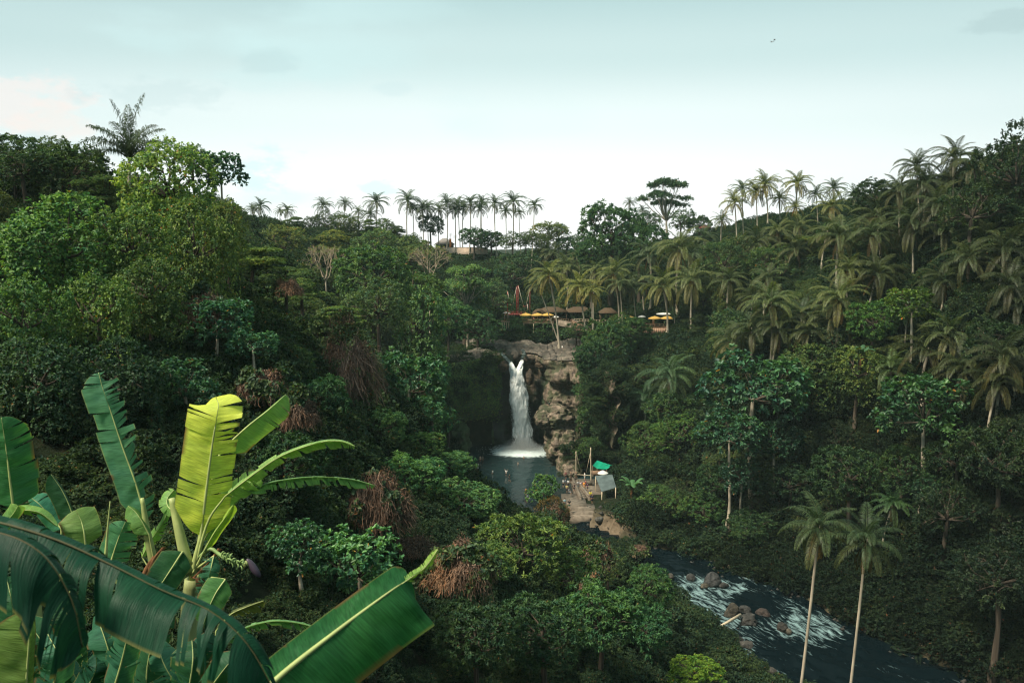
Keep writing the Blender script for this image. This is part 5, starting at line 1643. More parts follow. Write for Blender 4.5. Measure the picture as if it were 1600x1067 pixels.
for i in range(len(cx)):
    x, y = cx[i]; z = ZC[i]
    if RDd[i] < 4: continue
    if in_poly(np.array([x]), np.array([y]), _po)[0]: continue
    if max(abs(x - 16) - 8, abs(y - 172) - 15) < 0 or max(abs(x - 4) - 20, abs(y - 236) - 17) < 0: continue
    px, py, q = proj(x, y, z)
    if px < -60 or px > 1660 or q < 5: continue
    big = R.random()
    r = (2.2 + 2.4 * big) * (1 if y > 60 else .8)
    h = r * R.uniform(.55, 1.0) + .6
    if not visible_ground(x, y, z, h + r * .6): continue
    px, py, q = proj(x, y, z + h)
    if py > 1150: continue
    rp = r * F / q
    if y < 60 and (px > 880 or py > 700): continue
    if blocked(px, py, rp, y): continue
    if py - rp * .85 < np.interp(px, SKY[0], SKY[1]): continue
    bad = False
    for (a, b, c_, d_) in KEEP:
        if a - rp * .6 < px < c_ + rp * .6 and b - rp * .5 < py < d_ + rp * .6 and y < 250:
            bad = True
    if 900 < py and px > 1000 and y < 100: bad = True
    if bad: continue
    fill.append((x, y, z, h, r, px, py, rp))
fill.sort(key=lambda f: -f[7])
fill = fill[:290]
def zone(px, py, Y):
    if px < 420:
        return 'left hill' if py < 560 else 'near left slope'
    if px < 700:
        return 'far left slope' if py < 520 else 'left pool bank'
    if Y > 262:
        return 'back ridge' if px < 1100 else 'right ridge'
    if px < 1000 and py > 760:
        return 'bottom centre spur'
    if px < 1000:
        return 'central terrace grove'
    if py < 500:
        return 'upper right slope'
    return 'middle right slope' if py < 680 else 'lower right slope'
ftr = []
for (x, y, z, h, r, px, py, rp) in fill:
    n_ = R.random()
    if px < 700: kind = 'fine' if n_ < .3 else 'dense' if n_ < .5 else 'feather' if n_ < .65 else 'creeper'
    else: kind = 'fine' if n_ < .45 else 'dense' if n_ < .75 else 'feather' if n_ < .85 else 'creeper' if n_ < .95 else 'bigleaf'
    zn = zone(px, py, y)
    w = R.uniform(0, 1)
    br = R.uniform(.75, 1.3)
    if zn in ('lower right slope', 'middle right slope') and px > 1250: br *= .7 if px < 1400 else .5  # trees towards the lower right tinted darker to paint in shade
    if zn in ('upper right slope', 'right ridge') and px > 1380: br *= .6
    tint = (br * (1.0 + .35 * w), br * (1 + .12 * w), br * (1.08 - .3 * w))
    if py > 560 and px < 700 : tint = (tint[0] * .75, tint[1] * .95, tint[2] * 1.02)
    nm = {'bigleaf': 'large_leaved_tree', 'creeper': 'creeper_covered_tree', 'feather': 'layered_tree'}.get(kind, 'broadleaf_tree')
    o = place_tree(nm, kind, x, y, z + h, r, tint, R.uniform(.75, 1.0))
    shade = 'dark' if br < .85 else 'bright' if br > 1.15 else 'mid-green'
    ftr.append((o, {'fine': 'fine-leaved', 'dense': 'dense', 'feather': 'layered', 'creeper': 'creeper-covered', 'bigleaf': 'large-leaved'}[kind], shade, zn, px, py))
    TREES.append((px, py, rp, y))
bykey = {}
for t in ftr:
    bykey.setdefault((t[3], t[1], t[2]), []).append(t)
for (zn, kd, sh), lst in bykey.items():
    lst.sort(key=lambda t: t[4])
    n = len(lst)
    for i, t in enumerate(lst):
        if n == 1:
            lab = 'only %s %s tree on the %s' % (sh, kd, zn)
        else:
            lab = '%s %s tree, %s of such trees on the %s' % (sh, kd, ordinal(i, n) or 'middle one', zn)
        tag(t[0], lab, 'tree', '%s trees of the %s' % (kd, zn))
print('fill trees', len(ftr), 'labels', len(set(t[0]['label'] for t in ftr)))
# ------------------------------------------------------------------ undergrowth: shrubs and creepers nobody could count
srccol = bpy.data.collections.new('undergrowth_clumps')
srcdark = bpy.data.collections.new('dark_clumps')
def bush(seed, kind):
    g = g_(seed); mb = MB()
    if kind == 'fern':
        n = 60; m = 14
        a = g.uniform(0, 6.28, n); el = g.uniform(.1, 1.2, n)
        for i in range(n):
            d = np.array([math.cos(a[i]) * math.cos(el[i]), math.sin(a[i]) * math.cos(el[i]), math.sin(el[i])])
            t = np.linspace(.1, 1, m)[:, None]
            P = g.normal(0, .35, 3) * [1, 1, .1] + d * t * 1.6 - UP * t ** 2 * .7
            s = unit(np.cross(d, UP))
            for sg in (-1, 1):
                leaf_cards(mb, P, unit(s * sg + d * .4 - UP * .25 + 0 * P), np.tile(UP, (m, 1)), .34 * (1.1 - t[:, 0]) + .08, .07, tint_cols(m, .02, None, g), six=False)
    else:
        lb = [(np.array([g.uniform(-1, 1), g.uniform(-1, 1), g.uniform(.1, .9)]), g.uniform(.6, 1.0)) for _ in range(6)]
        C, O = shell_points(lb, 6.5, g, .3)
        tufts(mb, C, O, 8, {'a': .2, 'b': .27, 'c': .14}[kind], {'a': .5, 'b': .75, 'c': .6}[kind], .65, g, .015, .3, .14)
    o = bpy.data.objects.new('clump', mb.mesh('clump', M['under']))
    srccol.objects.link(o)
    me2 = o.data.copy(); me2.materials.clear(); me2.materials.append(M['underdark'])  # copy of the clump with shade painted into its leaf colour
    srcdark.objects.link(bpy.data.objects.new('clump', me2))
for i, k in enumerate(('a', 'a', 'b', 'b', 'c', 'c', 'fern')):
    bush(600 + i, k)
def make_group(col_):
    gt = bpy.data.node_groups.new('scatter', 'GeometryNodeTree')
    gt.interface.new_socket('Geometry', in_out='INPUT', socket_type='NodeSocketGeometry')
    gt.interface.new_socket('Geometry', in_out='OUTPUT', socket_type='NodeSocketGeometry')
    gi, go = gt.nodes.new('NodeGroupInput'), gt.nodes.new('NodeGroupOutput')
    ci = gt.nodes.new('GeometryNodeCollectionInfo'); ci.inputs[0].default_value = col_; ci.inputs['Separate Children'].default_value = True; ci.inputs['Reset Children'].default_value = True
    io = gt.nodes.new('GeometryNodeInstanceOnPoints'); io.inputs['Pick Instance'].default_value = True
    def named(nm, typ):
        n = gt.nodes.new('GeometryNodeInputNamedAttribute'); n.data_type = typ; n.inputs[0].default_value = nm
        return n.outputs[0]
    gt.links.new(gi.outputs[0], io.inputs['Points']); gt.links.new(ci.outputs[0], io.inputs['Instance'])
    gt.links.new(named('idx', 'INT'), io.inputs['Instance Index'])
    gt.links.new(named('rot', 'FLOAT_VECTOR'), io.inputs['Rotation']); gt.links.new(named('scl', 'FLOAT_VECTOR'), io.inputs['Scale'])
    gt.links.new(io.outputs[0], go.inputs[0])
    return gt
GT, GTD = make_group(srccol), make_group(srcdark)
def scatter(name, P, rot, scl, idx, label, gt=None):
    me = bpy.data.meshes.new(name)
    me.vertices.add(len(P)); me.vertices.foreach_set('co', np.asarray(P, np.float32).ravel())
    for nm, typ, arr in (('rot', 'FLOAT_VECTOR', rot), ('scl', 'FLOAT_VECTOR', scl), ('idx', 'INT', idx)):
        a = me.attributes.new(nm, typ, 'POINT')
        a.data.foreach_set('value' if typ == 'INT' else 'vector', np.asarray(arr, np.int32 if typ == 'INT' else np.float32).ravel())
    o = bpy.data.objects.new(name, me); COL.objects.link(o)
    md = o.modifiers.new('scatter', 'NODES'); md.node_group = gt or GT
    tag(o, label, None, None, 'stuff')
    return o
P = []
g = g_(700)
def samp(n, x0, x1, y0, y1):
    x = g.uniform(x0, x1, n); y = g.uniform(y0, y1, n)
    return np.stack([x, y], 1)
A = np.concatenate([samp(9000, -45, 32, 13, 75), samp(9000, -70, 110, 70, 150), samp(10000, -90, 130, 150, 260), samp(4500, -130, 150, 260, 345)])
z = gz(A[:, 0], A[:, 1]); rd, rl, _ = river_dist(A[:, 0], A[:, 1])
px, py, q = proj(A[:, 0], A[:, 1], z)
ok = (rd > .9) & (px > -80) & (px < 1680) & (py < 1180)
ok &= ~in_poly(A[:, 0], A[:, 1], _po)
ok &= ~(np.maximum(np.abs(A[:, 0] - 15.5) - 6.5, np.abs(A[:, 1] - 171) - 14) < 0)
ok &= ~(np.maximum(np.abs(A[:, 0] - 5) - 17, np.abs(A[:, 1] - 232) - 15.0) < 0)
# the steep foot of the ground in front of the cliff line is bare rock
gslope = np.abs(gz(A[:, 0], A[:, 1] + 1) - z) > 6
A, z = A[ok & ~gslope], z[ok & ~gslope]
sc = np.where((A[:, 0] > -12) & (A[:, 1] < 150) & (A[:, 0] < 30), .72, 1.0) * np.clip(A[:, 1] / 90, .45, 1.3) * g.uniform(.7, 1.6, len(A))
rot = np.stack([g.normal(0, .15, len(A)), g.normal(0, .15, len(A)), g.uniform(0, 6.28, len(A))], 1)
idx = g.integers(0, 7, len(A)); idx[(idx == 6) & (g.random(len(A)) < .5)] = 2
Pn = np.stack([A[:, 0], A[:, 1], z - .15 * sc], 1)
sclv = np.stack([sc, sc, sc * g.uniform(.7, 1.1, len(A))], 1)
lefts = A[:, 0] < -6; mids = (A[:, 0] >= -6) & (A[:, 1] < 150) & (A[:, 0] < 34) ; rest = ~(lefts | mids)
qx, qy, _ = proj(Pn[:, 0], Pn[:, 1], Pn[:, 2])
dk_ = rest & (qx > 1000) & (qy - (700 - (qx - 1180) * .42) + g.normal(0, 35, len(qx)) > 0) & (Pn[:, 1] > 40)  # lower right area that gets the clumps with painted shade
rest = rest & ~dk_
scatter('undergrowth', Pn[dk_], rot[dk_], sclv[dk_], idx[dk_], 'ferns and creepers on the lower right slope with shade painted into their leaves', GTD)
for nm, k, lab in (('undergrowth', lefts, 'green undergrowth of shrubs and creepers on the left slope'), ('undergrowth', mids, 'green undergrowth on the spur in front of the pool'), ('undergrowth', rest, 'dark undergrowth of shrubs and ferns on the right slope and ridge')):
    scatter(nm, Pn[k], rot[k], sclv[k], idx[k], lab)
print('undergrowth', len(Pn))
# hanging plants and moss on the overhanging left wall
ci_ = np.where((xs_ := S[:, 0]) < -2.6)[0]
n = 26000
jj = g.integers(0, len(zs), n); kk = ci_[g.integers(0, len(ci_), n)]
zz = zs[jj]
keep = g.random(n) < np.clip((zz - 4.5) / 6, 0, 1) * (.45 + .55 * smooth01((zz - 9) / 7))
jj, kk = jj[keep], kk[keep]
Pc = Pg[jj, kk] + np.stack([nr[kk, 0], nr[kk, 1], 0 * kk], 1) * g.uniform(.02, .3, (len(jj), 1)) + g.normal(0, .12, (len(jj), 3))
mb = MB()
O = np.stack([nr[kk, 0], nr[kk, 1], -0.9 * np.ones(len(kk))], 1)
tufts(mb, Pc, unit(O), 5, .26, .42, .35, g, .02, .2, .22)
o = obj('hanging_plants', mb.mesh('hanging_plants', M['leaf']), color=(2.7,2.6,1.7))
tag(o, 'dark hanging plants and moss on the overhanging cliff left of the fall', None, None, 'stuff')
# bushes along the rim of the cliff and the edge of the shelf
rim = []
for k in range(230):
    i = g.integers(0, len(S))
    x, y = S[i] - nr[i] * g.uniform(-1.2, 2.5)
    if -3.2 < x < 16.5: continue
    rim.append((x, y, TOP - .6 + g.uniform(-1.5, .6), g.uniform(.7, 1.3)))
for k in range(120):   # below the deck
    x = g.uniform(-9, 24); rim.append((x, 245.0 + g.uniform(-1.5, 2), 22.2 + g.uniform(-.3, 2.6) * (1 if x > -4 else .3), g.uniform(.9, 1.6)))
for k in range(170):    # right flank of the buttress
    rim.append((g.uniform(16.8, 25), g.uniform(188, 210), g.uniform(1, 23), g.uniform(.9, 1.6)))
for k in range(34):
    q_ = on_z(g.uniform(925, 1010), g.uniform(846, 866), .2)
    rim.append((q_.x, q_.y, g.uniform(-.6, .4), g.uniform(.5, .9)))
for k in range(170):   # hanging over the upper part of the left wall
    j = g.integers(int(len(zs) * .62), len(zs)); i = ci_[g.integers(0, len(ci_))]
    rim.append((Pg[j, i, 0], Pg[j, i, 1], Pg[j, i, 2] - .6, g.uniform(.5, 1.1)))
for k in range(110):   # growth on the left end of the shelf
    rim.append((g.uniform(-22, -6.0), g.uniform(214, 246), 22.0, g.uniform(.8, 1.6)))
for k in range(44):
    rim.append((g.uniform(10, 19), g.uniform(189, 200), g.uniform(0, 7), g.uniform(.4, .8)))
rim = np.array(rim)
scatter('undergrowth', rim[:, :3], np.stack([0 * rim[:, 0], 0 * rim[:, 0], g.uniform(0, 6, len(rim))], 1), np.repeat(rim[:, 3:4], 3, 1), g.integers(0, 7, len(rim)), 'bushes on the rim of the cliff and under the terraces')
# ------------------------------------------------------------------ things people built
def umbrella(px, py, Y, rpx, floor_z, mat, lab, grp=None, sides=8, dome=.32):
    c = at(px, py, Y); r = rpx * Y / F
    root = empty('parasol', (c.x, Y, floor_z))
    h = c.z - floor_z
    mb = MB(); mb.tube([(0, 0, 0), (0, 0, h + .05)], .035, 6)
    obj('pole', mb.mesh('pole', M['palewood']), root)
    mb = MB()
    P = np.zeros((5, sides * 2, 3))
    for i, t in enumerate(np.linspace(.02, 1, 5)):
        for k in range(sides * 2):
            a = math.pi * k / sides
            rr = r * t * (1.0 if k % 2 == 0 else .96)
            P[i, k] = (math.cos(a) * rr, math.sin(a) * rr, h + r * dome * (1 - t ** 1.15) - (0.03 if k % 2 else 0) * t)
    mb.grid(P, closed=True)
    P2 = P[-1:].repeat(2, 0).copy(); P2[1, :, 2] -= .16
    mb.grid(P2, closed=True)
    obj('canopy', mb.mesh('canopy', mat), root)
    mb = MB()
    for k in range(sides):
        a = 2 * math.pi * k / sides
        mb.tube([(0, 0, h - .3), (math.cos(a) * r * .6, math.sin(a) * r * .6, h + r * dome * .38)], .012, 4)
    obj('ribs', mb.mesh('ribs', M['wood']), root)
    return tag(root, lab, 'parasol', grp)
def deck(name, x0, x1, y0, y1, z, lab, railing=True, skirt=0, legs=None, rz=0.0, org=None):
    org = org or ((x0 + x1) / 2, y0, z)
    root = empty(name, org, rz)
    ox, oy, oz = org
    w = x1 - x0; n = max(2, int(w / .35))
    m1 = MB(); m1.box((0, 0, 0), (w / n * .94, y1 - y0, .08))
    me = m1.mesh('plank', M['wood'])
    for i in range(n):
        obj('plank', me, root, (x0 + (i + .5) * w / n - ox, (y0 + y1) / 2 - oy, -.04 + z - oz))
    mb = MB(); mb.box(((x0 + x1) / 2 - ox, y0 + .12 - oy, z - .2 - oz), (w, .12, .22)); mb.box(((x0 + x1) / 2 - ox, y1 - .5 - oy, z - .2 - oz), (w, .12, .22))
    obj('beam', mb.mesh('beam', M['palewood']), root)
    lm = MB(); lm.box((0, 0, -.5), (.2, .2, 1)); lme = lm.mesh('leg', M['palewood'])
    for lx in np.linspace(x0 + .3, x1 - .3, 4):
        obj('leg', lme, root, (lx - ox, y0 + .15 - oy, z - .31 - oz), scale=(1, 1, legs or 4))
    if railing:
        pm = MB(); pm.box((0, 0, .5), (.07, .07, 1.0)); pme = pm.mesh('railing_post', M['wood'])
        k = int(w / 1.1)
        for i in range(k + 1):
            obj('railing_post', pme, root, (x0 + w * i / k - ox, y0 + .06 - oy, z - oz))
        for zz_ in (.55, 1.0):
            mb = MB(); mb.box(((x0 + x1) / 2 - ox, y0 + .03 - oy, z + zz_ - oz), (w, .05, .07)); obj('rail', mb.mesh('rail', M['wood']), root)
    if skirt:
        n = int(w / .55); m2 = MB(); m2.box((0, 0, -skirt / 2), (.5, .06, skirt)); me2 = m2.mesh('skirt_board', M['retain'])
        for i in range(n):
            obj('skirt_board', me2, root, (x0 + (i + .5) * w / n - ox, y0 - .03 - oy, z - .1 - oz + R.uniform(-.04, .04)))
    return tag(root, lab, 'deck')
DZ = 28.2
deck('terrace_deck', 3.0, 11.6, 246.5, 253, DZ, 'left wooden terrace deck on stilts under the yellow parasols')
for (px, lab) in ((822, 'leftmost of the three yellow parasols on the left terrace'), (840, 'middle one of the three yellow parasols on the left terrace'), (855.5, 'rightmost of the three yellow parasols on the left terrace')):
    umbrella(px, 492, 249, 10.0, DZ, M['yellow'], lab, 'yellow parasols on the left terrace')
umbrella(868, 495, 249, 5.5, DZ - .4, M['white'], 'small white parasol right of the yellow ones on the left terrace')
mb = MB()
# lookout with a white parasol, left of the swings
root = deck('lookout', -3.0, -.6, 246, 248.6, 28.6, 'tiny lookout balcony under a white parasol, left of the terrace')
umbrella(792, 489, 247, 6.5, 28.6, M['white'], 'white parasol over the tiny lookout balcony')
# two balls (paper lamps)
umbrella(985, 497, 233, 10, 28.3, M['yellow'], 'yellow parasol at the left end of the right terrace')
umbrella(1003, 494.5, 234, 6, 28.3, M['white'], 'white parasol beside the left yellow one on the right terrace')
umbrella(1023, 497, 232, 10.5, 28.3, M['yellow'], 'yellow parasol in the middle of the right terrace')
umbrella(1043, 497, 232, 11.5, 28.3, M['yellow'], 'yellow parasol at the right end of the right terrace')
umbrella(1038, 490, 238, 13, 28.3, M['white'], 'wide flat pale parasol behind the yellow ones on the right terrace', dome=.12)
c0 = at(1001, 509, 234)
deck('terrace_deck', c0.x, c0.x + 6.6, 231.5, 238, 28.3, 'right wooden terrace deck with brown board skirt', True, 1.5, 3, math.radians(-14), (c0.x, 231.5, 28.3))
deck('terrace_deck', c0.x - 5, c0.x + 1, 236.5, 242, 28.3, 'back part of the right terrace behind the dark tree', True, 0, 3)
# open thatched huts and the shell-shaped hut with a round opening
def hut(px, py, Y, w, d, zf, eave, peak, lab, mat='thatch', name='thatched_hut', walls=False, rz=0):
    c = at(px, py, Y)
    root = empty(name, (c.x, Y, zf), rz)
    mb = MB()
    e = [(-w / 2, -d / 2, eave), (w / 2, -d / 2, eave), (w / 2, d / 2, eave), (-w / 2, d / 2, eave)]
    t = [(-w * .18, 0, peak), (w * .18, 0, peak)]
    v = e + t + [(x, y, z - .22) for x, y, z in e]
    mb.add(v, tris=[(1, 2, 5), (3, 0, 4)], quads=[(0, 1, 5, 4), (2, 3, 4, 5), (6, 7, 1, 0), (7, 8, 2, 1), (8, 9, 3, 2), (9, 6, 0, 3)])
    obj('roof', mb.mesh('roof', M[mat]), root)
    pm = MB(); pm.box((0, 0, eave / 2), (.16, .16, eave)); pme = pm.mesh('post', M['wood'])
    for sx in (-1, 1):
        for sy in (-1, 1):
            obj('post', pme, root, (sx * (w / 2 - .4), sy * (d / 2 - .4), 0))
    if walls:
        mb = MB()
        for (bx, by, sx, sy) in ((0, d / 2 - .5, w - 1, .12), (-w / 2 + .6, 0, .12, d - 1.2), (w / 2 - .6, 0, .12, d - 1.2), (-w * .3, -d / 2 + .5, w * .35, .12), (w * .3, -d / 2 + .5, w * .35, .12)):
            mb.box((bx, by, eave / 2 - .05), (sx, sy, eave))
        obj('wall', mb.mesh('wall', M['darkwall' if mat != 'tileroof' else 'plaster']), root)
    return tag(root, lab, 'hut')
hut(862, 480, 256, 9, 5, DZ, 2.5, 3.7, 'long thatched roof shelter behind the left terrace')
hut(905, 482, 258, 9, 5, DZ - .3, 2.6, 3.9, 'dark thatched shelter between the two terraces')
hut(950, 482, 248, 5, 4, DZ, 2.8, 4.0, 'thatched hut behind the palms between the terraces')
c = at(842, 486, 251.5)
root = empty('shell_hut', (c.x, 251.5, DZ))
mb = MB(); n = 22
ang = np.linspace(0, math.pi, n)
outer = [(math.cos(a) * 2.1, math.sin(a) * 2.3 * (1 - .12 * abs(math.cos(a))) + 1.2) for a in ang]
inner = [(math.cos(2 * math.pi * k / n) * .55, math.sin(2 * math.pi * k / n) * .55 + 2.45) for k in range(n)]
op = [(math.cos(2 * math.pi * k / n), math.sin(2 * math.pi * k / n)) for k in range(n)]
op = [(x * (2.1 if y > 0 else 2.1), (y * 2.3 + 1.2) if y > 0 else 1.2 + y * 1.1) for x, y in op]
P = np.zeros((3, n, 3))
for k in range(n):
    P[0, k] = (inner[k][0], -.25, inner[k][1]); P[1, k] = (op[k][0], 0, op[k][1]); P[2, k] = (op[k][0] * .9, 2.2, op[k][1] * .85)
mb.grid(P, closed=True, flip=True)
obj('shell_roof', mb.mesh('shell_roof', M['thatch']), root)
tag(root, 'rounded thatched shell with a dark round opening behind the yellow parasols', 'hut')
# tables and chairs of the terraces, a few pixels each
def table_set(px, Y, z, lab):
    c = at(px, 500, Y)
    root = empty('terrace_table', (c.x, Y, z))
    mb = MB(); mb.box((0, 0, .73), (.9, .9, .05)); obj('table_top', mb.mesh('table_top', M['palewood']), root)
    lm = MB(); lm.box((0, 0, .35), (.06, .06, .7)); lme = lm.mesh('leg', M['wood'])
    for sx in (-.38, .38):
        for sy in (-.38, .38):
            obj('leg', lme, root, (sx, sy, 0))
    tag(root, lab, 'table', 'tables on the terraces')
table_set(828, 247.8, DZ, 'wooden table under the left yellow parasol of the left terrace')
table_set(843, 247.8, DZ, 'wooden table under the middle yellow parasol of the left terrace')
table_set(857, 247.8, DZ, 'wooden table under the right yellow parasol of the left terrace')
# swings on red posts
SZ = 30.6
def swing(px0, t0, px1, t1, seat, Y, lab):
    a0, a1, b0, b1, s_ = at(px0, 487, Y), at(px0, t0, Y), at(px1, 487, Y), at(px1, t1, Y), at(*seat, Y - .6)
    root = empty('swing', ((a0.x + b0.x) / 2, Y, SZ)); o3 = Vector(root.location)
    for (p, q) in ((a0, a1), (b0, b1)):
        mb = MB(); mb.tube([(p.x - o3.x, 0, -1.2), (q.x - o3.x, 0, q.z - o3.z)], [.12, .1], 8)
        obj('post', mb.mesh('post', M['redpaint']), root)
    mb = MB()
    for (q, sgn) in ((a1, -1), (b1, 1)):
        mb.tube([q - o3, s_ + Vector((sgn * .35, 0, 0)) - o3], .07, 5)
    obj('rope', mb.mesh('rope', M['rope']), root)
    mb = MB(); mb.box(s_ - o3 - Vector((0, 0, .05)), (1.0, .4, .08)); obj('seat', mb.mesh('seat', M['redpaint']), root)
    tag(root, lab, 'swing', 'swings above the waterfall')
swing(793, 455, 807.2, 448, (799.5, 476), 255, 'left giant swing on two red posts above the waterfall')
swing(809.5, 446, 828, 450, (820, 478.5), 254, 'right giant swing hung from tall posts beside the palm trunk')
mb = MB()
c = at(805, 485, 254)
root = empty('swing_platform', (c.x, 253, SZ - .6))
n = 9; pm = MB(); pm.box((0, 0, 0), (.6, 2.6, .1)); pme = pm.mesh('plank', M['redpaint'])
for k in range(n):
    obj('plank', pme, root, (-2.8 + k * .68, 0, 0))
for zz_ in (.4, .85):
    mb = MB(); mb.box((0, -1.2, zz_), (6.0, .07, .08)); obj('rail', mb.mesh('rail', M['redpaint']), root)
pm = MB(); pm.box((0, -1.2, .4), (.09, .09, .9)); pme = pm.mesh('railing_post', M['redpaint'])
for k in range(6):
    obj('railing_post', pme, root, (-2.9 + k * 1.15, 0, 0))
tag(root, 'low red platform with railing at the foot of the swings', 'platform')
# path with railing, retaining walls between the terraces
def wall(a, b, h, th, mat, name, lab, cat='wall', posts=0):
    a, b = Vector(a), Vector(b); d = b - a; ln = math.hypot(d.x, d.y)
    root = empty(name, a); rz = math.atan2(d.y, d.x)
    mb = MB()
    nrm = Vector((-d.y, d.x, 0)).normalized() * th
    v = [Vector((0, 0, -1)), d + Vector((0, 0, -1)), d + nrm + Vector((0, 0, -1)), nrm + Vector((0, 0, -1))]
    v += [p + Vector((0, 0, 1 + h)) for p in v]
    mb.add([tuple(p) for p in v], quads=[(0, 1, 5, 4), (1, 2, 6, 5), (2, 3, 7, 6), (3, 0, 4, 7), (4, 5, 6, 7)])
    obj('wall_body', mb.mesh('wall_body', mat), root)
    mb = MB(); up = Vector((0, 0, h + .01)); e = Vector((0, 0, .1))
    o_ = -nrm * .15
    v = [o_ + up, d + o_ + up, d + nrm * 1.15 + up, nrm * 1.15 + up]; v += [p + e for p in v]
    mb.add([tuple(p) for p in v], quads=[(0, 1, 5, 4), (1, 2, 6, 5), (2, 3, 7, 6), (3, 0, 4, 7), (4, 5, 6, 7), (3, 2, 1, 0)])
    obj('coping', mb.mesh('coping', M['concrete']), root)
    return tag(root, lab, cat)
a, b = at(893, 512, 238), at(930, 530, 231); wall(a, b, .0 + 2.2, .4, M['retain'], 'retaining_wall', 'brown sloping retaining wall between the two terraces')
a, b = at(872, 503, 246), at(899, 508, 241); wall(a, b, .5, .3, M['concrete'], 'path_wall', 'pale path edge leading right from the left terrace')
def railing(a, b, n, lab, mat='wood', h=1.0, name='railing'):
    a, b = Vector(a), Vector(b); root = empty(name, a); d = b - a
    pm = MB(); pm.box((0, 0, h / 2), (.07, .07, h)); pme = pm.mesh('railing_post', M[mat])
    for k in range(n + 1):
        obj('railing_post', pme, root, d * (k / n))
    for zz_ in (.5 * h, h):
        mb = MB(); mb.tube([Vector((0, 0, zz_)), d + Vector((0, 0, zz_))], .035, 5); obj('rail', mb.mesh('rail', M[mat]), root)
    return tag(root, lab, 'railing')
railing(at(866, 502, 247), at(899, 506, 243), 9, 'wooden railing of the path right of the left terrace')
railing(at(897, 504, 243), at(950, 506, 243), 12, 'pale railing of the walkway between the terraces', 'palewood')
mb = MB(); c = at(914, 517, 240); root = empty('pillar', c)
mb.box((0, 0, -1.2), (.9, .9, 3.4)); obj('pillar_body', mb.mesh('pillar_body', M['retain']), root)
mb = MB(); mb.box((0, 0, .56), (1.1, 1.1, .12)); obj('cap', mb.mesh('cap', M['concrete']), root)
tag(root, 'square brown pillar under the walkway between the terraces', 'pillar')

# houses on the ridge
def house(px, py, Y, w, d, wallh, roofh, lab, roofmat, wallmat, name='house', rz=0):
    c = at(px, py, Y)
    root = empty(name, (c.x, Y, c.z), rz)
    mb = MB(); mb.box((0, 0, -1 + wallh / 2), (w, d, wallh + 2)); obj('wall', mb.mesh('wall', M[wallmat]), root)
    mb = MB(); o_ = .7
    e = [(-w / 2 - o_, -d / 2 - o_, wallh - .2), (w / 2 + o_, -d / 2 - o_, wallh - .2), (w / 2 + o_, d / 2 + o_, wallh - .2), (-w / 2 - o_, d / 2 + o_, wallh - .2)]
    mb.add(e + [(-w * .12, 0, wallh + roofh), (w * .12, 0, wallh + roofh)], tris=[(1, 2, 5), (3, 0, 4)], quads=[(0, 1, 5, 4), (2, 3, 4, 5), (3, 2, 1, 0)])
    obj('roof', mb.mesh('roof', M[roofmat]), root)
    for wx in (-w * .28, w * .25):
        mb = MB(); mb.box((wx, -d / 2 - .02, wallh * .55), (w * .14, .1, wallh * .4)); obj('window', mb.mesh('window', M['dark']), root)
    return tag(root, lab, 'house')
house(695, 389, 332, 6.2, 6, 1.7, 2.2, 'small house with a grey hipped roof behind the ridge palms', 'tileroof', 'darkwall')
house(1101, 362, 282, 2.4, 3, 1.2, .9, 'tiny red-roofed hut in the trees at the left foot of the right ridge', 'redroof', 'darkwall')
c = at(1052, 800, 163)
house(1052, 806, 163, 3.4, 4, 1.3, 2.0, 'small dark red roof among the bushes above the river', 'redroof', 'darkwall', 'hut', .5)
a, b = at(690, 393, 322), at(762, 393, 322); wall(a, b, 1.4, .3, M['plaster'], 'boundary_wall', 'pale pink boundary wall in front of the ridge house')
c = at(702, 388, 326); root = empty('banner', (c.x, c.y, c.z))
mb = MB(); mb.tube([(0, 0, -1), (0, 0, 3.6)], .05, 5); obj('pole', mb.mesh('pole', M['palewood']), root)
mb = MB(); P = np.zeros((6, 3, 3))
for i in range(6):
    for j in range(3): P[i, j] = (.05 + j * .35, .06 * math.sin(i + j), 3.4 - i * .6)
mb.grid(P); obj('cloth', mb.mesh('cloth', M['orange']), root)
tag(root, 'tall orange banner on a pole in front of the ridge house', 'banner')
for k, (px, py) in enumerate(((704, 366), (711, 369))):
    c = at(px, py, 333); root = empty('antenna', (c.x, c.y, c.z - 3))
    mb = MB(); mb.tube([(0, 0, 0), (0, 0, 3.2)], .05, 5); obj('mast', mb.mesh('mast', M['dark']), root)
    mb = MB()
    for i in range(4): mb.tube([(-.7, 0, 2.3 + i * .3), (.7, 0, 2.5 + i * .3)], .035, 4)
    obj('aerial', mb.mesh('aerial', M['dark']), root)
    tag(root, ['antenna with slanting bars above the left side of the ridge house roof', 'second antenna with slanting bars right above the ridge house roof'][k], 'antenna')

# ------------------------------------------------------------------ the landing by the pool
LZ = 1.5
# stone platform and broad steps
pl = empty('stone_steps', on_z(915, 795, 1.0))
o3 = Vector(pl.location)
def slab(name, c1, c2, z0, z1, mat='concrete'):
    """box between pixel corners on level z1: left-front c1, right-back c2."""
    p, q = on_z(*c1, z1), on_z(*c2, z1)
    mb = MB(); mb.box(((p.x + q.x) / 2 - o3.x, (p.y + q.y) / 2 - o3.y, (z0 + z1) / 2 - o3.z), (abs(q.x - p.x), abs(q.y - p.y), z1 - z0))
    return obj(name, mb.mesh(name, M[mat]), pl)
slab('step', (889, 806), (945, 800), -1, .75)
slab('step', (890, 800), (937, 794), -1, 1.2)
slab('step', (893, 794), (928, 787), -1, 1.65)
slab('platform', (880, 789), (912, 771), -1, 1.95)
tag(pl, 'broad weathered stone steps in front of the landing', 'steps')
pl = empty('stone_terrace', on_z(915, 760, 1.8)); o3 = Vector(pl.location)
slab('paving', (898, 770), (934, 748), -1, 2.0)
slab('parapet', (899, 752), (925, 750), 2.0, 2.9)
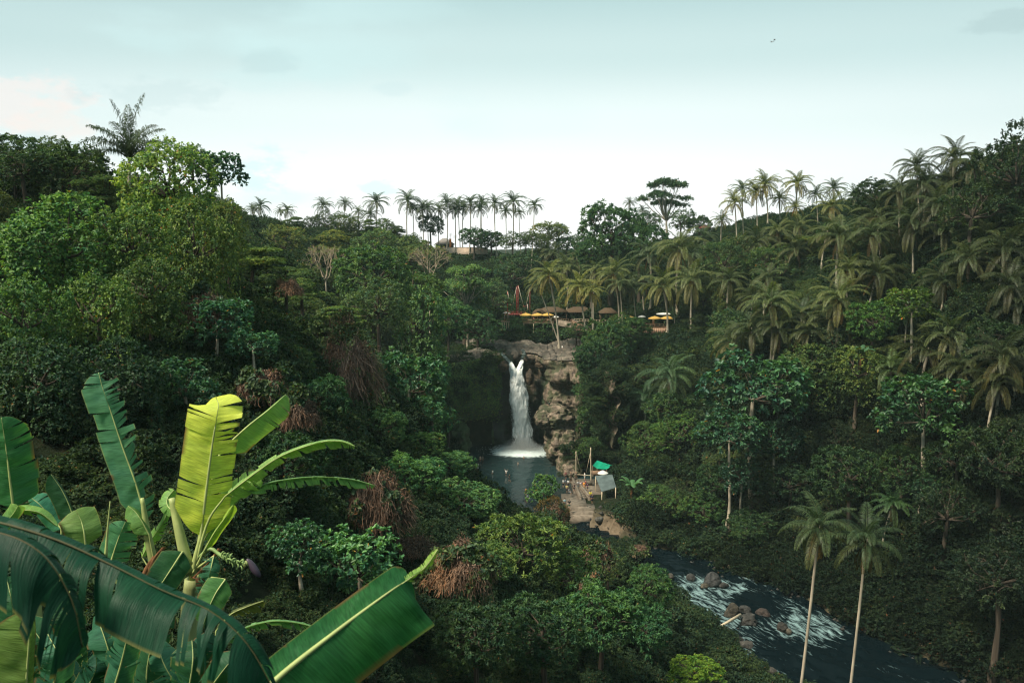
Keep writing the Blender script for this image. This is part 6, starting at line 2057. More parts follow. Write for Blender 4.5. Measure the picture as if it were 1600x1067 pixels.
tag(pl, 'tan paved terrace under the two bamboo poles', 'terrace')
def beam(pts, r, lab, cat, name, mat='concrete'):
    pts = [Vector(p) for p in pts]; root = empty(name, pts[0])
    mb = MB(); mb.tube([p - pts[0] for p in pts], r, 6)
    o = obj(name + '_body', mb.mesh(name + '_body', M[mat]), root)
    return tag(root, lab, cat)
a, b = on_z(893, 748, 2.9), on_z(906, 779, 2.2)
wall(a, b, .3, .35, M['concrete'], 'ramp_wall', 'left sloping side wall of the landing stairway')
a, b = on_z(900, 752, 3.1), on_z(920, 778, 2.1)
wall(a, b, .3, .35, M['concrete'], 'ramp_wall', 'right sloping side wall of the landing stairway')
st = empty('stairway', on_z(903, 765, 2))
for k in range(9):
    p = on_z(898 + k * 1.6, 752 + k * 3, 2.9 - k * .1)
    mb = MB(); mb.box((0, 0, -.3), (1.5, .5, .6)); obj('stair_tread', mb.mesh('stair_tread', M['concrete']), st, p - st.location)
tag(st, 'narrow stairway running down between two sloping walls', 'stairs')
def pole(px, ptop, pbot, z, lean, lab):
    p = on_z(px, pbot, z); t = at(px + lean, ptop, p.y)
    root = empty('bamboo_pole', p)
    mb = MB(); mb.tube([(0, 0, -.5)] + [(Vector((0, 0, 0)).lerp(t - p, k / 8)) for k in range(9)], [.14] + [.13 - .006 * k for k in range(9)], 8)
    obj('cane', mb.mesh('cane', M['palewood']), root)
    return p, t, tag(root, lab, 'pole', 'tall bamboo poles on the landing')
p1, t1, _ = pole(900, 705, 752, 2.0, 0, 'left one of the two tall bamboo poles on the landing')
p2, t2, _ = pole(923.5, 699, 757, 2.0, -.5, 'right and taller one of the two bamboo poles on the landing')
beam([t1 - Vector((0, 0, .3)), at(908, 738, p1.y + .5)], .05, 'slanting stay of the left bamboo pole', 'pole', 'stay_pole', 'palewood')
beam([t2 - Vector((0, 0, .8)), at(916, 738, p2.y + .5)], .05, 'slanting stay of the right bamboo pole', 'pole', 'stay_pole', 'palewood')
beam([at(901, 741, p1.y), at(927, 743, p2.y)], .07, 'thin crossbar between the two bamboo poles', 'pole', 'crossbar', 'palewood')
for (px, lab) in ((892, 'left carved stone pillar at the head of the stairway'), (900, 'right carved stone pillar at the head of the stairway')):
    p = on_z(px, 755, 2.0); root = empty('carved_pillar', p)
    for k, (w, z0, hh) in enumerate(((.75, 0, .5), (.5, .5, .6), (.7, 1.1, .18), (.45, 1.28, .5), (.6, 1.78, .15), (.3, 1.93, .4))):
        mb = MB(); mb.box((0, 0, z0 + hh / 2), (w, w, hh), taper=.9); obj('stone_tier', mb.mesh('stone_tier', M['retain' if k % 2 else 'concrete']), root)
    tag(root, lab, 'pillar', 'carved pillars of the stairway')
# green tarp stall, white parasol, corrugated roof
c = on_z(938, 745, 2.0); root = empty('market_stall', (c.x, c.y + 2, 1.6))
h1, h2, h3, h4 = at(926, 727, c.y), at(933, 732, c.y - .6), at(943, 722.5, c.y + 3), at(933, 719, c.y + 3.5)
h5 = at(957, 727, c.y + 2.5); h6 = at(948, 733, c.y - .4)
mb = MB(); n = 8
P = np.zeros((n, n, 3)); P2 = np.zeros((n, n, 3))
for i in range(n):
    for j in range(n):
        u, v = i / (n - 1), j / (n - 1)
        p = (h1.lerp(h2, u)).lerp(h4.lerp(h3, u), v) - root.location
        P[i, j] = (p.x, p.y, p.z - .18 * math.sin(u * 3.14) * math.sin(v * 3.14))
        p = (h2.lerp(h6, u)).lerp(h3.lerp(h5, u), v) - root.location
        P2[i, j] = (p.x, p.y, p.z - .15 * math.sin(u * 3.14) * math.sin(v * 3.14))
mb.grid(P); mb.grid(P2); obj('tarp', mb.mesh('tarp', M['green']), root)
pm = MB()
for hp in (h1, h2, h3, h4, h5, h6):
    q = hp - root.location; pm.tube([(q.x, q.y, -.5), (q.x, q.y, q.z)], .05, 5)
obj('frame', pm.mesh('frame', M['wood']), root)
mb = MB(); mb.box((0, 1.0, .45), (3.4, .7, .9)); obj('counter', mb.mesh('counter', M['wood']), root)
tag(root, 'stall under a bright green tarp beside the right bamboo pole', 'stall')
umbrella(942, 738.5, on_z(942, 756, 2.0).y, 8.5, 1.9, M['white'], 'white domed parasol between the green tarp and the grey roof', None, 10, .5)
c = on_z(946, 778, 1.8); root = empty('roofed_shelter', (c.x, c.y, 1.4))
q = [at(930, 743, c.y + 4.0), at(957, 741, c.y + 4.2), at(963, 761, c.y - .3), at(940, 768, c.y - .8)]
mb = MB(); nu, nv = 60, 2
P = np.zeros((nv, nu, 3))
for j in range(nu):
    u = j / (nu - 1)
    for i in range(nv):
        p = (q[0].lerp(q[1], u)).lerp(q[3].lerp(q[2], u), i) - root.location
        P[i, j] = (p.x, p.y, p.z + .04 * math.sin(j * 1.57))
mb.grid(P, flip=True); P3 = P.copy(); P3[..., 2] -= .06; mb.grid(P3)
obj('roof', mb.mesh('roof', M['metalroof']), root)
pm = MB()
for k, hp in enumerate(q):
    p = hp - root.location; pm = MB(); pm.tube([(p.x * .94, p.y, -1.2), (p.x * .94, p.y, p.z - .04)], .09, 6); obj('post', pm.mesh('post', M['palewood']), root)
mb = MB(); mb.box((0, .4, .0), (3.6, 3.6, .12)); obj('floor', mb.mesh('floor', M['wood']), root)
tag(root, 'shelter with a dark grey corrugated metal roof on posts', 'shelter')
# ------------------------------------------------------------------ people
def skin_mesh(name, verts, edges, rad, mat, root=0, sub=1):
    me = bpy.data.meshes.new(name + '_cage'); me.from_pydata(verts, edges, []); me.update()
    o = bpy.data.objects.new(name + '_cage', me); COL.objects.link(o)
    md = o.modifiers.new('s', 'SKIN'); md.use_smooth_shade = True
    for i, v in enumerate(me.skin_vertices[0].data):
        r = rad[i]; v.radius = r if isinstance(r, tuple) else (r, r); v.use_root = (i == root)
    s2 = o.modifiers.new('u', 'SUBSURF'); s2.levels = sub
    bpy.context.view_layer.update()
    dg = bpy.context.evaluated_depsgraph_get()
    r = bpy.data.meshes.new_from_object(o.evaluated_get(dg)); r.name = name
    r.materials.clear(); r.materials.append(mat)
    bpy.data.objects.remove(o)
    return r
def tint_mat(name, rough=.7):
    m, nt = new_mat(name)
    oi = nn(nt, 'ShaderNodeObjectInfo'); p = nn(nt, 'ShaderNodeBsdfPrincipled')
    p.inputs['Roughness'].default_value = rough
    nt.links.new(oi.outputs['Color'], p.inputs['Base Color']); finish(nt, p.outputs[0]); return m
M['skin'] = tint_mat('skin', .55); M['cloth'] = tint_mat('cloth', .9); M['hair'] = tint_mat('hair', .6)
def body(pose):
    # pelvis, waist, chest, neck, head, headtop, then arms and legs
    V = [(0, 0, .95), (0, 0, 1.12), (0, 0, 1.33), (0, 0, 1.5), (0, -.01, 1.6), (0, -.01, 1.72)]
    E = [(0, 1), (1, 2), (2, 3), (3, 4), (4, 5)]
    Rd = [(.15, .11), (.13, .1), (.17, .11), .055, .085, .075]
    arms = {'stand': [[(.2, 0, 1.42), (.27, .02, 1.15), (.28, -.08, .93), (.28, -.12, .85)]] * 2,
            'up': [[(.2, 0, 1.44), (.36, -.03, 1.6), (.4, -.05, 1.85), (.4, -.06, 1.94)]] * 2,
            'walk': [[(.2, 0, 1.42), (.26, .14, 1.18), (.26, .02, .98), (.26, -.03, .9)], [(.2, 0, 1.42), (.26, -.12, 1.16), (.24, -.28, 1.02), (.23, -.34, .98)]],
            'sit': [[(.2, 0, 1.42), (.25, -.12, 1.2), (.2, -.32, 1.1), (.18, -.38, 1.08)]] * 2}[pose]
    legs = {'stand': [[(.09, 0, .85), (.1, -.01, .48), (.1, .02, .09), (.1, -.12, .03)]] * 2,
            'up': [[(.09, 0, .85), (.12, -.01, .48), (.14, .02, .09), (.14, -.12, .03)]] * 2,
            'walk': [[(.09, 0, .85), (.1, -.14, .5), (.1, -.12, .1), (.1, -.25, .03)], [(.09, 0, .85), (.1, .08, .48), (.1, .3, .14), (.1, .22, .04)]],
            'sit': [[(.1, -.05, .92), (.12, -.42, .9), (.12, -.42, .5), (.12, -.54, .46)]] * 2}[pose]
    parts = {'arm': [], 'leg': []}
    for sd_, ar in zip((-1, 1), arms):
        b = len(V); V += [(sd_ * x, y, z) for x, y, z in ar]; Rd += [.055, .043, .03, .034]; E += [(2, b), (b, b + 1), (b + 1, b + 2), (b + 2, b + 3)]
    for sd_, lg in zip((-1, 1), legs):
        b = len(V); V += [(sd_ * x, y, z) for x, y, z in lg]; Rd += [.085, .058, .04, .035]; E += [(0, b), (b, b + 1), (b + 1, b + 2), (b + 2, b + 3)]
    bd = skin_mesh('body_' + pose, V, E, Rd, M['skin'])
    # shirt: torso and upper arms, a little fuller
    sv = [V[0], V[1], V[2], (0, 0, 1.44), V[6], V[7], V[10], V[11]]
    sh = skin_mesh('shirt_' + pose, sv, [(0, 1), (1, 2), (2, 3), (2, 4), (4, 5), (2, 6), (6, 7)], [(.165, .125), (.15, .12), (.185, .125), .09, .07, .055, .07, .055], M['cloth'])
    tv = [V[0], V[14], V[15], V[18], V[19]]
    tr = skin_mesh('shorts_' + pose, tv, [(0, 1), (1, 2), (0, 3), (3, 4)], [(.16, .12), .1, .08, .1, .08], M['cloth'])
    hr = MB(); lump(hr, (0, .012, 1.68), (.095, .105, .1), 3, .08, 1, 0, 14, 9)
    return bd, sh, tr, hr.mesh('hair_' + pose, M['hair'], True)
BODY = {p_: body(p_) for p_ in ('stand', 'up', 'walk', 'sit')}
SK = (.42, .24, .16); SKL = (.6, .38, .28)
def person(px, py, z, pose, shirt, shorts, lab, sink=0.0, rz=None, skin=SK, hair=(.02, .015, .01), Y=None, grp=None):
    """feet (or the water line, with sink) at pixel (px, py) on level z."""
    p = on_z(px, py, z) if Y is None else at(px, py, Y)
    root = empty('person', (p.x, p.y, p.z - sink), R.uniform(0, 6.28) if rz is None else rz, R.uniform(.95, 1.05))
    bd, sh, tr, hr = BODY[pose]
    obj('body', bd, root, color=skin)
    if shirt: obj('shirt', sh, root, color=shirt)
    if shorts: obj('shorts', tr, root, color=shorts)
    obj('hair', hr, root, color=hair)
    tag(root, lab, 'person', grp)
W_, DKc, GY = (.75, .75, .72), (.03, .03, .04), (.3, .32, .34)
PP = [
 (728, 731, 0, 'stand', W_, DKc, 'person in a white top standing in shallow water by the left bank', .25),
 (743, 733, 0, 'walk', None, (.2, .05, .05), 'bare-chested bather beside the one in a white towel', .25),
 (747, 733, 0, 'stand', W_, W_, 'bather wrapped in white, left side of the pool', .25),
 (750.5, 721, 0, 'stand', None, (.3, .1, .08), 'tanned bather standing upright behind the white-wrapped one', .35),
 (754.5, 720, 0, 'stand', (.35, .3, .28), None, 'bather in grey next to the tanned upright one', .45),
 (809.5, 726, 0, 'stand', None, DKc, 'bather chest-deep in front of the waterfall foam', .95),
 (818.5, 716, 0, 'stand', None, DKc, 'bather closest to the waterfall with only head and shoulders showing', 1.2),
 (770, 740, 0, 'stand', W_, DKc, 'bather in white with lowered arms, waist-deep in the middle of the pool', .85),
 (791, 743, 0, 'up', W_, DKc, 'person in white with both arms raised on the edge of the shallows', .35),
 (796, 752, 0, 'walk', DKc, DKc, 'person in dark clothes walking on the gravel shallows', .1),
 (696, 743, 0.4, 'stand', None, (.35, .1, .06), 'bare-chested person half hidden by the bush on the left bank', 0),
 (701, 744, 0.4, 'stand', W_, GY, 'person in pale clothes behind the bush on the left bank', 0),
 (822, 774, 0, 'stand', (.6, .2, .08), DKc, 'person in orange at the left side of the bright large-leaved tree', .1),
 (823.5, 784, 0, 'stand', W_, GY, 'person in white below the orange one beside the large-leaved tree', .1),
 (858.5, 638, None, 'sit', (.04, .12, .1), DKc, 'dark green clad person sitting on the brown rock outcrop', 0),
 (878.5, 550, None, 'stand', W_, W_, 'person in white standing on the rock shelf above the fall', 0),
 (902, 554, None, 'stand', (.35, .2, .5), DKc, 'person in a purple top at the right end of the rock shelf', 0),
 (824.5, 484, None, 'stand', W_, W_, 'person in white standing beside the right swing', 0),
 (847, 505, None, 'sit', (.1, .2, .35), DKc, 'guest in blue at the left terrace', 0),
 (855.5, 506, None, 'sit', (.8, .35, .05), DKc, 'guest in orange at the left terrace', 0),
 (861, 505, None, 'stand', W_, GY, 'guest in white at the right end of the left terrace', 0),
 (834, 505, None, 'sit', (.5, .2, .15), DKc, 'guest in red-brown at the left end of the left terrace', 0),
 (788.5, 500, None, 'stand', W_, GY, 'left guest under the white parasol of the lookout', 0),
 (793.5, 500, None, 'stand', (.5, .45, .4), GY, 'right guest under the white parasol of the lookout', 0),
 (1020.5, 508, None, 'stand', W_, (.7, .4, .3), 'person in a white top on the right terrace', 0),
 (880, 762, 2.0, 'stand', W_, DKc, 'person with a white bag at the left edge of the landing crowd', 0),
 (883.5, 761, 2.0, 'stand', (.4, .42, .5), (.5, .3, .25), 'person in a grey-blue shirt in the left landing group', 0),
 (887.5, 762, 2.0, 'walk', W_, DKc, 'person in a white shirt in the left landing group', 0),
 (885.5, 770, 2.0, 'stand', (.7, .6, .25), DKc, 'person in pale yellow in the left landing group', 0),
 (889, 776, 2.0, 'sit', GY, GY, 'person in grey crouching on the platform', 0),
 (884, 749, 2.0, 'stand', (.25, .08, .08), DKc, 'person in dark red at the waterside behind the left landing group', 0),
 (897.5, 768, 2.2, 'walk', (.15, .08, .08), DKc, 'dark-clad person on the narrow stairway', 0),
 (903, 764, 2.2, 'stand', W_, (.4, .5, .5), 'person with a white cap at the top of the stairway', 0),
 (906.5, 765, 2.0, 'stand', (.7, .6, .65), (.6, .5, .5), 'person in pale pink on the paved terrace', 0),
 (909, 764, 2.0, 'stand', (.12, .05, .2), DKc, 'person in purple between the pink and the orange ones', 0),
 (912.3, 766, 2.0, 'stand', (.75, .3, .05), (.7, .35, .08), 'person in orange on the paved terrace', 0),
 (915, 763, 2.0, 'stand', (.45, .03, .06), DKc, 'person in red on the paved terrace', 0),
 (917.8, 767, 2.0, 'stand', (.06, .02, .1), (.03, .02, .06), 'tall person in dark purple on the paved terrace', 0),
 (913.5, 750, 2.9, 'stand', W_, W_, 'person in white behind the parapet', 0),
 (922.5, 781, 1.9, 'walk', (.75, .65, .05), DKc, 'person with a yellow top at the foot of the bushes', 0),
 (925.5, 786, 1.7, 'stand', (.03, .03, .08), (.02, .02, .06), 'person in dark blue right of the one in yellow', 0),
 (882.5, 793, 1.95, 'stand', (.4, .6, .65), DKc, 'person in light blue at the left end of the steps', 0),
 (889.5, 795, 1.95, 'stand', (.02, .02, .02), (.02, .2, .12), 'person in black and green on the steps', 0),
]
HT_ = {858.5: 202, 878.5: 226, 902: 224, 824.5: 253, 847: 248.5, 855.5: 248.5, 861: 248.5, 834: 248.5, 788.5: 247.2, 793.5: 247.2, 1020.5: 232.6}
for (px, py, z, pose, a, b, lab, sink) in PP:
    person(px, py, z if z is not None else 0, pose, a, b, lab, sink, None, R.choice([SK, SKL]), Y=HT_.get(px) if z is None else None)

# two birds
for k, (px, py) in enumerate(((1206, 66), (1210, 63))):
    c = at(px, py, 150)
    root = empty('bird', c, .4 + k)
    mb = MB(); lump(mb, (0, 0, 0), (.07, .22, .06), 5, .05, 1, 0, 10, 8); obj('bird_body', mb.mesh('bird_body', M['bird'], True), root)
    for sg in (-1, 1):
        mb = MB(); P = np.array([[(0, -.08, .02), (0, .1, .02)], [(sg * .25, -.1, .12), (sg * .25, .06, .12)], [(sg * .5, -.02, .05), (sg * .5, .02, .05)]]); mb.grid(P); mb.grid(P - [0, 0, .012], flip=True)
        obj('wing', mb.mesh('wing', M['bird']), root)
    tag(root, ['lower left one of two pale birds high in the sky', 'upper right one of two pale birds high in the sky'][k], 'bird', 'birds in the sky')
# ------------------------------------------------------------------ banana plants
def banana_mat():
    m, nt = new_mat('banana_leaf'); L = nt.links.new
    uv = nn(nt, 'ShaderNodeUVMap'); sp = nn(nt, 'ShaderNodeSeparateXYZ'); L(uv.outputs[0], sp.inputs[0])
    at_ = nn(nt, 'ShaderNodeAttribute', attribute_name='tint'); sc_ = nn(nt, 'ShaderNodeSeparateColor'); L(at_.outputs['Color'], sc_.inputs[0])
    oi = nn(nt, 'ShaderNodeObjectInfo')
    cx = nn(nt, 'ShaderNodeCombineXYZ'); L(mathn(nt, 'MULTIPLY', sp.outputs[1], 95.0), cx.inputs[0]); L(mathn(nt, 'MULTIPLY', sp.outputs[0], 2.0), cx.inputs[1])
    n1 = nn(nt, 'ShaderNodeTexNoise'); n1.inputs['Scale'].default_value = 1.0; n1.inputs['Detail'].default_value = 3; L(cx.outputs[0], n1.inputs['Vector'])
    g = nn(nt, 'ShaderNodeTexCoord'); n2 = nn(nt, 'ShaderNodeTexNoise'); n2.inputs['Scale'].default_value = 3.0; n2.inputs['Detail'].default_value = 5; L(g.outputs['Object'], n2.inputs['Vector'])
    c = mixc(nt, 1.0, oi.outputs['Color'], ramp(nt, n1.outputs[0], [(.3, .72), (.7, 1.28)]), 'MULTIPLY')
    c = mixc(nt, .8, c, ramp(nt, n2.outputs[0], [(.3, (.75, .85, .9)), (.7, (1.25, 1.15, .95))]), 'MULTIPLY')
    edge = ramp(nt, mathn(nt, 'ABSOLUTE', sp.outputs[0]), [(.93, 0.0), (.99, .75)])
    c = mixc(nt, mathn(nt, 'MULTIPLY', edge, .5), c, (.35, .3, .08))
    c = mixc(nt, sc_.outputs[2], c, (.17, .09, .04))
    p = nn(nt, 'ShaderNodeBsdfPrincipled'); L(c, p.inputs['Base Color']); p.inputs['Roughness'].default_value = .5; p.inputs['Specular IOR Level'].default_value = .2
    bp = nn(nt, 'ShaderNodeBump'); bp.inputs['Strength'].default_value = .5; bp.inputs['Distance'].default_value = .01; L(n1.outputs[0], bp.inputs['Height']); L(bp.outputs[0], p.inputs['Normal'])
    t = nn(nt, 'ShaderNodeBsdfTranslucent'); L(mixc(nt, 1.0, c, (1.7, 1.7, .7), 'MULTIPLY'), t.inputs[0])
    ms = nn(nt, 'ShaderNodeMixShader'); ms.inputs[0].default_value = .32; L(p.outputs[0], ms.inputs[1]); L(t.outputs[0], ms.inputs[2])
    finish(nt, ms.outputs[0]); return m
M['banana'] = banana_mat()
M['midrib'] = plain('banana_midrib', (.33, .38, .14), .5, .4, .25, 4)
M['stem'] = plain('banana_stem', (.24, .27, .11), .6, .3, .45, 3, .2, (3, 3, .5))
M['drybanana'] = plain('dry_banana_leaf', (.2, .1, .05), .9, .1, .4, 5, trans=.2)
M['flower'] = plain('banana_flower', (.055, .04, .06), .45, .4, .25, 3)
M['fruit'] = plain('green_banana', (.2, .3, .1), .5, .4, .25, 4)
def catmull(P, n):
    P = [P[0] * 2 - P[1]] + list(P) + [P[-1] * 2 - P[-2]]
    seg = len(P) - 3; out_ = []
    for i in range(n):
        s = i / (n - 1) * seg; k = min(int(s), seg - 1); t = s - k
        a, b, c, d = P[k:k + 4]
        out_.append(.5 * ((2 * b) + (c - a) * t + (2 * a - 5 * b + 4 * c - d) * t * t + (3 * b - a - 3 * c + d) * t ** 3))
    return np.array([tuple(v) for v in out_])
def banana_leaf(root, pts, wl, wr, col, side=None, fold=(25, 25), curl=(25, 25), tears=(.1, .1), hang=0.0, pet=None, seed=0, tipcut=1.0, brown=0.0, name='leaf', facing=None, stepw=.22):
    """pts: (px, py, Y) from the blade's base to its tip; wl / wr half widths in metres on the photo's left / right of the midrib
    (as seen walking to the tip); fold: degrees each side drops below the blade plane; curl: further drop across; pet: petiole points before the base."""
    g = g_(1000 + seed)
    W = [at(*p) for p in pts]
    org = Vector(root.location)
    C = catmull([w - org for w in W], 90)
    n = len(C)
    T = unit(np.gradient(C, axis=0))
    view = np.array([(w - Vector((0, 0, CAMZ))).normalized() for w in [Vector(tuple(c)) + org for c in C]])
    # blade plane: by default it faces the camera
    if facing is None:
        S_ = unit(np.cross(view, T))      # to the photo's right when the leaf points up
    else:
        f = np.array(facing, float); S_ = unit(np.cross(T, f + 0 * T))
    N = np.cross(S_, T)                    # towards the viewer
    t = np.linspace(0, 1, n)
    ln = np.sum(np.linalg.norm(np.diff(C, axis=0), axis=1))
    prof = np.minimum(1, (t / .10 + .02) ** .55) * np.minimum(1, ((1 - t) / .22 + .015) ** .6)
    mb = MB()
    for sd_, w, fo, cu, te in ((-1, wl, fold[0], curl[0], tears[0]), (1, wr, fold[1], curl[1], tears[1])):
        cuts = [0]; i = 0
        while i < n - 2:
            step = max(2, int(g.exponential(1.0 / max(te, .012))) + 1)
            i = min(i + step, n - 1); cuts.append(i)
        if cuts[-1] != n - 1: cuts.append(n - 1)
        for a, b in zip(cuts[:-1], cuts[1:]):
            fa = math.radians(fo + g.normal(0, 4 + 26 * te)); ca = math.radians(cu + g.normal(0, 5 + 30 * te))
            shift = g.normal(0, .35) * te
            wk = g.uniform(1 - .25 * te ** .5, 1.0)
            K = 7
            idx = np.arange(a, b + 1)
            P = np.zeros((len(idx), K, 3)); UV = np.zeros((len(idx), K, 2)); CC = np.zeros((len(idx), K, 4)); CC[..., 3] = 1
            P[:, 0] = C[idx] + S_[idx] * sd_ * .004
            UV[:, 0] = np.stack([0 * idx, t[idx] * ln], 1)
            for k in range(1, K):
                a_ = fa + ca * (k - .5) / (K - 1)
                dr = S_[idx] * sd_ * math.cos(a_) - N[idx] * math.sin(a_)
                if hang:
                    hk = hang * min(1.0, (k / (K - 1)) * 1.6)
                    dr = unit(dr * (1 - hk) + np.array([0, 0, -1.0]) * hk)
                wd = w * prof[idx] * wk / (K - 1)
                P[:, k] = P[:, k - 1] + dr * wd[:, None] + T[idx] * (wd * (.22 + shift))[:, None]
                UV[:, k] = np.stack([np.full(len(idx), sd_ * k / (K - 1)), t[idx] * ln], 1)
            if te > .03 and len(idx) > 1:      # a tear opens towards the margin
                gapw = g.uniform(.1, .5) * (C[1] - C[0]).dot(T[0]) if False else g.uniform(.15, .6) * ln / n
                for e, sg in ((0, 1), (-1, -1)):
                    for k in range(1, K):
                        P[e, k] += T[idx[e]] * sg * gapw * (k / (K - 1))
            # ripple
            P += N[idx][:, None] * (fbm(P * 1.0, .22, 2, seed)[..., None] * .02 * (w / .3) + fbm(P * 1.0, .07, 2, seed + 7)[..., None] * .006)
            CC[..., 2] = np.clip(brown + ((.0 if hang > .6 else .9) * (np.abs(UV[..., 0]) > .9) * (fbm(P, .25, 2, seed + 3) > .35)), 0, 1)
            mb.grid(P, col=CC, uv=UV, flip=(sd_ < 0))
    leaf = obj(name, mb.mesh('banana_leaf_blade', M['banana'], True), root, color=col)
    rm = MB()
    Pm = list(C[::3]) + [C[-1]]
    rd = [max(.003, (.009 if hang > .55 else .02) * (1 - k / len(Pm)) * (max(wl, wr) / .35)) for k in range(len(Pm))]
    base = []
    if pet:
        pp = [Vector(at(*p)) - org for p in pet] + [Vector(C[0])]
        base = list(catmull(pp, 10))[:-1]
        rd = [.05 * (max(wl, wr) / .4) * (1 - .5 * k / 9) for k in range(9)] + rd
    rm.tube([Vector(p) for p in base] + [Vector(p) + Vector(N[0]) * .003 for p in Pm], rd, 7)
    obj('midrib', rm.mesh('midrib', M['banana' if hang > .55 else 'midrib'], True), leaf, color=tuple(v * 2 for v in col))
    return leaf
def pseudostem(root, pts, r0, r1, mat='stem', name='stem'):
    org = Vector(root.location)
    P = catmull([at(*p) - org for p in pts], 14)
    mb = MB(); mb.tube([Vector(p) for p in P], [r0 + (r1 - r0) * k / 13 for k in range(14)], 10)
    return obj(name, mb.mesh(name, M[mat], True), root)
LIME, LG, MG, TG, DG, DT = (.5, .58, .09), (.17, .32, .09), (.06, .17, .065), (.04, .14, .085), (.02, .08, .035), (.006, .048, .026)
# plant with the big lime leaf
b = at(296, 905, 13); rt = empty('banana_plant', (b.x, b.y, float(gz(b.x, b.y)) - .2))
tag(rt, 'banana plant with a huge upright lime-green leaf and a fruit stalk', 'banana plant')
Ym = 13.0
banana_leaf(rt, [(314, 838, 13), (322, 770, 12.95), (331, 700, 12.9), (338, 655, 12.9), (341, 633, 13.0), (338, 622, 13.15)], .44, .37, LIME, fold=(6, 4), curl=(12, 12), tears=(.045, .24), pet=[(300, 905, 13), (306, 870, 13)], seed=1, tipcut=.8)
banana_leaf(rt, [(345, 705, 13.4), (385, 668, 13.5), (420, 640, 13.6), (447, 616, 13.8)], .05, .33, LG, fold=(70, 20), curl=(20, 20), tears=(.03, .045), pet=[(305, 890, 13.1), (322, 790, 13.2)], seed=2)
banana_leaf(rt, [(352, 775, 12.9), (395, 742, 12.8), (440, 712, 12.7), (495, 692, 12.6), (530, 689, 12.6), (555, 697, 12.6)], .16, .2, (.2, .34, .12), fold=(35, 60), curl=(30, 50), tears=(.22, .3), hang=.5, pet=[(304, 890, 13), (325, 815, 12.95)], seed=3)
banana_leaf(rt, [(385, 768, 13.2), (430, 752, 13.2), (490, 745, 13.2), (545, 748, 13.2), (586, 758, 13.2)], .1, .2, (.13, .27, .12), fold=(50, 75), curl=(40, 60), tears=(.35, .45), hang=.75, pet=[(305, 890, 13.1), (340, 820, 13.2)], seed=4)
banana_leaf(rt, [(318, 845, 13.1), (350, 790, 13.1), (385, 758, 13.1), (410, 745, 13.1)], .2, .18, (.2, .36, .1), fold=(25, 30), curl=(20, 20), tears=(.12, .2), pet=[(303, 895, 13.05)], seed=5)
banana_leaf(rt, [(318, 862, 12.8), (335, 832, 12.75), (352, 808, 12.75), (364, 789, 12.75)], .05, .17, (.24, .38, .06), fold=(60, 35), curl=(20, 50), tears=(.02, .03), pet=[(302, 895, 12.9)], seed=6)
banana_leaf(rt, [(272, 800, 13.2), (262, 790, 13.3), (262, 778, 13.4), (272, 765, 13.5)], .14, .16, LG, fold=(30, 30), curl=(20, 20), tears=(.1, .1), pet=[(294, 885, 13), (282, 840, 13.1), (272, 795, 13.15)], seed=7)
banana_leaf(rt, [(285, 862, 12.6), (268, 888, 12.5), (248, 918, 12.4), (228, 948, 12.4)], .24, .27, DG, fold=(12, 12), curl=(15, 15), tears=(.02, .02), pet=[(298, 880, 12.9)], seed=8)
banana_leaf(rt, [(334, 868, 12.7), (328, 895, 12.6), (321, 925, 12.6), (316, 955, 12.6)], .15, .16, TG, fold=(15, 20), curl=(20, 25), tears=(.1, .4), seed=9, pet=[(305, 890, 12.9)])
banana_leaf(rt, [(352, 905, 12.4), (338, 925, 12.3), (326, 950, 12.2), (318, 975, 12.2)], .2, .22, (.06, .17, .05), fold=(12, 12), curl=(15, 15), tears=(.03, .03), seed=10, pet=[(310, 900, 12.8)])
pseudostem(rt, [(300, 905, 13), (296, 960, 13), (294, 1060, 13.0), (294, 1160, 13)], .11, .17)
pseudostem(rt, [(268, 778, 13.1), (280, 830, 13.05), (296, 895, 13.0)], .045, .1, 'midrib', 'leaf_stalk')
for k, (p, q_) in enumerate((((302, 885, 12.85), (315, 900, 12.7), (318, 930, 12.7), (328, 970, 12.7)), ((308, 880, 12.8), (330, 868, 12.7), (345, 850, 12.7), (352, 845, 12.7)))[0:0]): pass
for k, pp in enumerate([((306, 900, 12.85), (325, 880, 12.8), (345, 855, 12.8)), ((306, 902, 12.8), (312, 925, 12.7), (310, 960, 12.7)), ((300, 900, 12.85), (322, 910, 12.8), (326, 945, 12.8))]):
    mb = MB(); C = catmull([at(*p) - rt.location for p in pp], 12)
    P = np.stack([C + [-.03, 0, 0], C + [0, -.03, .01], C + [.035, .0, 0]], 1); P += fbm(P, .1, 2, k)[..., None] * .02
    mb.grid(P); obj('dry_sheath', mb.mesh('dry_sheath', M['drybanana'], True), rt)
# fruit stalk, hands of fruit and the purple flower
mb = MB(); st_ = catmull([at(*p) - rt.location for p in ((312, 870, 12.9), (328, 857, 12.8), (343, 866, 12.75), (360, 876, 12.7), (385, 880, 12.7))], 16)
mb.tube([Vector(p) for p in st_], .028, 7); obj('fruit_stalk', mb.mesh('fruit_stalk', M['fruit'], True), rt)
def banana_fruit():
    mb = MB(); P = [(0, 0, 0), (.03, 0, .03), (.075, 0, .045), (.12, 0, .035), (.15, 0, .01)]
    mb.tube(P, [.008, .018, .021, .018, .006], 6); return mb.mesh('banana', M['fruit'], True)
BF = banana_fruit()
hand_c = [(347, 868), (354, 872), (361, 876), (369, 878), (377, 880)]
for k, (hx, hy) in enumerate(hand_c):
    c = at(hx, hy, 12.68) - rt.location
    for j in range(7):
        o = obj('banana', BF, rt, c + Vector((R.uniform(-.015, .015), -.02, R.uniform(-.03, .03))), (R.uniform(-.5, .5), -1.2 + j * .42 + R.uniform(-.1, .1), R.uniform(-.7, .5)), R.uniform(.5, .85) * (1 - .08 * k))
mb = MB(); lump(mb, (0, 0, 0), (.055, .055, .17), 8, .05, 1, 0, 18, 14); 
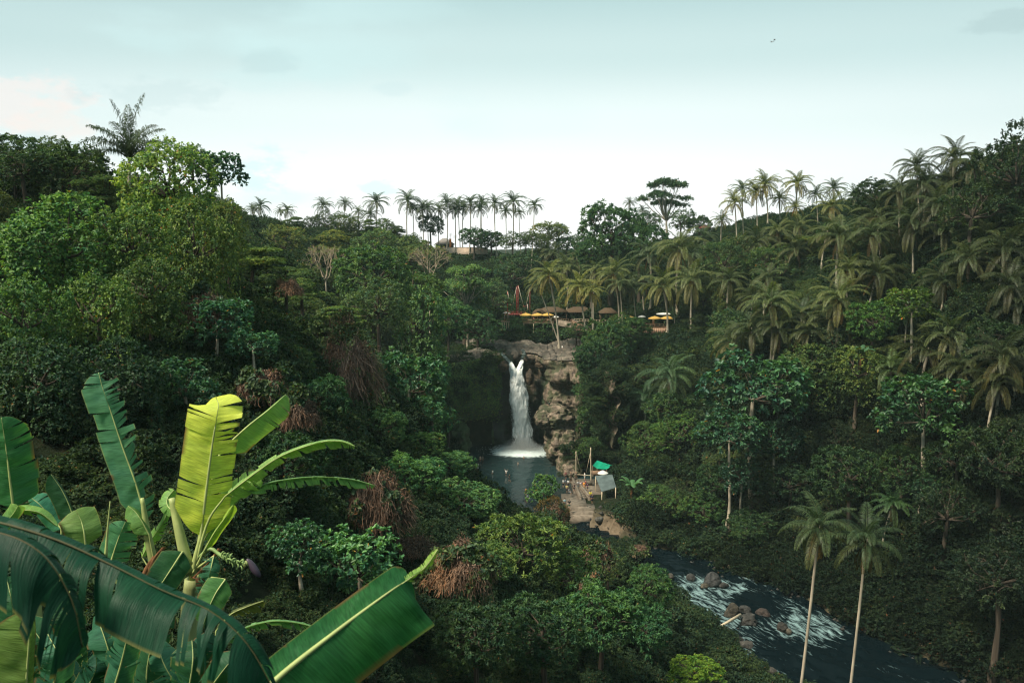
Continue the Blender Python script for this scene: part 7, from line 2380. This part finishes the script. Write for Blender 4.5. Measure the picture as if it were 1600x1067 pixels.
a, b = at(388, 876, 12.7), at(404, 898, 12.7)
o = obj('flower_bud', mb.mesh('flower_bud', M['flower'], True), rt, (a + b) / 2 - rt.location); o.rotation_mode = 'QUATERNION'; o.rotation_quaternion = Vector((0, 0, -1)).rotation_difference((b - a)); 
mb = MB()
for k in range(16):
    aa = k * .9; mb.tube([(0, 0, 0), (math.cos(aa) * .04, math.sin(aa) * .03, -.05 - .02 * (k % 3))], [.008, .004], 4)
obj('blossoms', mb.mesh('blossoms', M['midrib'], True), rt, at(384, 876, 12.66) - rt.location)
# plant with the tall pointed leaf
b = at(245, 900, 13.6); rt = empty('banana_plant', (b.x, b.y, float(gz(b.x, b.y)) - .2))
tag(rt, 'banana plant with a tall pointed green leaf torn along its right side', 'banana plant')
banana_leaf(rt, [(228, 812, 13.6), (212, 755, 13.6), (192, 700, 13.65), (172, 640, 13.7), (160, 605, 13.75), (154, 582, 13.8)], .3, .27, (.07, .2, .11), fold=(10, 25), curl=(10, 15), tears=(.05, .55), pet=[(248, 905, 13.6), (238, 860, 13.6)], seed=20)
banana_leaf(rt, [(233, 835, 13.4), (222, 815, 13.4), (212, 800, 13.45), (200, 790, 13.5)], .2, .12, (.13, .26, .08), fold=(20, 60), curl=(20, 20), tears=(.02, .02), seed=21, pet=[(247, 905, 13.5)])
banana_leaf(rt, [(172, 882, 13.2), (178, 862, 13.25), (186, 838, 13.3), (196, 815, 13.35)], .22, .28, (.07, .21, .11), fold=(12, 15), curl=(15, 15), tears=(.1, .15), seed=22, pet=[(200, 930, 13.2), (180, 905, 13.2)])
banana_leaf(rt, [(222, 870, 13.8), (235, 845, 13.8), (255, 815, 13.8), (265, 790, 13.8)], .1, .13, LG, fold=(40, 40), curl=(20, 20), tears=(.1, .1), seed=23, pet=[(240, 900, 13.7)])
pseudostem(rt, [(247, 880, 13.6), (243, 940, 13.6), (240, 1060, 13.6), (240, 1160, 13.6)], .09, .15)
pseudostem(rt, [(222, 778, 13.5), (230, 830, 13.5), (242, 890, 13.55)], .03, .08, 'midrib', 'leaf_stalk')
for k, pp in enumerate([((240, 870, 13.4), (225, 895, 13.3), (218, 925, 13.3)), ((256, 855, 13.4), (238, 880, 13.35), (230, 930, 13.3))]):
    mb = MB(); C = catmull([at(*p) - rt.location for p in pp], 12)
    P = np.stack([C + [-.035, 0, 0], C + [0, -.03, .01], C + [.035, .0, 0]], 1); P += fbm(P, .1, 2, k)[..., None] * .02
    mb.grid(P); obj('dry_sheath', mb.mesh('dry_sheath', M['drybanana'], True), rt)
# plants at the left edge
b = at(60, 930, 11.5); rt = empty('banana_plant', (b.x, b.y, float(gz(b.x, b.y)) - .2))
tag(rt, 'banana plant at the left edge of the photo with several dark torn leaves', 'banana plant')
banana_leaf(rt, [(22, 800, 11.5), (16, 755, 11.5), (10, 705, 11.5), (2, 652, 11.5)], .22, .36, (.04, .15, .055), fold=(15, 10), curl=(20, 25), tears=(.1, .13), pet=[(50, 930, 11.5), (32, 860, 11.5)], seed=30)
banana_leaf(rt, [(118, 828, 11.8), (112, 800, 11.8), (98, 768, 11.8), (80, 741, 11.8)], .19, .04, (.03, .09, .045), fold=(10, 50), curl=(15, 15), tears=(.02, .02), pet=[(90, 930, 11.6)], seed=31)
banana_leaf(rt, [(134, 852, 11.6), (131, 830, 11.6), (126, 812, 11.65), (118, 797, 11.7)], .26, .22, (.12, .21, .06), fold=(5, 5), curl=(15, 15), tears=(.02, .02), pet=[(110, 930, 11.6)], seed=32)
banana_leaf(rt, [(96, 826, 11.7), (80, 808, 11.75), (62, 788, 11.8), (45, 775, 11.9)], .14, .2, (.05, .2, .12), fold=(20, 20), curl=(25, 25), tears=(.06, .1), pet=[(95, 930, 11.6)], seed=33)
banana_leaf(rt, [(10, 830, 11.3), (25, 800, 11.35), (60, 800, 11.4), (90, 822, 11.4)], .1, .14, LG, fold=(30, 50), curl=(25, 40), tears=(.05, .1), pet=[(30, 930, 11.4)], seed=34)
banana_leaf(rt, [(0, 845, 11.0), (8, 820, 11.0), (22, 800, 11.0), (28, 790, 11.0)], .1, .12, LG, fold=(20, 20), curl=(25, 30), tears=(.05, .05), pet=[(10, 930, 11.2)], seed=35)
for k, pp in enumerate([((165, 872, 11.5), (168, 830, 11.5), (172, 783, 11.5))]):
    C = catmull([at(*p) - rt.location for p in pp], 10); mb = MB(); mb.tube([Vector(p) for p in C], [.022 * (1 - i / 10) + .003 for i in range(10)], 6); obj('rolled_leaf', mb.mesh('rolled_leaf', M['midrib'], True), rt)
pseudostem(rt, [(50, 920, 11.5), (52, 990, 11.5), (52, 1160, 11.5)], .1, .15)
# lowest row
b = at(60, 1120, 8.5); rt = empty('banana_plant', (b.x, b.y, float(gz(b.x, b.y)) - .2))
tag(rt, 'banana plant at the lower left corner with a pale-ribbed upright leaf', 'banana plant')
banana_leaf(rt, [(38, 1100, 8.0), (42, 1050, 8.0), (45, 1000, 8.0), (44, 955, 8.05)], .3, .08, (.13, .22, .06), fold=(8, 40), curl=(15, 20), tears=(.02, .02), pet=[(40, 1200, 8.0)], seed=40)
banana_leaf(rt, [(40, 1062, 8.3), (75, 1035, 8.3), (105, 1040, 8.3), (128, 1075, 8.3)], .12, .22, TG, fold=(30, 40), curl=(30, 50), tears=(.04, .1), pet=[(40, 1200, 8.3)], seed=41)
for k, pp in enumerate([((174, 1075, 8.5), (162, 1030, 8.5), (146, 985, 8.6))]):
    C = catmull([at(*p) - rt.location for p in pp], 10); mb = MB(); mb.tube([Vector(p) for p in C], [.02 * (1 - i / 10) + .003 for i in range(10)], 6); obj('rolled_leaf', mb.mesh('rolled_leaf', M['midrib'], True), rt)
# arching leaves right of the stem
b = at(330, 1120, 11); rt = empty('banana_plant', (b.x, b.y, float(gz(b.x, b.y)) - .2))
tag(rt, 'low banana plant behind the big bottom leaf with arching torn leaves', 'banana plant')
banana_leaf(rt, [(352, 1002, 10.8), (385, 980, 10.8), (430, 970, 10.8), (475, 975, 10.8), (515, 990, 10.8)], .1, .17, (.12, .26, .11), fold=(40, 70), curl=(30, 50), tears=(.2, .4), hang=.6, pet=[(330, 1100, 11), (335, 1040, 10.9)], seed=45)
banana_leaf(rt, [(338, 985, 11), (360, 960, 11), (385, 948, 11), (412, 938, 11)], .1, .2, (.06, .13, .05), fold=(50, 60), curl=(30, 50), tears=(.2, .3), hang=.5, brown=.35, pet=[(330, 1100, 11)], seed=46)
pseudostem(rt, [(330, 1060, 11), (328, 1160, 11)], .1, .14)
# the big glossy leaf at the bottom
b = at(360, 1300, 5.5); rt = empty('banana_plant', (b.x, b.y, float(gz(b.x, b.y)) - .2))
tag(rt, 'banana plant below the frame whose one big glossy leaf crosses the bottom', 'banana plant')
banana_leaf(rt, [(395, 1095, 5.3), (450, 1045, 5.45), (520, 990, 5.65), (580, 945, 5.8), (625, 913, 5.9), (640, 905, 5.95)], .13, .40, (.025, .12, .04), fold=(10, 14), curl=(-10, 22), tears=(.012, .012), pet=[(350, 1400, 5.2), (360, 1180, 5.2)], seed=50)
banana_leaf(rt, [(625, 914, 5.9), (645, 900, 5.93), (665, 885, 5.97), (684, 858, 6.0)], .035, .055, (.2, .33, .07), fold=(20, 40), curl=(30, 60), tears=(.3, .35), seed=51)
# dark drooping leaf across the lower left, close to the camera
b = at(-60, 1500, 4); rt = empty('banana_plant', (b.x, b.y, float(gz(b.x, b.y)) - .2))
tag(rt, 'nearest banana plant with a dark shredded leaf drooping across the lower left', 'banana plant')
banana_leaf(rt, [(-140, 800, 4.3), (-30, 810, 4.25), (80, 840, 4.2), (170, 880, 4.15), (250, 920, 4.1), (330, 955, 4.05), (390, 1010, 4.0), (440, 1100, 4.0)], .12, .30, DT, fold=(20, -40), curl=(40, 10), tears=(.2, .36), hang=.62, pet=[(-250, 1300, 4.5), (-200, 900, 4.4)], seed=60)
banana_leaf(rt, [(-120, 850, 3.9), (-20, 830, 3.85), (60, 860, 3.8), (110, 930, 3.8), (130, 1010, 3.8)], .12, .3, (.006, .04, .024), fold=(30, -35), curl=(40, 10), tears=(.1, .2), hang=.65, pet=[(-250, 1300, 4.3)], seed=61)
pseudostem(rt, [(-230, 1200, 4.5), (-235, 1500, 4.5)], .1, .13)
# more dark leaves of the same clumps, overlapping low on the left
b = at(200, 1250, 9.0); rt = empty('banana_plant', (b.x, b.y, float(gz(b.x, b.y)) - .2))
tag(rt, 'shaded banana clump under the drooping leaf with many overlapping dark leaves', 'banana plant')
gq = g_(88)
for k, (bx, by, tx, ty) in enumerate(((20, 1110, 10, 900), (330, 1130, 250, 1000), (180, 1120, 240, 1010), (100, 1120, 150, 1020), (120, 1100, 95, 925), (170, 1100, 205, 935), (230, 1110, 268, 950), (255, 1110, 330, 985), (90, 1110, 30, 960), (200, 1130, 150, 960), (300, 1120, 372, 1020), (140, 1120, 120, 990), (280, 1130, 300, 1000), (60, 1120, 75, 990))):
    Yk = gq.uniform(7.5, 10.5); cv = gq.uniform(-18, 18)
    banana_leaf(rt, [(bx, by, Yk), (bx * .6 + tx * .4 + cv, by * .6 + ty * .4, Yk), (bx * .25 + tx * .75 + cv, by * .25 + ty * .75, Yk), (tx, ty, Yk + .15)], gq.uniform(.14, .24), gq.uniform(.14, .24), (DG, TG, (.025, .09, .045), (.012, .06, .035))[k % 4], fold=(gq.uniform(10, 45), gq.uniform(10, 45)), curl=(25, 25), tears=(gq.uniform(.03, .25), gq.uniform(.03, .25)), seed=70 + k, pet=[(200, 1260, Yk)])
# bananas beside the landing and under the terrace
for (px, py, Y, hgt, nlf, lab, col) in ((987, 770, 160, 5.2, 9, 'banana clump with tall upright leaves right of the landing roof', (.07, .17, .07)), (876, 530, 243.5, 3.4, 8, 'spiky leafed clump with a brown stem below the path railing', (.09, .2, .09)), (1345, 560, 152, 4.5, 7, 'banana clump in the shade left of the yellow-leaved tree', (.05, .12, .06)), (1005, 790, 158, 3.0, 6, 'low banana clump at the foot of the bushes right of the landing', (.07, .16, .06)), (690, 515, 188, 4.0, 7, 'banana clump in the dark gully left of the cliff', (.1, .13, .06))):
    c = at(px, py, Y); rt = empty('banana_clump', (c.x, c.y, c.z - .6))
    g = g_(int(px))
    mb = MB(); mb.tube([(0, 0, -1.5), (0, 0, hgt * .3)], [.28, .16], 8); obj('stem', mb.mesh('stem', M['drybanana'], True), rt)
    for k in range(nlf):
        a = 6.28 * k / nlf + g.uniform(-.3, .3); ln = hgt * g.uniform(.65, .95); up = g.uniform(.55, .95)
        n = 16; t = np.linspace(0, 1, n)[:, None]
        dh = np.array([math.cos(a), math.sin(a), 0])
        C = UP * hgt * .28 + dh * t * ln * (1 - up * .6) + UP * (t * ln * up - t ** 2.6 * ln * .45)
        T = unit(np.gradient(C, axis=0)); S_ = unit(np.cross(T, UP + dh * .01)); w = .42 * np.sin(np.pi * np.clip(t * .95 + .03, 0, 1)) ** .5 * (hgt / 5)
        N = np.cross(S_, T)
        P = np.stack([C - S_ * w + N * w * -.3, C - S_ * w * .5, C, C + S_ * w * .5, C + S_ * w - N * w * .3], 1)
        UV = np.stack([np.tile(np.linspace(-1, 1, 5), (n, 1)), np.tile(t * ln, (1, 5))], -1)
        mb = MB(); mb.grid(P, uv=UV, col=np.tile([0.5, .5, 0, 1], (n, 5, 1))); obj('leaf', mb.mesh('leaf', M['banana'], True), rt, color=col)
    tag(rt, lab, 'banana plant')
